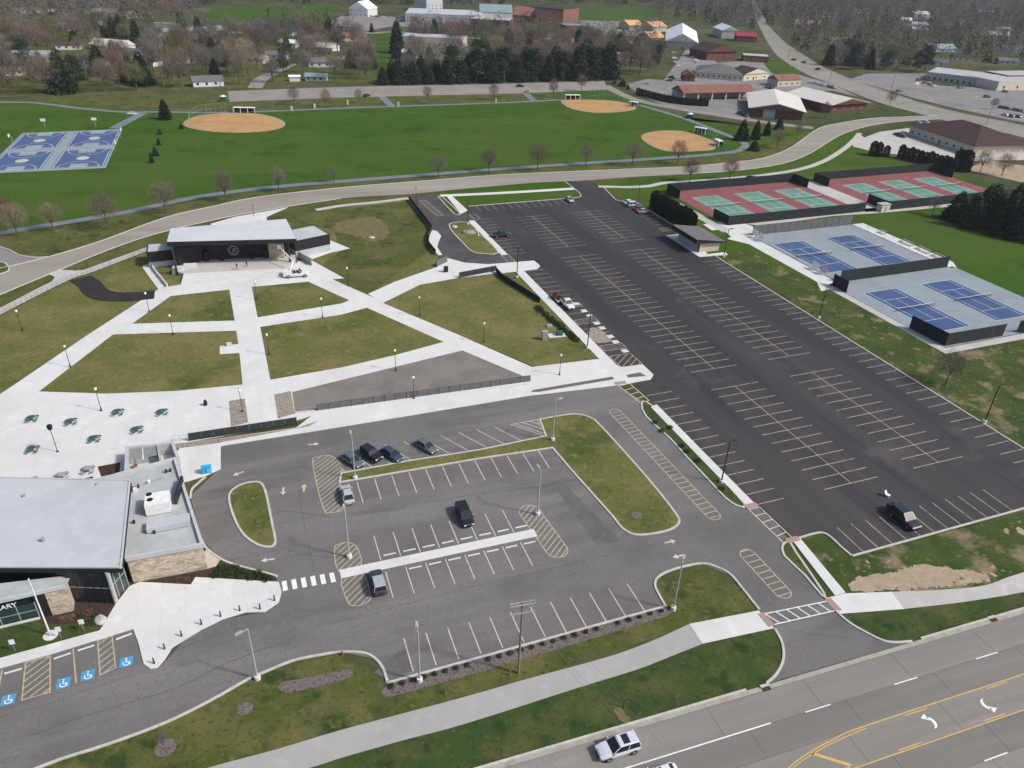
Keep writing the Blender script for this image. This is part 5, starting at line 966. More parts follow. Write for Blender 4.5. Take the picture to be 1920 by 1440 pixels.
MB().ribbon([mid(yard[0], yard[1], .33), mid(mid(yard[0], yard[1], .33), mid(yard[3], yard[2], .33), .6)], .14, 1.9, 2.14).obj('pergola_beam', M['metal_white'], LB)
for px, l in (((250, 878), 'pile of tan paving stones inside the library courtyard'),):
    c = g(*px, .3); t = thing('stone_pile', (c.x, c.y, .13), .3, l, 'stone pile')
    for k in range(14): x, y = U(-1.1, 1.1), U(-.6, .6); MB().box(x - U(.15, .3), x + U(.15, .3), y - .18, y + .18, 0, U(.3, .8)).obj('stone', M['wall_cream' if k % 3 else 'shingle_red'], t)
for q in ([(183, 875), (226, 867), (224, 886), (190, 894)], [(40, 898), (70, 893), (73, 905), (40, 905)], [(155, 898), (174, 893), (175, 905), (150, 905)]): sheet('planting_bed', gp(q, .1), .125, 'mulch')

M['stage_roof'] = surf('stage_roof', [(.57, .585, .595), ((.53, .545, .555), .12, .44, .64, 0), ((.61, .62, .625), .4, .52, .72, 0)], rough=.7)
# ---- stage (band shell)
c0s = g(348.5, 515)
SG = thing('stage', (c0s.x, c0s.y, 0), 0, 'open air stage with a big white sloping roof and dark walls', 'stage')
def sp_(px, z): p = g(*px, z); return (p.x - c0s.x, p.y - c0s.y)
zf, zb = 8.0, 6.6
ro = [sp_((312, 453.5), zf), sp_((556, 447.5), zf), sp_((537, 410), zb), sp_((319, 428), zb)]; zz = [zf, zf, zb, zb]
MB().prism(ro, [6.85, 6.85, 6.1, 6.1], [z - .06 for z in zz]).obj('fascia', M['wall_dark'], SG)
cxs = sum(p[0] for p in ro) / 4; cys = sum(p[1] for p in ro) / 4
MB().prism([(cxs + (x - cxs) * .995, cys + (y - cys) * .99) for x, y in ro], [z - .1 for z in zz], zz).obj('roof', M['stage_roof'], SG)
SF = Frame(sp_((339, 535), 0), 14.5)       # a along the steps, b to the back
MB().prism(SF.poly([(0.2, 5.2), (24.5, 5.2), (27.5, 9), (27.5, 24), (-3, 24), (-3, 8)]), 0, 1.0, False).obj('stage_floor', M['concrete_old'], SG)
for k in range(5): MB().prism(SF.poly([(0 + .05 * k, .2 + 1.0 * k), (24.5, .2 + 1.0 * k), (24.5, 5.3), (.25, 5.3)]), .0 + .0001 * k, .1 + .18 * (k + 1) - .006 * (k == 4), False).obj('step', M['concrete'], SG)
MB().prism(SF.poly([(4.5, 14.0), (25, 14.0), (25, 14.5), (4.5, 14.5)]), 1.0, 6.3).obj('back_wall', M['wall_dark'], SG)
MB().prism(SF.poly([(-2.1, 10.9), (-1.55, 10.9), (-1.55, 20), (-2.1, 20)]), 1.0, 6.3).obj('side_wall', M['wall_dark'], SG)
MB().prism(SF.poly([(-1.5, 11.0), (4.48, 13.8), (4.48, 14.3), (-1.5, 11.5)]), 1.0, 6.3).obj('back_wall', M['wall_dark'], SG)
MB().prism(SF.poly([(20.8, 13.2), (24.6, 12.6), (24.8, 13.2), (21.0, 13.9)]), 1.0, 6.4).obj('stone_wall', M['stone'], SG)
for a in (4.6, 8.5, 16.0, 19.6): MB().prism(SF.poly([(a, 12.9), (a + .9, 12.9), (a + .9, 13.7), (a, 13.7)]), 1.0, 3.6 if a in (4.6, 19.6) else 2.2).obj('speaker_stack', M['black'], SG)
for p in ((-1.6, 6.5), (26.2, 9.5)): q = SF(*p); MB().tube((q[0], q[1], 0), (q[0], q[1], 6.9), .28, n=10).obj('column', M['metal_dark'], SG)
# emblem: ring of short bars and a slanted monogram on the back wall
ec = SF(11.9, 13.93); em = MB(); fw = Frame(ec, 14.5)
def wall_pt(x, z, off=-.06): q = fw(x, off); return (q[0], q[1], z)
EZ, ER = 3.35, 1.2
for k in range(24):
    a0, a1 = 2 * math.pi * k / 24, 2 * math.pi * (k + .62) / 24
    em.add([wall_pt(r * math.cos(a), EZ + r * math.sin(a)) for a in (a0, a1) for r in (ER * .82, ER)], [(0, 1, 3, 2)])
for k in range(32): a0, a1 = 2 * math.pi * k / 32, 2 * math.pi * (k + 1) / 32; em.add([wall_pt(r * math.cos(a), EZ + r * math.sin(a)) for a in (a0, a1) for r in (ER * 1.10, ER * 1.16)], [(0, 1, 3, 2)])
em.obj('emblem_ring', M['metal_grey'], SG)
q = fw(.75, -.1); text_obj('JF', 1.5, 'metal_grey', SG, (q[0], q[1], EZ - .5), (math.pi / 2, 0, fw.ang), .02)
# wings either side
def wing(p1, p2, depth, h, band, name_, parent=SG):
    a, b = Vector(sp_(p1, 0)), Vector(sp_(p2, 0)); d = (b - a).normalized(); n = Vector((-d.y, d.x))
    base = [tuple(a), tuple(b), tuple(b + n * depth), tuple(a + n * depth)]
    MB().prism(base, 0, band, False).obj('base_wall', M['stage_base'], parent); c_ = (a + b + n * depth) / 2
    sc2 = [(p[0] + (.12 if p[0] > c_.x else -.12) * .5, p[1]) for p in base]
    MB().prism([tuple(Vector(p) + (Vector(p) - (a + b + n * depth) * .5).normalized() * .1) for p in base], band, h).obj('cladding', M['wall_dark'], parent)
    MB().prism([tuple(a + d * .3 + n * .3), tuple(b - d * .3 + n * .3), tuple(b - d * .3 + n * (depth - .3)), tuple(a + d * .3 + n * (depth - .3))], h + .001, h + .05).obj('wing_roof', M['roof_white'], parent)
wing((556, 485), (620, 471), 9.0, 4.9, 2.1, 'wing'); wing((281, 502), (345, 496), 6.0, 4.2, 1.5, 'wing')
for p, w, d in (((335, 514), 2.6, 1.2), ((358, 508), 3.0, 1.4)): q = sp_(p, 0); f = Frame(q, 14.5); MB().prism(f.poly([(-w / 2, -d / 2), (w / 2, -d / 2), (w / 2, d / 2), (-w / 2, d / 2)]), 0, 1.9).obj('planter_wall', M['wall_white'], SG)
MB().ribbon([sp_((285, 494), .1), sp_((288, 506), .1), sp_((314, 538), .1)], .3, 0, .9).obj('ramp_wall', M['wall_white'], SG)
MB().ribbon([sp_((540, 470), .1), sp_((585, 498), .1)], .12, .0, 1.9).obj('ramp_rail', M['metal_grey'], SG)
sheet('lawn', gp([(288, 504), (300, 500), (340, 503), (345, 518), (318, 537)], .1), .106, 'lawn')

# ---- restroom building
c = g(1310, 474); t = thing('restroom_building', (c.x, c.y, 0), math.radians(22), 'small beige restroom building with a tilted dark roof beside the new lot', 'building')
MB().box(0, 6.8, .0, 11.5, 0, 2.75).obj('wall', M['wall_beige'], t); MB().box(-.03, 0, .8, 11.3, 0, 2.7).obj('painted_wall', M['wall_grey'], t)
MB().box(-.06, -.02, .1, .7, 0, 2.5).obj('door', M['black'], t); MB().box(-.06, -.02, 7.4, 8.3, 0, 2.1).obj('door', M['metal_grey'], t)
MB().add([(x, y, z) for x, z0, z1 in ((-2.0, 3.2, 4.5), (7.8, 2.7, 3.0)) for y in (-.9, 12.6) for z in (z0, z1)], [(0, 1, 3, 2), (4, 6, 7, 5), (0, 4, 5, 1), (2, 3, 7, 6), (0, 2, 6, 4)]).obj('fascia', M['wall_dark'], t)
MB().add([(-2.1, -1.0, 4.52), (7.9, -1.0, 3.02), (7.9, 12.7, 3.02), (-2.1, 12.7, 4.52), (-2.1, -1.0, 4.6), (7.9, -1.0, 3.1), (7.9, 12.7, 3.1), (-2.1, 12.7, 4.6)], [(4, 5, 6, 7), (0, 1, 5, 4), (1, 2, 6, 5), (2, 3, 7, 6), (3, 0, 4, 7)]).obj('roof', M['shingle_grey'], t)
slab('sidewalk', [LOT(-84.3, 33.3), LOT(-65.7, 33.3), LOT(-65.0, 42.5), LOT(-67, 43), LOT(-67, 37), LOT(-84.3, 39.5)], .13, 'concrete')
c = g(1654, 396); t = thing('shed', (c.x, c.y, 0), math.radians(22), 'small white shed between the two red court pads', 'shed'); MB().box(-1.8, 1.8, -1.2, 1.2, 0, 2.6).obj('wall', M['wall_cream'], t); MB().box(-2.0, 2.0, -1.4, 1.4, 2.6, 2.75).obj('roof', M['roof_grey'], t); MB().box(-.4, .5, -1.24, -1.2, 0, 2.0).obj('door', M['metal_grey'], t)

# ---- general building: front wall from pixel p to pixel q, given depth and height
def building(name, p, q, depth, h, label, roof='gable', rise=2.0, over=.5, wall='wall_white', rmat='shingle_grey', axis='front', wins=0, side_wins=0, door=None, bays=None, cat='building', group=None, rows=1, win_h=1.2, win_z=1.1, chimney=False, face=False):
    a, b = g(*p), g(*q); L = (b - a).length; rz = math.atan2((b - a).y, (b - a).x)
    if face: rz = math.atan2(a.y, a.x) - math.pi / 2; L = (b - a).dot(Vector((math.cos(rz), math.sin(rz), 0)))
    t = thing(name, (a.x, a.y, 0), rz, label, cat, group); D = depth
    if bays: MB().box(0, L, D * .5, D, 0, h).obj('wall', M[wall], t)
    else: MB().box(0, L, 0, D, 0, h).obj('wall', M[wall], t)
    o = over
    if roof == 'flat':
        MB().box(-.05, L + .05, -.05, D + .05, h, h + .4).obj('parapet', M[wall], t); MB().box(.25, L - .25, .25, D - .25, h + .40, h + .46).obj('roof', M[rmat], t)
    elif roof == 'gable':
        if axis == 'front':
            V = [(-o, -o, h), (L + o, -o, h), (L + o, D + o, h), (-o, D + o, h), (-o, D / 2, h + rise), (L + o, D / 2, h + rise)]; F = [(0, 1, 5, 4), (2, 3, 4, 5), (0, 4, 3), (1, 2, 5), (0, 3, 2, 1)]
        else:
            V = [(-o, -o, h), (L + o, -o, h), (L + o, D + o, h), (-o, D + o, h), (L / 2, -o, h + rise), (L / 2, D + o, h + rise)]; F = [(0, 4, 5, 3), (1, 2, 5, 4), (0, 1, 4), (2, 3, 5), (0, 3, 2, 1)]
        MB().add(V, F).obj('roof', M[rmat], t)
        if axis == 'front': MB().add([(-.03, .0, h), (-.03, D, h), (-.03, D / 2, h + rise * .92), (L + .03, 0, h), (L + .03, D, h), (L + .03, D / 2, h + rise * .92), (-o - .01, 0, h - .02), (L + o + .01, 0, h - .02)], [(0, 2, 1), (3, 4, 5)]).obj('gable', M[wall], t) if o < .05 else None
        elif o >= .05: MB().add([(.0, -o - .02, h + .02), (L, -o - .02, h + .02), (L / 2, -o - .02, h + rise * .9)], [(0, 1, 2)]).obj('gable', M[wall], t)
    elif roof == 'hip':
        k = min(L, D) / 2
        V = [(-o, -o, h), (L + o, -o, h), (L + o, D + o, h), (-o, D + o, h)] + ([(k, D / 2, h + rise), (L - k, D / 2, h + rise)] if L >= D else [(L / 2, k, h + rise), (L / 2, D - k, h + rise)])
        F = [(0, 1, 5, 4), (1, 2, 5), (2, 3, 4, 5), (3, 0, 4)] if L >= D else [(0, 1, 4), (1, 2, 5, 4), (2, 3, 5), (3, 0, 4, 5)]
        MB().add(V, F + [(0, 3, 2, 1)]).obj('roof', M[rmat], t)
    for r in range(rows):
        for i in range(wins):
            x = L * (i + .5) / wins; z0 = win_z + r * 2.9; w = min(.75, L / wins * .32)
            f = MB().box(x - w, x + w, -.06, .0, z0, z0 + win_h).obj('window', M['metal_white'], t); MB().box(x - w + .1, x + w - .1, -.08, -.055, z0 + .1, z0 + win_h - .1).obj('pane', M['glass'], f)
        for i in range(side_wins):
            y = D * (i + .5) / side_wins
            for xx, s in ((0, -1), (L, 1)):
                f = MB().box(min(xx, xx + s * .06), max(xx, xx + s * .06), y - .6, y + .6, win_z + r * 2.9, win_z + r * 2.9 + win_h).obj('window', M['metal_white'], t)
    if door: x = L * door; MB().box(x - .5, x + .5, -.07, 0, 0, 2.1).obj('door', M['metal_dark'], t)
    if bays:
        for i in range(bays + 1): x = .3 + (L - .6) * i / bays; MB().box(x - .35, x + .35, 0, .6, 0, h).obj('pillar', M['wall_cream'], t)
    if chimney: MB().box(L * .7, L * .7 + .8, D * .6, D * .6 + .8, h, h + rise + .8).obj('chimney', M['brick'], t)
    return t
building('carport', (1281, 189), (1412, 186), 14, 4.2, 'long open carport with a rusty red shingle roof and pale pillars', rise=3.2, rmat='shingle_red', wall='wall_grey', bays=5, over=.8)
building('warehouse', (1406, 218), (1503, 226), 46, 4.4, 'brick warehouse with a broad cream metal roof and a blue grey door', axis='side', rise=3.2, over=1.6, wall='brick', rmat='metal_roof')
a = g(1440, 221); t = thing('garage_door', (a.x, a.y - .25, 0), math.atan2((g(1503, 226) - g(1406, 218)).y, (g(1503, 226) - g(1406, 218)).x), 'blue grey roll door on the brick warehouse gable', 'door'); MB().box(-3, 3, -.2, -.05, 0, 4.4).obj('shutter', M['wall_teal'], t); MB().box(-3.3, 3.3, -.15, -.02, 4.4, 4.7).obj('lintel', M['metal_grey'], t)
building('warehouse', (1555, 212), (1622, 207), 34, 4.4, 'second warehouse with cream metal roof and brick bays by the lawn', axis='side', rise=3.0, over=1.6, wall='brick', rmat='metal_roof', wins=4)
building('office', (1303, 145), (1392, 152), 30, 3.6, 'long low office with a dark hip roof and a row of windows', roof='hip', rise=4.2, over=1.0, wall='wall_cream', rmat='shingle_grey', wins=9)
building('gable_annex', (1393, 152), (1440, 148), 14, 4.0, 'cream gabled annex with a brown roof beside the long office', axis='side', rise=3.5, wall='wall_cream', rmat='shingle_brown', wins=3, door=.4)
building('church_hall', (1324, 113), (1378, 112), 24, 6.0, 'red brick hall with an open porch and brown gable roof', axis='side', rise=5.0, over=1.2, wall='brick', rmat='shingle_brown', wins=5, win_h=3.2)
building('metal_barn', (1248, 91), (1304, 91), 95, 6.0, 'large barn with a bright white two slope metal roof', axis='side', rise=6.5, over=1.5, wall='wall_grey', rmat='metal_roof_white', door=.55, face=True)
for p, q, dp, l in (((1180, 57), (1204, 57), 24, 'small shed with a tan orange roof standing apart'), ((1224, 60), (1249, 59), 20, 'small orange roofed shed behind a lower twin'), ((1218, 81), (1244, 81), 22, 'small orange roofed shed beside the white barn')): building('orange_shed', p, q, dp, 4.5, l, axis='front', rise=4.0, over=.8, wall='wall_beige', rmat='roof_orange')
building('shop', (1380, 78), (1418, 80), 16, 5, 'low shop with a bright red roof beyond the brick hall', rise=2.5, wall='brick', rmat='light_r', wins=4); building('shop', (1352, 72), (1382, 73), 30, 7, 'pale grey feed store with stepped metal roofs', axis='side', rise=4, wall='wall_grey', rmat='metal_roof_white')
building('shop', (1392, 115), (1440, 118), 14, 4, 'low brick shop with a flat grey roof by the road', roof='flat', wall='brick', rmat='roof_grey', wins=6)
building('shop', (1457, 163), (1500, 161), 10, 4, 'small brown roofed office behind the warehouses', rise=2.5, wall='wall_beige', rmat='shingle_red', wins=4)
building('shop', (1280, 152), (1302, 153), 10, 3.6, 'small brick shop with red roof behind the carport', axis='side', rise=2.5, wall='brick', rmat='shingle_red', door=.5)
BK = building('bank', (1703, 252), (1822, 292), 30, 4.4, 'single storey bank with a wide dark brown hip roof', roof='hip', rise=5.5, over=1.8, wall='wall_cream', rmat='shingle_brown', wins=9, side_wins=4, door=.5)
building('strip_mall', (1735, 150), (1845, 163), 34, 5.0, 'grey strip mall with a flat roof and shadowed shop fronts', roof='flat', wall='wall_grey', rmat='roof_grey', wins=10, win_h=2.2, win_z=.4)
building('strip_mall', (1868, 170), (1990, 168), 30, 5.2, 'white shop block with square windows at the end of the strip mall', roof='flat', wall='wall_cream', rmat='roof_grey', wins=5, win_h=2.0)
building('strip_mall', (1885, 160), (1990, 158), 20, 6.0, 'shop block with a red parapet behind the white shop block', roof='flat', wall='brick', rmat='roof_grey')
# school and other big roofs far back
building('school', (760, 42), (905, 47), 60, 8, 'long school building with several pale flat roofs', roof='flat', wall='wall_grey', rmat='roof_white', wins=16, rows=2); building('school', (800, 24), (830, 24), 40, 16, 'tall white block rising above the school roofs', roof='flat', wall='wall_white', rmat='roof_white', wins=4, rows=3)
building('school', (880, 58), (955, 62), 30, 10, 'brown brick school wing with pale columns', roof='flat', wall='brick', rmat='roof_grey', wins=9, rows=2, win_h=1.6); building('school', (900, 40), (960, 42), 40, 9, 'school hall with a teal glazed roof ridge', axis='front', rise=6, wall='wall_white', rmat='roof_teal', wins=7)
building('school', (752, 92), (868, 98), 22, 9, 'brown brick school wing behind tall pines', roof='flat', wall='wall_beige', rmat='roof_grey', wins=12, rows=2)
building('gymnasium', (1003, 45), (1055, 47), 70, 12, 'red brick gymnasium with a black flat roof', roof='flat', wall='brick', rmat='roof_black', wins=5); building('gymnasium', (1055, 47), (1084, 44), 50, 14, 'orange brick gymnasium end with a plain wall', roof='flat', wall='shingle_red', rmat='roof_black'); building('gymnasium', (962, 42), (1000, 44), 40, 7, 'low red roofed hall left of the gymnasium', rise=7, wall='brick', rmat='shingle_red')
building('school', (1062, 62), (1105, 62), 18, 6, 'low dark red brick block before the gymnasium', roof='flat', wall='brick', rmat='roof_teal', wins=6); building('church', (655, 30), (690, 32), 30, 7, 'pale roofed hall beside the far grey car park', axis='side', rise=7, wall='wall_white', rmat='metal_roof_white', wins=4)
building('school', (960, 83), (1080, 88), 20, 4, 'low pale building behind the evergreen row', roof='flat', wall='wall_cream', rmat='roof_white', wins=10)
# houses among the trees
HS = [(70, 115, 'roof_teal', 'wall_white', 24), (212, 92, 'metal_roof', 'wall_white', 26), (177, 45, 'shingle_grey', 'wall_white', 15), (177, 122, 'shingle_brown', 'wall_white', 15), (233, 106, 'shingle_grey', 'wall_white', 20), (58, 24, 'shingle_grey', 'wall_white', 15), (85, 22, 'shingle_brown', 'wall_white', 15), (37, 58, 'shingle_grey', 'wall_cream', 15), (107, 46, 'shingle_grey', 'wall_white', 14), (123, 58, 'shingle_tan', 'wall_white', 15), (198, 29, 'roof_teal', 'wall_teal', 20), (262, 34, 'shingle_grey', 'wall_white', 22), (390, 160, 'shingle_grey', 'wall_white', 16), (383, 64, 'metal_roof_white', 'wall_white', 18), (413, 62, 'metal_roof', 'wall_white', 18), (378, 80, 'shingle_grey', 'wall_teal', 20), (455, 85, 'shingle_tan', 'wall_white', 14), (543, 87, 'metal_roof_white', 'wall_white', 14), (532, 66, 'shingle_grey', 'wall_teal', 18), (610, 95, 'metal_roof', 'wall_white', 18), (594, 151, 'roof_teal', 'wall_teal', 12), (553, 152, 'metal_roof_white', 'wall_white', 6), (603, 124, 'shingle_grey', 'wall_white', 16), (478, 117, 'shingle_tan', 'wall_cream', 16), (461, 55, 'shingle_grey', 'wall_white', 16), (660, 76, 'shingle_red', 'wall_beige', 22), (808, 108, 'shingle_grey', 'wall_cream', 22), (873, 105, 'shingle_grey', 'wall_white', 22), (916, 106, 'shingle_grey', 'wall_white', 16), (773, 106, 'metal_roof', 'wall_white', 14), (753, 150, 'metal_roof_white', 'wall_white', 9), (1170, 112, 'shingle_grey', 'wall_white', 18), (1152, 122, 'shingle_tan', 'wall_white', 12), (1192, 90, 'shingle_grey', 'wall_grey', 15), (1548, 32, 'shingle_grey', 'wall_white', 22), (1513, 50, 'shingle_tan', 'wall_beige', 28), (1568, 82, 'shingle_grey', 'wall_white', 20), (1690, 42, 'metal_roof_white', 'wall_white', 22), (1722, 30, 'metal_roof', 'wall_cream', 24), (1727, 40, 'shingle_grey', 'wall_white', 24), (1722, 51, 'metal_roof_white', 'wall_white', 18), (1723, 60, 'metal_roof_white', 'wall_white', 16), (1700, 55, 'shingle_tan', 'wall_cream', 20), (1760, 96, 'roof_teal', 'wall_teal', 26), (1752, 122, 'shingle_grey', 'wall_white', 18), (1800, 114, 'shingle_brown', 'wall_cream', 16), (1886, 120, 'shingle_grey', 'wall_teal', 16), (1870, 70, 'metal_roof', 'wall_white', 20), (1848, 27, 'metal_roof_white', 'wall_white', 20), (1875, 60, 'shingle_tan', 'wall_cream', 20), (1895, 97, 'shingle_grey', 'wall_white', 18), (1612, 25, 'shingle_grey', 'wall_white', 22), (1660, 60, 'shingle_brown', 'wall_cream', 20), (1800, 45, 'shingle_grey', 'wall_white', 20), (300, 58, 'shingle_grey', 'wall_white', 16), (330, 118, 'shingle_brown', 'wall_cream', 15), (20, 100, 'shingle_brown', 'wall_cream', 15), (130, 92, 'shingle_brown', 'wall_white', 15), (30, 140, 'shingle_grey', 'wall_white', 10), (280, 122, 'shingle_brown', 'wall_white', 14), (520, 110, 'shingle_grey', 'wall_cream', 14), (640, 110, 'shingle_brown', 'wall_white', 14)]
RN = {'roof_teal': 'teal roof', 'metal_roof': 'cream roof', 'shingle_grey': 'grey roof', 'shingle_brown': 'brown roof', 'metal_roof_white': 'white roof', 'shingle_tan': 'tan roof', 'shingle_red': 'red roof'}
WN = {'wall_white': 'white', 'wall_cream': 'cream', 'wall_teal': 'pale teal', 'wall_beige': 'beige', 'wall_grey': 'grey'}
HOUSE_C = []
for i, (u, v, rm, wm, w) in enumerate(HS):
    c = g(u, v); HOUSE_C.append((c.x, c.y, w)); rz = math.radians(U(-25, 30)); dep = w * U(.5, .62); h = 2.9 if w > 12 else 2.6; rise = dep * .26
    where = 'left of the ball fields, among bare trees' if u < 480 else ('behind the far parking strip' if u < 960 else ('near the barn' if u < 1300 else 'on the wooded rise beyond the main road'))
    t = thing('house', (c.x, c.y, 0), rz, f'{WN[wm]} house with {RN[rm]} {where}', 'house', f'{WN[wm]} houses with {RN[rm]} {where}')
    MB().box(-w / 2, w / 2, -dep / 2, dep / 2, 0, h).obj('wall', M[wm], t)
    o = .5; MB().add([(-w / 2 - o, -dep / 2 - o, h), (w / 2 + o, -dep / 2 - o, h), (w / 2 + o, dep / 2 + o, h), (-w / 2 - o, dep / 2 + o, h), (-w / 2 - o, 0, h + rise), (w / 2 + o, 0, h + rise)], [(0, 1, 5, 4), (2, 3, 4, 5), (0, 4, 3), (1, 2, 5), (0, 3, 2, 1)]).obj('roof', M[rm], t)
    if w > 8:
        for k in range(3): x = -w / 2 + w * (k + .5) / 3.4; MB().box(x - .6, x + .6, -dep / 2 - .06, -dep / 2, 1.0, 2.2).obj('window', M['glass'], t)
        MB().box(w * .34, w * .34 + 1, -dep / 2 - .06, -dep / 2, 0, 2.1).obj('door', M['wall_grey'], t)
        if i % 3 == 0: MB().box(w * .1, w * .1 + .8, .3, 1.1, h, h + rise + .7).obj('chimney', M['brick'], t)
# ---------------------------------------------------------------- vehicles
CARP = {}
def carpaint(c):
    k = 'car_%.3f_%.3f_%.3f' % c
    if k not in CARP:
        m, t, b = mk('car_paint', .28, .5); b.inputs["Base Color"].default_value = c + (1,); b.inputs["Coat Weight"].default_value = .6; b.inputs["Coat Roughness"].default_value = .08; CARP[k] = m
    return CARP[k]
SPEC = {  # length stations: (x, half width, z bottom, z top); cabin: (rear foot, rear top, front top, front foot, half width foot, half width top, z belt, z roof)
 'sedan': ([(-2.35, .70, .40, .78), (-2.22, .84, .26, .93), (-1.3, .91, .20, .98), (0, .92, .19, .96), (.95, .91, .20, .93), (1.75, .88, .24, .83), (2.2, .78, .28, .72), (2.36, .66, .36, .60)], (-1.95, -1.25, .25, 1.15, .83, .62, .93, 1.44), (-1.42, 1.42), .33),
 'suv': ([(-2.30, .76, .42, 1.0), (-2.2, .90, .30, 1.08), (-1.2, .95, .25, 1.08), (0, .96, .24, 1.06), (.95, .95, .25, 1.04), (1.7, .93, .28, .98), (2.2, .84, .32, .86), (2.36, .72, .42, .72)], (-2.18, -1.95, .20, 1.05, .88, .72, 1.05, 1.72), (-1.42, 1.45), .37),
 'van': ([(-2.50, .80, .38, 1.0), (-2.4, .93, .26, 1.05), (-1.2, .98, .22, 1.05), (.2, .98, .22, 1.04), (1.3, .97, .24, 1.0), (2.0, .92, .26, .88), (2.4, .82, .32, .76), (2.52, .70, .40, .64)], (-2.42, -2.2, .55, 1.55, .90, .76, 1.02, 1.76), (-1.5, 1.6), .35),
 'jeep': ([(-2.2, .80, .45, 1.15), (-2.1, .90, .35, 1.20), (-1.0, .92, .32, 1.2), (.8, .92, .32, 1.18), (1.6, .88, .36, 1.12), (2.05, .84, .42, 1.06), (2.15, .78, .5, .98)], (-2.08, -2.0, .35, .70, .86, .78, 1.15, 1.84), (-1.35, 1.4), .41),
 'pickup': ([(-2.85, .86, .50, 1.05), (-2.75, .96, .40, 1.10), (-1.2, .98, .36, 1.10), (0, .98, .34, 1.12), (1.2, .98, .34, 1.10), (2.1, .95, .38, 1.06), (2.7, .86, .42, .96), (2.85, .76, .5, .84)], (-.85, -.65, .55, 1.25, .90, .74, 1.1, 1.86), (-1.75, 1.85), .41)}
CARM = {}
def cmesh(key, mb, mat, sm=False):
    if key in CARM: return CARM[key]
    me = bpy.data.meshes.new(key[0]); me.from_pydata([tuple(v) for v in mb.v], [], mb.f); me.materials.append(mat)
    if sm:
        for p in me.polygons: p.use_smooth = True
    CARM[key] = me; return me
def part(name, key, build, mat, parent, loc=None, sm=False):
    me = CARM.get(key) or cmesh(key, build(), mat, sm); o = bpy.data.objects.new(name, me)
    if loc: o.location = loc
    return link(o, parent)
def car(kind, col, loc, rz, label, group=None, cat='car', simple=False, z=.03, sunroof=False, roofc=None, scale=1.0):
    st, (rf, rt, ft, ff, wf, wt, zb, zr), axles, rw = SPEC[kind]; P = carpaint(col)
    name = {'sedan': 'sedan', 'suv': 'suv', 'van': 'minivan', 'jeep': 'offroad_car', 'pickup': 'pickup_truck'}[kind]
    t = thing(name, (loc[0], loc[1], z), rz, label, cat, group); t.scale = (scale,) * 3
    def body():
        mb = MB(); n = len(st)
        for x, w, z0, z1 in st:
            zm = z0 + (z1 - z0) * .55
            mb.v += [(x, -w * .88, z0), (x, -w, zm), (x, -w * .93, z1 - .03), (x, -w * .78, z1 + .01), (x, w * .78, z1 + .01), (x, w * .93, z1 - .03), (x, w, zm), (x, w * .88, z0)]
        for i in range(n - 1):
            for k in range(8): a = i * 8 + k; b = i * 8 + (k + 1) % 8; mb.f.append((a, b, b + 8, a + 8))
        mb.f += [tuple(range(7, -1, -1)), tuple(range((n - 1) * 8, n * 8))]; return mb
    def cab():
        mb = MB(); mb.add([(rf, -wf, zb), (ff, -wf, zb), (ff, wf, zb), (rf, wf, zb), (rt, -wt, zr), (ft, -wt, zr), (ft, wt, zr), (rt, wt, zr)], [(4, 5, 6, 7), (0, 1, 5, 4), (1, 2, 6, 5), (2, 3, 7, 6), (3, 0, 4, 7)]); return mb
    def roof():
        mb = MB(); e = .03; xm = (rt + ft) / 2
        mb.add([(rt - .03, -wt - e, zr - .02), (ft + .05, -wt - e, zr - .03), (ft + .05, wt + e, zr - .03), (rt - .03, wt + e, zr - .02), (rt + .06, -wt + .07, zr + .05), (ft - .08, -wt + .07, zr + .05), (ft - .08, wt - .07, zr + .05), (rt + .06, wt - .07, zr + .05)], [(4, 5, 6, 7), (0, 1, 5, 4), (1, 2, 6, 5), (2, 3, 7, 6), (3, 0, 4, 7), (0, 3, 2, 1)])
        for s in (-1, 1):
            for xa, xb in ((rf, rt), (ff, ft), ((rf + ff) / 2 - .1, xm - .05)): mb.tube((xa, s * (wf + .005), zb), (xb, s * (wt + .015), zr), .05, n=4, cap=False)
        return mb
    part('body', ('body', kind, col), body, P, t, sm=False); 
    part('cabin_glass', ('cabin_glass', kind), cab, M['glass'], t); ro_ = part('roof', ('roof', kind, col, roofc), roof, carpaint(roofc) if roofc else P, t)
    if sunroof: MB().box(rt + .9, rt + 1.65, -wt + .16, wt - .16, zr + .05, zr + .065).obj('sunroof', M['glass'], ro_)
    for ax in axles:
        for s in (-1, 1):
            def wheel():
                mb = MB(); mb.tube((0, -.11, 0), (0, .11, 0), rw, n=14); return mb
            def rim(): mb = MB(); mb.tube((0, -.12, 0), (0, .12, 0), rw * .62, n=10); return mb
            w_ = part('wheel', ('wheel', kind), wheel, M['tyre'], t, (ax, s * (st[2][1] - .10), rw)); 
            if not simple: part('rim', ('rim', kind), rim, M['rim'], w_)
    if not simple:
        x1, x0 = st[-2][0], st[0][0]
        for s in (-1, 1):
            part('headlight', ('headlight', kind), lambda: MB().box(-.10, .08, -.17, .17, -.06, .07), M['light_w'], t, (x1 + .04, s * st[-2][1] * .74, st[-2][3] - .10))
            part('taillight', ('taillight', kind), lambda: MB().box(-.05, .05, -.14, .14, -.10, .10), M['light_r'], t, (x0 + .02, s * st[0][1] * .82, st[0][3] - .18))
            part('mirror', ('mirror', kind, col), lambda: MB().box(-.07, .07, -.10, .10, -.07, .07), P, t, (ff - .25, s * (wf + .14), zb + .08))
        part('grille', ('grille', kind), lambda: MB().box(-.03, .03, -.42, .42, -.10, .10), M['black'], t, (st[-1][0] + .0, 0, st[-1][3] - .16))
        if kind == 'pickup': part('bed', ('bed', kind), lambda: MB().box(-2.65, -.95, -.78, .78, 1.08, 1.13), M['black'], t)
    return t
def at(px): c = g(*px); return (c.x, c.y)
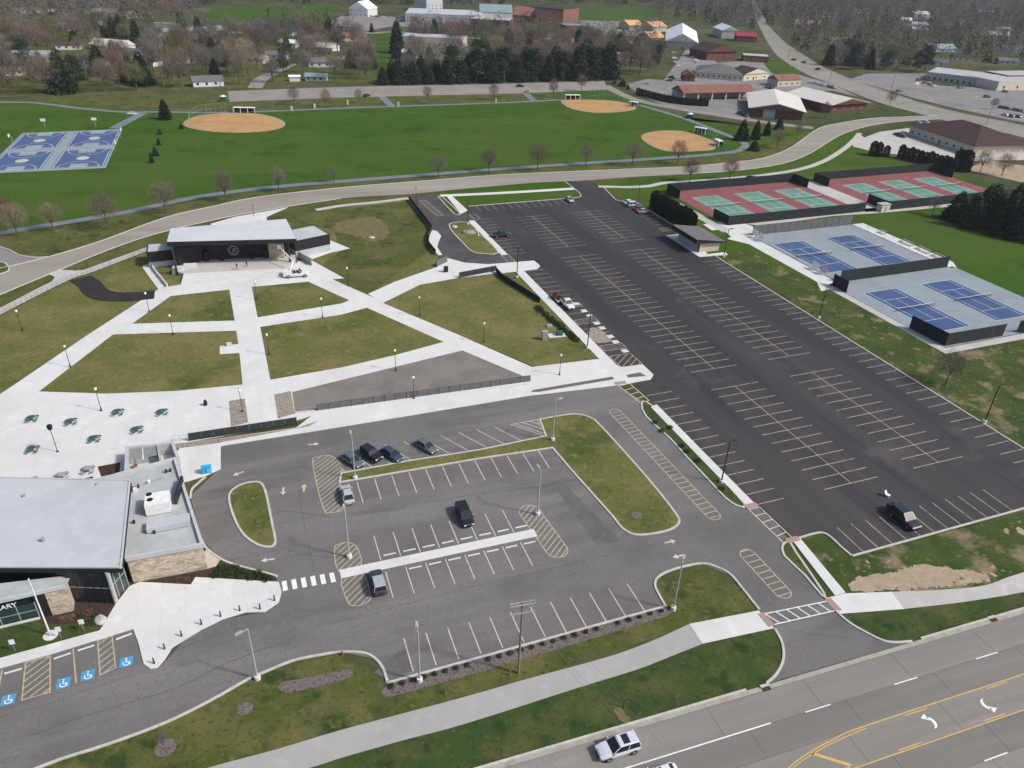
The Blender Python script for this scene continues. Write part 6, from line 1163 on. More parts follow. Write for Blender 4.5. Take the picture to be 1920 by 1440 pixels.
def hd(p, q): a, b = g(*p), g(*q); return math.atan2((b - a).y, (b - a).x)
TEAL, BLK, NAVY, SILV, WHT, GRY, RED = (.085, .125, .14), (.012, .013, .015), (.035, .06, .095), (.42, .44, .46), (.70, .71, .72), (.13, .14, .15), (.22, .03, .03)
an = hd((828, 817), (876, 845))
car('sedan', TEAL, at((661, 868)), an, 'grey teal sedan at the end of the angled bays by the grey pole')
car('jeep', BLK, at((697, 859)), an, 'boxy black off-road car between two sedans in the angled bays')
car('sedan', NAVY, at((735, 857)), an, 'dark blue sedan beside the boxy black car')
car('sedan', (.10, .125, .135), at((799, 842)), an, 'grey green sedan parked apart in the angled bays')
an2 = LIB.ang + math.pi / 2
car('sedan', SILV, LIB(35.2 - .3, 4.0), an2 + math.pi, 'silver sedan parked beside the hatched oval at the grass strip')
car('van', BLK, LIB(18.2 + .4, 14.3), an2, 'black minivan rolling out of the middle bays')
car('suv', (.035, .038, .042), LIB(33.9, 24.3), an2 + math.pi, 'dark suv with a silver grey roof beside the hatched oval', roofc=(.36, .39, .42))
ROADA = math.radians(19.9)
car('suv', (.58, .61, .66), hw(-20.0, 2.6), ROADA + math.pi, 'silver white suv with a dark sunroof driving on the highway', sunroof=True, scale=1.06)
car('sedan', WHT, hw(-17.3, 7.0), ROADA + math.pi, 'white sedan driving in the inner highway lane', sunroof=True)
an3 = LOT.ang + .0
s_ = car('suv', (.014, .02, .026), LOT(44.2, 1.0), an3, 'black suv with a rear cargo rack in the new lot', scale=1.12)
MB().box(-2.95, -2.3, -.55, .55, .5, 1.15).obj('cargo_rack', M['black'], s_)
c = g(1664, 932); t = thing('folding_chair', (c.x, c.y, .03), .8, 'small white folding chair left on the asphalt behind the black suv', 'chair')
MB().box(-.32, .32, -.3, .3, .40, .46).obj('seat', M['metal_white'], t); MB().add([(-.32, .3, .44), (.32, .3, .44), (.32, .62, 1.0), (-.32, .62, 1.0), (-.32, .34, .42), (.32, .34, .42), (.32, .66, .98), (-.32, .66, .98)], [(0, 1, 2, 3), (5, 4, 7, 6), (0, 3, 7, 4), (1, 5, 6, 2), (3, 2, 6, 7)]).obj('backrest', M['metal_white'], t)
for x in (-.3, .3):
    for y in (-.28, .28): MB().tube((x, y, 0), (x, -y * .6, .42), .025, n=5).obj('leg', M['metal_grey'], t)
car('pickup', BLK, LOT(-96.5, -16.1), LOT.ang + math.pi / 2, 'black pickup truck parked by the walk at the loop island')
car('sedan', SILV, LOT(-124.0, 18.5), LOT.ang, 'silver car parked alone at the kerb end of the top row')
HC = [('sedan', WHT, -116.2, 'white sedan first in the row beside the dark hedge'), ('suv', (.62, .62, .60), -113.4, 'white suv second in the row beside the dark hedge'), ('sedan', RED, -109.2, 'dark red car in the row beside the dark hedge'), ('sedan', (.33, .35, .37), -106.3, 'grey silver car in the hedge shade')]
for k, cl, a, l in HC: car(k, cl, LOT(a, 37.6), LOT.ang + math.pi / 2, l)
M['machine_red'] = flat('machine_red', (.17, .035, .028), .6, var=.3)
# work truck with red machinery on its trailer
tk = car('pickup', WHT, at((1063, 574)), LOT.ang, 'white work truck at the accessible bays with red machinery behind')
t = thing('trailer', (*at((1046, 563)), .03), LOT.ang, 'flat trailer loaded with red machinery behind the white work truck', 'trailer')
MB().box(-2.4, 2.2, -1.0, 1.0, .5, .62).obj('deck', M['wall_beige'], t)
for x, w, h in ((-1.4, .9, 1.0), (-.3, .8, 1.5), (.9, .7, .9)): MB().add([(x - .4, -w, .62), (x + .4, -w, .62), (x + .4, w, .62), (x - .4, w, .62), (x - .25, -w * .5, .62 + h), (x + .25, -w * .5, .62 + h), (x + .25, w * .5, .62 + h), (x - .25, w * .5, .62 + h)], [(4, 5, 6, 7), (0, 1, 5, 4), (1, 2, 6, 5), (2, 3, 7, 6), (3, 0, 4, 7)]).obj('machine', M['machine_red'] if x < .5 else M['black'], t)
for x in (-.9, 0):
    for s in (-1, 1): mb = MB(); mb.tube((x, s * 1.05 - .1, .35), (x, s * 1.05 + .1, .35), .35, n=12); mb.obj('wheel', M['tyre'], t)
# boom truck on the stage plaza
bt = car('pickup', WHT, at((556, 519)), math.radians(16), 'white bucket truck with its boom raised to the stage roof', cat='truck', z=.1, scale=1.15)
MB().box(-2.8, -.9, -.98, .98, 1.1, 1.5).obj('utility_body', M['metal_white'], bt)
BM = Vector((0.3, 1.4, 0)); MB().tube((-1.2, 0, 1.4), (-.4, 2.0, 3.0), .2, .16, n=6).obj('boom', M['metal_white'], bt); MB().tube((-.4, 2.0, 3.0), (-3.2, 7.0, 4.6), .14, .10, n=6).obj('boom', M['metal_white'], bt); MB().box(-3.6, -2.8, 6.7, 7.5, 4.2, 5.2).obj('bucket', M['metal_white'], bt)
# cars far away: (pixel, heading deg, kind, colour)
CN = {WHT: 'white', BLK: 'black', SILV: 'silver', GRY: 'grey', RED: 'red', NAVY: 'dark blue', TEAL: 'grey teal'}
def far_car(px, deg, col, where, kind='sedan'): car(kind, col, at(px), math.radians(deg), f'{CN[col]} {"suv" if kind == "suv" else "car"} {where}', f'{CN[col]} cars {where}', simple=True)
far_car((688, 181), 60, BLK, 'on the far parking strip near the trail spur'); far_car((975, 163), 10, BLK, 'on the far parking strip below the evergreens'); far_car((991, 172), 80, WHT, 'at the trail spur of the far strip', 'suv')
for px, d, cl in (((1488, 113), 125, BLK), ((1507, 118), 125, GRY), ((1533, 131), 120, BLK), ((1425, 35), 115, WHT)): far_car(px, d, cl, 'driving on the main road')
for i, px in enumerate(((1216, 157), (1152, 157), (1262, 100), (1264, 110), (1266, 118), (1271, 124), (1297, 104), (1300, 109), (1304, 114), (1308, 118))): far_car(px, 20 if i > 1 else 80, (WHT, BLK, SILV, WHT, SILV, WHT, TEAL, SILV, WHT, SILV)[i], 'parked by the brick hall and barn', 'suv' if i < 2 else 'sedan')
for i, px in enumerate(((1437, 164), (1443, 166), (1449, 167), (1520, 155), (1527, 157), (1534, 158), (1540, 160), (1547, 162), (1553, 163), (1559, 165), (1566, 166))): far_car(px, 70, (TEAL, BLK, TEAL, WHT, SILV, WHT, SILV, WHT, TEAL, BLK, WHT)[i], 'parked behind the cream warehouses')
for i, px in enumerate(((1735, 157), (1745, 160), (1752, 163), (1740, 152), (1800, 166), (1884, 173), (1850, 183), (1686, 172), (1724, 151))): far_car(px, 15, (GRY, TEAL, WHT, BLK, GRY, BLK, BLK, GRY, BLK)[i], 'on the strip mall car park', 'suv' if i % 3 == 0 else 'sedan')
for i in range(9): far_car((1876 + 8.5 * i, 202 + 1.6 * i), 75, (NAVY, BLK, SILV, NAVY, GRY, WHT, BLK, SILV, NAVY)[i], 'in the dealer row beyond the main road')
for i, px in enumerate(((1884, 217), (1895, 219), (1908, 220))): far_car(px, 100, (WHT, BLK, GRY)[i], 'in the verge row beside the main road')
for i, px in enumerate(((1683, 254), (1692, 252), (1690, 257), (1719, 232), (1733, 231))): far_car(px, 120, (BLK, WHT, NAVY, SILV, WHT)[i], 'parked beside the brown roofed bank')
for i, px in enumerate(((1386, 213), (1394, 216), (1400, 219))): far_car(px, 60, (NAVY, BLK, GRY)[i], 'parked against the brick warehouse')
for i in range(8): far_car((655 + 13 * i, 28 + 1.0 * i), 20, (WHT, BLK, SILV, GRY, RED, WHT, SILV, BLK)[i], 'in the far school car park')
for i, px in enumerate(((1262, 150), (1270, 151), (1255, 152), (1258, 146))): far_car(px, 160, (BLK, WHT, GRY, BLK)[i], 'clustered beside the carport')
# ---------------------------------------------------------------- trees, hedges and shrubs
rng = np.random.default_rng(11)
def np_mesh(name, V, F, mat):
    """mesh from an (n,3) array and an (m,3) array of triangles"""
    me = bpy.data.meshes.new(name); V = np.asarray(V, np.float32); F = np.asarray(F, np.int32)
    me.vertices.add(len(V)); me.vertices.foreach_set('co', V.ravel()); me.loops.add(F.size); me.loops.foreach_set('vertex_index', F.ravel()); me.polygons.add(len(F))
    me.polygons.foreach_set('loop_start', np.arange(0, F.size, 3, dtype=np.int32)); me.polygons.foreach_set('loop_total', np.full(len(F), 3, np.int32)); me.update(); me.validate()
    me.materials.append(mat); return me
def slivers(P, D, L, W):
    """thin triangles: base at P, along D for L, base width W"""
    n = len(P); D = D / np.linalg.norm(D, axis=1, keepdims=True); S = np.cross(D, rng.normal(size=(n, 3))); S /= np.linalg.norm(S, axis=1, keepdims=True)
    L = L[:, None]; W = W[:, None]
    V = np.stack([P - S * W / 2, P + S * W / 2, P + D * L], 1).reshape(-1, 3); return V, np.arange(3 * n).reshape(-1, 3)
def bare_proto(mat, n_limb=9, n_twig=2400, spread=.38, h0=.20, tw=.042):
    """bare deciduous tree, 10 m tall: tapered trunk with limbs; a rounded crown of fine twigs fanning from the limbs"""
    H = 10.0; mb = MB(); bend = U(-.25, .25); F0 = Vector((bend * .4, 0, H * h0)); zc, rz_ = H * .60, H * .40
    mb.tube((0, 0, -.1), F0, .20, .15, n=6, cap=False); mb.tube(F0, (bend, .1, H * .66), .15, .04, n=5, cap=False)
    for k in range(n_limb):
        a = 2 * math.pi * k / n_limb + U(-.3, .3); el = U(.35, 1.15); e = Vector((math.cos(a) * math.cos(el) * H * spread * .8, math.sin(a) * math.cos(el) * H * spread * .8, zc + rz_ * .75 * math.sin(el) * U(.3, 1)))
        p = F0 + Vector((0, 0, H * U(0, .22))); q = p + (e - p) * .5 + Vector((0, 0, -.25)); mb.tube(p, q, .10, .065, n=4, cap=False); mb.tube(q, e, .065, .02, n=4, cap=False)
        for j in range(3): s = p + (e - p) * U(.35, .9); e2 = s + Vector((U(-1, 1), U(-1, 1), U(.5, 1.5))); mb.tube(s, e2, .03, .01, n=3, cap=False)
    tr = bpy.data.meshes.new('trunk'); tr.from_pydata(mb.v, [], mb.f); tr.materials.append(M['bark'])
    n = n_twig; N_ = rng.normal(size=(n, 3)); N_ /= np.linalg.norm(N_, axis=1, keepdims=True); N_[:, 2] = np.where(N_[:, 2] < -.75, -N_[:, 2], N_[:, 2])
    lump = 1 + .16 * np.sin(N_[:, 0] * 5 + bend * 9) * np.sin(N_[:, 1] * 6) + .10 * np.sin(N_[:, 2] * 9 + N_[:, 0] * 7)
    rad = rng.uniform(.30, .98, n) ** .6 * lump; P = N_ * rad[:, None] * np.array([H * spread, H * spread, rz_]) + np.array([bend * .6, 0, zc])
    D = P - np.array([bend * .4, 0, H * h0]); D = D / np.linalg.norm(D, axis=1, keepdims=True) + rng.normal(scale=.38, size=(n, 3)); L = rng.uniform(.6, 1.5, n); Dn = D / np.linalg.norm(D, axis=1, keepdims=True)
    V, F = slivers(P - Dn * (L * .7)[:, None], D, L, rng.uniform(.6, 1.4, n) * tw); return tr, np_mesh('crown', V, F, mat)
def conifer_proto(mat, n=2600, w=.24, droop=-.25, skirt=.06, ragged=.25, tri=(.45, .9)):
    """evergreen, 10 m tall: whorls of drooping needle sprays round a straight trunk"""
    H = 10.0; mb = MB(); mb.tube((0, 0, -.1), (0, 0, H * .95), .22, .03, n=6, cap=False)
    tr = bpy.data.meshes.new('trunk'); tr.from_pydata(mb.v, [], mb.f); tr.materials.append(M['bark'])
    t = 1 - np.sqrt(rng.random(n)); z = H * (skirt + (1 - skirt) * t); a = rng.random(n) * 2 * np.pi
    lob = 1 + ragged * (.6 * np.sin(a * 5 + np.floor(z * 1.3) * 2.1) + .4 * rng.normal(size=n)) ; whorl = .82 + .25 * np.abs(np.sin(z * 2.4))
    R_ = H * w * (1 - t) ** .85 * lob * whorl + .12; k = np.sqrt(rng.uniform(.25, 1, n)); r = R_ * k
    P = np.stack([np.cos(a) * r, np.sin(a) * r, z - .12 * r], 1); D = np.stack([np.cos(a), np.sin(a), np.full(n, droop)], 1) + rng.normal(scale=.45, size=(n, 3))
    V, F = slivers(P, D, rng.uniform(*tri, n), rng.uniform(.25, .55, n) * (tri[1] / .9)); return tr, np_mesh('crown', V, F, mat)
def pine_proto(mat, n=2400):
    """tall pine, 10 m: bare lower trunk, clumped flat-topped tufts"""
    H = 10.0; mb = MB(); mb.tube((0, 0, -.1), (.1, 0, H * .95), .2, .05, n=6, cap=False); P = []; D = []
    for k in range(26):
        z = H * U(.22, .98); a = U(0, 6.28); r = H * .21 * (1.12 - z / H) ** .55 * U(.35, 1.0) ; c = np.array([math.cos(a) * r, math.sin(a) * r, z]); mb.tube((0, 0, z - .3), tuple(c), .05, .02, n=3, cap=False)
        m = n // 26; q = rng.normal(size=(m, 3)) * np.array([.62, .62, .30]) + c; P.append(q); D.append(rng.normal(size=(m, 3)) + np.array([0, 0, .3]))
    tr = bpy.data.meshes.new('trunk'); tr.from_pydata(mb.v, [], mb.f); tr.materials.append(M['bark']); P = np.concatenate(P); D = np.concatenate(D)
    V, F = slivers(P, D, rng.uniform(.3, .65, len(P)), rng.uniform(.18, .4, len(P))); return tr, np_mesh('crown', V, F, mat)
def column_proto(mat, n=1700, w=.20):
    """arborvitae, 10 m: dense column that tapers to a point"""
    H = 10.0; mb = MB(); mb.tube((0, 0, -.1), (0, 0, H * .9), .15, .03, n=5, cap=False); tr = bpy.data.meshes.new('trunk'); tr.from_pydata(mb.v, [], mb.f); tr.materials.append(M['bark'])
    z = H * rng.uniform(.01, 1, n); a = rng.random(n) * 6.283; R_ = H * w * np.clip(np.minimum(1.15 - z / H * .25, 3.2 * (1 - z / H) ** .7), .05, 1.0) * (1 + .12 * np.sin(a * 6 + z * 1.7)); r = R_ * rng.uniform(.72, 1.02, n)
    P = np.stack([np.cos(a) * r, np.sin(a) * r, z], 1); D = np.stack([np.cos(a) * .6, np.sin(a) * .6, np.full(n, .8)], 1) + rng.normal(scale=.4, size=(n, 3))
    V, F = slivers(P, D, rng.uniform(.5, 1.0, n), rng.uniform(.35, .7, n)); return tr, np_mesh('crown', V, F, mat)
BARE = [bare_proto(M[m], nl, nt, sp, h0) for m, nl, nt, sp, h0 in (('twig', 9, 2300, .40, .22), ('twig', 11, 2200, .34, .18), ('twig_tan', 9, 2500, .42, .2), ('twig_grey', 10, 1900, .37, .24), ('twig_red', 9, 2400, .38, .2), ('twig_green', 9, 2200, .4, .2))]
BARE2 = [bare_proto(M[m], nl, nt, sp, h0, tw) for m, nl, nt, sp, h0, tw in (('twig', 7, 1500, .30, .28, .045), ('twig', 12, 2600, .46, .16, .04), ('twig_grey', 8, 1300, .33, .30, .045), ('twig_grey', 13, 2600, .43, .18, .04), ('twig_tan', 8, 1700, .34, .22, .045), ('twig_red', 8, 1600, .33, .24, .045), ('twig_green', 10, 2500, .36, .16, .05))]
CONI = [conifer_proto(M['needle'], w=.23), conifer_proto(M['needle_blue'], w=.27, ragged=.35), conifer_proto(M['needle'], w=.19, ragged=.2), conifer_proto(M['hedge'], w=.32, ragged=.3)]
PINE = [pine_proto(M['needle']), pine_proto(M['needle_blue'])]
COLU = [column_proto(M['hedge']), column_proto(M['hedge'], w=.17)]
def tree(proto, c, h, label, group=None, wide=1.0, name='tree', cat='tree'):
    t = thing(name, (c[0], c[1], 0), U(0, 6.28), label, cat, group); s = h / 10; t.scale = (s * wide, s * wide, s)
    link(bpy.data.objects.new('trunk', proto[0]), t); link(bpy.data.objects.new('crown', proto[1]), t); return t
# trees of the park road and trail: (base pixel, top pixel y, prototype, label)
def hpx(px, ytop):
    c = g(*px); lo = 1.0
    while lo < 40:
        v = Vector((c.x, c.y, lo)) - Vector((0, 0, CAM_H)); y = 720 - FPX * v.dot(UP) / v.dot(FWD)
        if y <= ytop: return lo
        lo += .1
    return lo
TRL = [((33, 443), 378, 2, 'rounded pale tan bare tree at the trail beside the red twigged one'), ((12, 425), 366, 4, 'dark red twigged bare tree at the bend of the trail'), ((101, 433), 378, 2, 'faint bare tree on the trail verge between two larger ones'), ((202, 430), 358, 0, 'broad brown bare tree on the trail verge above the back road'), ((312, 401), 338, 0, 'bare tree on the verge beside the stage end of the back road'), ((424, 378), 316, 1, 'bare tree on the verge behind the stage roof'), ((523, 359), 313, 1, 'bare tree on the verge just past the stage roof'), ((626, 343), 309, 3, 'slim bare tree on the trail above the park drive'), ((822, 333), 289, 3, 'bare tree on the trail above the loop drive'), ((917, 323), 276, 1, 'upright bare tree on the trail above the top parking row'), ((1008, 320), 266, 0, 'tall bare tree on the trail across from the lot entrance'), ((1098, 311), 268, 3, 'bare tree on the trail just past the lot entrance'), ((1185, 311), 262, 0, 'bare tree beside the trail left of the trail bend infield'), ((1270, 308), 262, 4, 'bare tree overlapping the trail bend infield'), ((1293, 341), 296, 4, 'thin bare tree at the walk above the first red courts'), ((1367, 338), 295, 4, 'dense red twigged tree at the walk above the red courts'), ((1772, 722), 658, 0, 'lone thin bare tree on the rough verge below the blue courts'), ((1747, 404), 366, 3, 'small dark leaning tree beside the red courts'), ((1837, 323), 282, 2, 'bare tree on the bare soil below the bank'), ((1878, 330), 286, 2, 'second bare tree on the bare soil below the bank'), ((1457, 278), 240, 2, 'bushy tan bare tree beside the dark evergreens at the trail bend'), ((1495, 254), 225, 3, 'small bare tree at the lane below the brick warehouse'), ((1668, 197), 168, 5, 'round greenish bare tree at the corner of the second warehouse'), ((1545, 222), 190, 4, 'bare tree beside the brick side of the warehouse'), ((1862, 205), 183, 5, 'pale yellow green tree on the strip mall car park edge')]
for px, yt, k, l in TRL: tree(BARE[k], g(*px), max(hpx(px, yt), 3), l, 'bare trees along the park paths', U(.95, 1.15), 'bare_tree')
for i, (px, yt) in enumerate((((552, 198), 158), ((612, 201), 165), ((673, 194), 165), ((802, 193), 158), ((925, 188), 155), ((1037, 182), 146), ((1090, 171), 138))): tree(BARE[(0, 4, 0, 3, 0, 4, 4)[i]], g(*px), hpx(px, yt), 'bare tree in the line between the far parking strip and the upper trail', 'bare trees before the far parking strip', .9, 'bare_tree')
EVG = [((311, 224), 185, 0, 1.25, 'single dark spruce beside the upper trail and left infield'), ((300, 252), 241, 1, 1.2, 'top small evergreen in the crooked line on the field'), ((298, 272), 258, 2, 1.2, 'second small evergreen in the crooked line on the field'), ((292, 292), 274, 1, 1.2, 'third small evergreen in the crooked line on the field'), ((285, 305), 286, 2, 1.1, 'last small evergreen in the crooked line near the courts'), ((340, 241), 232, 3, 1.5, 'low round evergreen bush at the corner of the left infield'), ((1390, 263), 222, 3, 1.0, 'broadest dark spruce in the cluster at the trail bend'), ((1416, 261), 224, 0, 1.0, 'dark spruce beside the broadest one at the trail bend'), ((1437, 254), 226, 0, 1.1, 'dark spruce in the cluster below the brick warehouse'), ((1460, 243), 218, 1, 1.2, 'last spruce of the cluster beside the warehouse wall'), ((1413, 282), 262, 3, 1.6, 'low dark bush beside the trail bend'), ((120, 174), 92, 3, 1.0, 'big broad dark evergreen at the left edge of the sports fields'), ((228, 72), 24, 0, 1.2, 'tall dark green evergreen by the left hand street'), ((215, 76), 32, 3, 1.1, 'dark evergreen with bare red neighbour by the left hand street'), ((692, 129), 75, 3, .9, 'large full evergreen on the lawn behind the far strip'), ((745, 100), 35, 0, 1.0, 'tall open spruce on the lawn behind the far strip'), ((815, 86), 32, 0, .9, 'tall spruce before the brown school wing'), ((745, 110), 75, 1, 1.1, 'small spruce below the tall open one'), ((697, 60), 42, 2, 1.2, 'small spruce at the edge of the far grey car park'), ((1167, 162), 147, 3, 1.6, 'dark rounded evergreen at the corner of the far strip'), ((1177, 168), 157, 2, 1.3, 'small evergreen at the start of the lane')]
for px, yt, k, w, l in EVG: tree(CONI[k], g(*px), max(hpx(px, yt), 1.5), l, 'evergreens of the park and lawns', w, 'evergreen_tree')
# the dark evergreen row behind the far parking strip
row_px = [(718, 158), (735, 157), (748, 158), (762, 157), (775, 157), (790, 158), (805, 157), (820, 157), (838, 157), (850, 155), (868, 156), (880, 154), (893, 155), (905, 154), (920, 155), (932, 153), (945, 154), (957, 152), (970, 153), (985, 153), (1000, 152), (1013, 151), (1028, 152), (1040, 151), (1055, 151), (1068, 150), (1083, 150), (1097, 150), (1112, 149), (1127, 149), (1140, 148)]
for i, px in enumerate(row_px):
    hh = (10 + 3 * (i % 3)) if i < 9 else (17 + 3.5 * math.sin(i * 1.7))
    if i in (9, 14): hh = 20
    tree((PINE + CONI[:2])[i % 4] if i > 8 else CONI[i % 3], g(px[0], px[1] - (i % 2) * 3), hh + (4 if i > 25 else 0), 'dark evergreen in the tall row behind the far parking strip' if i > 8 else 'shorter dark evergreen at the start of the row behind the far strip', 'evergreen row behind the far parking strip' if i > 8 else 'shorter evergreens of the row', U(1.15, 1.45), 'evergreen_tree')
# hedges
for k in range(10): p = LOT(-109 + 2.55 * k, 43.2); tree(COLU[k % 2], p, U(5.6, 6.6), 'dark arborvitae in the hedge row beside the parked cars', 'arborvitae hedge beside the new lot', 1.25, 'arborvitae', 'shrub')
for i, px in enumerate([(1636, 291), (1645, 293), (1660, 294), (1688, 297), (1697, 299), (1706, 301), (1715, 303), (1724, 305), (1733, 307), (1742, 309), (1751, 311), (1760, 313), (1769, 315), (1777, 317), (1792, 320), (1800, 322), (1808, 322)]): tree(COLU[i % 2], g(*px), U(4.6, 6.0) if i < 14 else 8.5, 'dark arborvitae in the hedge row below the bank' if i < 14 else 'taller arborvitae at the end of the bank hedge', 'arborvitae hedge below the bank' if i < 14 else 'tall arborvitae at the hedge end', 1.35 if i < 14 else 1.1, 'arborvitae', 'shrub')
for i in range(22): t_ = i / 21; px = (1196 + 128 * t_, 177 + 22 * t_ + 5 * math.sin(t_ * 3.1)); tree(COLU[i % 2], g(*px), 3.6, 'clipped dark conifer in the low hedge beside the lane', 'low conifer hedge beside the lane', 1.6, 'hedge_conifer', 'shrub')
for i, (u, v, h, k) in enumerate(((1790, 412, 13, 3), (1815, 425, 15, 0), (1840, 418, 17, 3), (1862, 432, 16, 0), (1885, 440, 18, 3), (1910, 448, 16, 1), (1930, 430, 18, 3), (1945, 455, 17, 0), (1855, 405, 15, 1), (1895, 412, 17, 0), (1925, 405, 18, 3), (1960, 425, 18, 0))): tree(CONI[k], g(u, v), h * .78, 'large dark spruce in the grove beside the red courts and lawn', 'spruce grove beside the red courts', 1.25, 'spruce_tree')
# shrubs and mulch rings of the near lawns
def bush(c, r, h, mat, label, group, n=160, z=.05):
    key = ('bush', mat, n); me = CARM.get(key)
    if me is None:
        a = rng.random(n) * 6.283; k = np.sqrt(rng.random(n)); zz = rng.random(n) * np.sqrt(1 - .7 * k ** 2); P = np.stack([np.cos(a) * k * .8, np.sin(a) * k * .8, zz * .9], 1); V, F = slivers(P, rng.normal(size=(n, 3)) + P * 1.2 + np.array([0, 0, .4]), rng.uniform(.25, .5, n), rng.uniform(.12, .25, n)); me = np_mesh('foliage', V, F, M[mat]); CARM[key] = me
    t = thing('shrub', (c[0], c[1], z), U(0, 6), label, 'shrub', group); t.scale = (r, r, h); link(bpy.data.objects.new('foliage', me), t); return t
SB = gp([(232, 0)]) and None
bed = gp([(714, 1296), (727, 1283), (1247, 1139), (1262, 1145), (1250, 1156), (1150, 1186), (1010, 1228), (860, 1272), (740, 1305), (720, 1308)])
sheet('shrub_bed', bed, .045, 'gravel')
for i in range(26):
    t_ = (i + .5) / 26
    if i in (8, 20): continue
    u, v = 724 + 526 * t_, 1291 - 147 * t_; bush(g(u, v), U(.34, .45), U(.42, .56), 'shrub', 'small round dark shrub in the gravel bed along the parking kerb', 'round shrubs in the gravel bed')
sheet('shrub_bed', smooth(gp([(522, 1292), (530, 1280), (570, 1272), (620, 1262), (655, 1255), (662, 1263), (650, 1273), (600, 1287), (545, 1299)]), 3, True), .045, 'gravel')
for px, r_ in (((310, 1402), 1.15), ((459, 1329), .9), ((1194, 968), .9)): c = g(*px); sheet('mulch_ring', [(c.x + r_ * math.cos(i * .4), c.y + r_ * math.sin(i * .4)) for i in range(16)], .045 if px[0] < 1000 else .16, 'gravel')
for i, (u, v) in enumerate(((420, 1066), (436, 1072), (455, 1075), (472, 1079), (430, 1078), (450, 1081), (470, 1084), (490, 1083), (500, 1087), (412, 1072), (405, 1080), (484, 1077), (440, 1066))): bush(g(u, v), .75, .6, 'shrub', 'low leafy shrub in the planting bed by the zebra crossing', 'shrubs in the crossing bed')
for i, (u, v) in enumerate(((150, 1157), (165, 1150), (180, 1158), (135, 1160), (172, 1168), (120, 1164))): bush(g(u, v), .7, .45, 'twig_red' if i % 2 else 'shrub', 'low shrub in the mulch bed before the library glass', 'shrubs before the library glass')
for i in range(26):
    t_ = i / 25; u, v = 1012 + 108 * t_, 578 + 92 * t_
    if t_ < .72: bush(g(u - 4 + U(-4, 2), v), U(.8, 1.1), U(.7, 1.2), 'shrub', 'weedy green bush along the walk of the new lot', 'weedy bushes along the lot walk')
for i, (u, v, h_) in enumerate(((1268, 800, .7), (1290, 835, .7), (1300, 845, .6), (1320, 862, .7), (1365, 915, .6), (1240, 790, .6), (1252, 806, .6))): bush(g(u - 12, v + 3, .1), .6, h_, 'shrub', 'low shrub on the thin strip between the car parks', 'shrubs on the thin strip', z=.12)

c_ = g(310, 1405); tree(BARE[3], c_, 3.4, 'young thin tree in a mulch ring on the highway lawn', None, .5, 'sapling')
# ---- the wooded neighbourhoods: the nearer trees one by one, the rest as one far wood
def poly_area_pts(px, n_try, spacing_fn, seed):
    rs = random.Random(seed); P = gp(px); xs_ = [p[0] for p in P]; ys_ = [p[1] for p in P]; grid = {}; out = []
    for _ in range(n_try):
        # even in ground area
        x, y = rs.uniform(min(xs_), max(xs_)), rs.uniform(min(ys_), max(ys_))
        if not inside((x, y), P): continue
        s = spacing_fn(y); k = (int(x / 15), int(y / 15)); ok = True
        for i in (-1, 0, 1):
            for j in (-1, 0, 1):
                for q in grid.get((k[0] + i, k[1] + j), ()):
                    if (q[0] - x) ** 2 + (q[1] - y) ** 2 < s * s: ok = False
        if ok: grid.setdefault(k, []).append((x, y)); out.append((x, y))
    return out
KEEP = [gp(q) for q in ([(400, 14), (640, 10), (620, 40), (520, 50), (400, 46)], [(285, 98), (298, 60), (330, 40), (345, 48), (310, 98)], [(470, 166), (482, 145), (520, 128), (550, 116), (560, 122), (500, 150), (492, 166)], [(1090, 16), (1220, 14), (1240, 50), (1180, 70), (1088, 60)], [(1240, 170), (1230, 35), (1310, 35), (1330, 90), (1450, 100), (1600, 170), (1400, 180)], [(620, 26), (760, 28), (880, 60), (700, 62), (600, 55)], [(690, 150), (690, 85), (720, 62), (760, 70), (765, 110), (722, 130)])]
HWpoly = between(HT, HB, 3)
def clear(p):
    for q in KEEP:
        if inside(p, q): return False
    if inside(p, HWpoly): return False
    for x, y, w in HOUSE_C:
        dx, dy = p[0] - x, p[1] - y
        if abs(dx) < w * .6 + 1 and -w * .5 - (20 if w > 14 else 9) < dy < w * .4 + 1: return False
    return True
sp1 = lambda y: 8.5 if y < 650 else 10.5
WOODS = [[(-160, 182), (0, 183), (200, 172), (420, 166), (480, 164), (640, 155), (690, 150), (690, 90), (640, 60), (520, 52), (400, 60), (340, 40), (400, 5), (400, -22), (-260, -10)], [(760, 150), (900, 140), (1140, 146), (1240, 140), (1240, 90), (1100, 92), (1000, 95), (880, 108), (770, 112)], [(1440, 60), (1470, 70), (1520, 105), (1550, 122), (1620, 138), (1740, 136), (1770, 122), (1920, 122), (2150, 150), (2150, 20), (1920, -25), (1430, -25)]]
pts = []
for i, wp in enumerate(WOODS): pts += [p for p in poly_area_pts(wp, 26000 if i != 1 else 2500, (lambda y: 11.8) if i == 0 else ((lambda y: 12.0) if i == 1 else sp1), 5 + i) if clear(p)]
band = [p for p in poly_area_pts([(380, 8), (760, 12), (1090, 10), (1240, 20), (1400, 8), (1440, 60), (1450, 20), (1440, -30), (300, -30)], 14000, lambda y: 9.5, 9) if clear(p)]
band2 = [p for p in poly_area_pts([(1230, 42), (1320, 42), (1400, 60), (1420, 50), (1400, 5), (1250, 15)], 1500, lambda y: 11, 19) if clear(p)]
pts.sort(key=lambda p: p[0] ** 2 + p[1] ** 2)
mids = [p for p in poly_area_pts([(770, 60), (880, 62), (1000, 52), (1050, 76), (1180, 72), (1240, 64), (1240, 92), (1130, 94), (960, 102), (770, 98)], 1500, lambda y: 14, 29) if clear(p)]
pts = sorted(pts + mids, key=lambda p: p[0] ** 2 + p[1] ** 2)
near, rest = pts[:330], pts[330:] + band + band2
rs = random.Random(3)
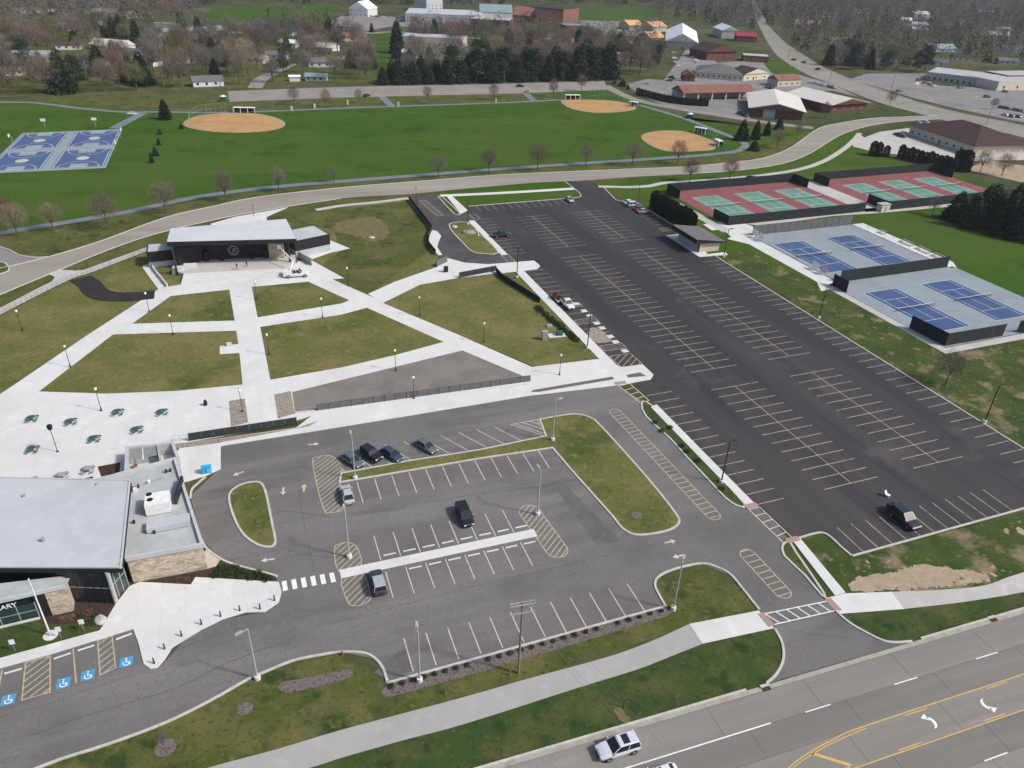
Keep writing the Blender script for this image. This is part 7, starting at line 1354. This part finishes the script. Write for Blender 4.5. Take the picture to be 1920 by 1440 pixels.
wn_ = lambda p: 'in the wooded streets left of the ball fields' if p[0] < -80 else ('behind the far parking strip' if p[0] < 150 and p[1] < 640 else 'on the wooded rise beyond the main road')
BN = ['brown bare tree', 'brown bare tree', 'tan bare tree', 'grey bare tree', 'reddish bare tree', 'greenish budding tree']
for p in near:
    w = wn_(p); r = rs.random()
    if r < (.86 if p[0] < 100 else .66):
        k = rs.choice((0, 0, 1, 1, 2, 3, 3, 4, 5)); pool = {0: (BARE[0], BARE2[0]), 1: (BARE[1], BARE2[1]), 2: (BARE[2], BARE2[4]), 3: (BARE[3], BARE2[2], BARE2[3]), 4: (BARE[4], BARE2[5]), 5: (BARE[5], BARE2[6])}[k]; tree(rs.choice(pool), p, rs.uniform(12, 21), f'{BN[k]} {w}', f'{BN[k]}s {w}', rs.uniform(.9, 1.25), 'bare_tree')
    else: tree((CONI + PINE)[rs.randrange(6)], p, rs.uniform(10, 19), f'dark evergreen {w}', f'evergreens {w}', rs.uniform(1.0, 1.3), 'evergreen_tree')
# far wood: light-weight trees in a few tones
def far_wood(P, mat, conifer, label):
    P = np.array(P); n = len(P)
    if n == 0: return
    per = 200 if not conifer else 130; H = rng.uniform(12, 22, n) * (1.0 if not conifer else .95)
    if conifer:
        t = 1 - np.sqrt(rng.random((n, per))); a = rng.random((n, per)) * 6.283; R_ = H[:, None] * .25 * (1 - t) ** .8 * rng.uniform(.5, 1.1, (n, per)) + .2; z = H[:, None] * (.08 + .92 * t)
    else:
        a = rng.random((n, per)) * 6.283; t = rng.beta(2.2, 1.8, (n, per)); R_ = H[:, None] * .40 * np.sqrt(np.clip(1 - (2 * t - .95) ** 2, .02, 1)) * rng.uniform(.35, 1.05, (n, per)); z = H[:, None] * (.18 + .82 * t)
    Q = np.stack([P[:, 0, None] + np.cos(a) * R_, P[:, 1, None] + np.sin(a) * R_, z], 2).reshape(-1, 3)
    D = np.stack([np.cos(a) * .5, np.sin(a) * .5, np.full_like(a, .6 if not conifer else -.1)], 2).reshape(-1, 3) + rng.normal(scale=.5, size=(n * per, 3))
    V, F = slivers(Q, D, rng.uniform(1.2, 2.8, n * per), rng.uniform(.20, .50, n * per) if not conifer else rng.uniform(.7, 1.5, n * per))
    tv = []; S = rng.uniform(.12, .2, n)                                              # trunks: three-sided spikes
    for k in range(3):
        an_ = 2.094 * k; tv.append(np.stack([P[:, 0] + np.cos(an_) * S, P[:, 1] + np.sin(an_) * S, np.zeros(n)], 1))
    top = np.stack([P[:, 0], P[:, 1], H * .8], 1); TV = np.concatenate(tv + [top]); i_ = np.arange(n); TF = np.concatenate([np.stack([i_ + k * n, i_ + ((k + 1) % 3) * n, i_ + 3 * n], 1) for k in range(3)])
    V = np.concatenate([V, TV]); F = np.concatenate([F, TF + len(F) * 3])
    link(bpy.data.objects.new('far_wood', np_mesh('far_wood', V, F, M[mat])), None, label, 'wood', None, 'stuff')
groups = {'twig': [], 'twig_grey': [], 'twig_tan': [], 'twig_red': [], 'twig_green': [], 'needle': [], 'needle_blue': []}
for p in rest:
    r = rs.random(); groups['twig' if r < .32 else 'twig_grey' if r < .57 else 'twig_tan' if r < .65 else 'twig_red' if r < .71 else 'twig_green' if r < .76 else 'needle' if r < .90 else 'needle_blue'].append(p)
for k, v in groups.items(): far_wood(v, k, k.startswith('needle'), {'twig': 'brown', 'twig_grey': 'grey', 'twig_tan': 'tan', 'twig_red': 'reddish', 'twig_green': 'greenish', 'needle': 'dark evergreen', 'needle_blue': 'blue green evergreen'}[k] + ' trees of the far wood behind the houses')
print('trees near', len(near), 'far', len(rest))

# ---------------------------------------------------------------- thin haze over the whole place
hz = MB().box(-2700, 2700, -400, 5400, -1.0, 80.5)
hm = bpy.data.materials.new('haze'); hm.use_nodes = True; nt = hm.node_tree; nt.nodes.clear()
vo = nt.nodes.new('ShaderNodeVolumePrincipled'); ou = nt.nodes.new('ShaderNodeOutputMaterial'); vo.inputs['Color'].default_value = (.80, .86, .95, 1); vo.inputs['Density'].default_value = .00008; vo.inputs['Anisotropy'].default_value = .2
nt.links.new(vo.outputs[0], ou.inputs['Volume']); hz.obj('haze', hm, kind='stuff')

# thin poles in the distance and a stone marker on the park lawn
for px, h, l in (((308, 165), 11, 'pale street pole behind the left infield'), ((475, 166), 12, 'pale street pole at the side street behind the far strip'), ((1247, 134), 14, 'tall pale pole by the barn car park'), ((1613, 150), 10, 'thin street pole at the strip mall entrance'), ((1672, 165), 11, 'thin street pole beside the second warehouse'), ((1556, 150), 9, 'thin street pole between the warehouses and main road'), ((1850, 232), 9, 'thin street pole on the verge above the bank'), ((1560, 128), 12, 'pale utility pole at the edge of the wooded rise'), ((1478, 110), 10, 'thin street pole at the road bend by the lawn'), ((372, 48), 12, 'pale pole on the far green field'), ((560, 42), 11, 'thin pole beside the far green field'), ((1185, 20), 16, 'tall thin mast beyond the far green field'), ((895, 30), 18, 'tall thin mast above the school roofs')):
    c = g(*px); t = thing('street_pole', (c.x, c.y, 0), U(0, 3), l, 'pole'); MB().tube((0, 0, 0), (0, 0, h), .16, .10, n=6).obj('shaft', M['wood_pole'], t); MB().box(-.9, .9, -.06, .06, h - .5, h - .35).obj('crossarm', M['wood_pole'], t)
c = g(1716, 168); t = thing('pylon_sign', (c.x, c.y, 0), .4, 'tall red and white pylon sign at the strip mall entrance', 'sign'); MB().box(-.3, .3, -.3, .3, 0, 5).obj('post', M['metal_grey'], t); MB().box(-1.6, 1.6, -.3, .3, 5, 7.2).obj('panel', M['machine_red'], t); MB().box(-1.4, 1.4, -.25, .25, 3.2, 4.9).obj('panel', M['metal_white'], t)
c = g(430, 648, .1); t = thing('stone_marker', (c.x, c.y, .1), .3, 'small white stone marker on the notch pad of the middle walk', 'marker'); MB().box(-.5, .5, -.2, .2, 0, .7).obj('block', M['concrete'], t); MB().box(-.65, .65, -.35, .35, -.02, .12).obj('plinth', M['concrete_old'], t)
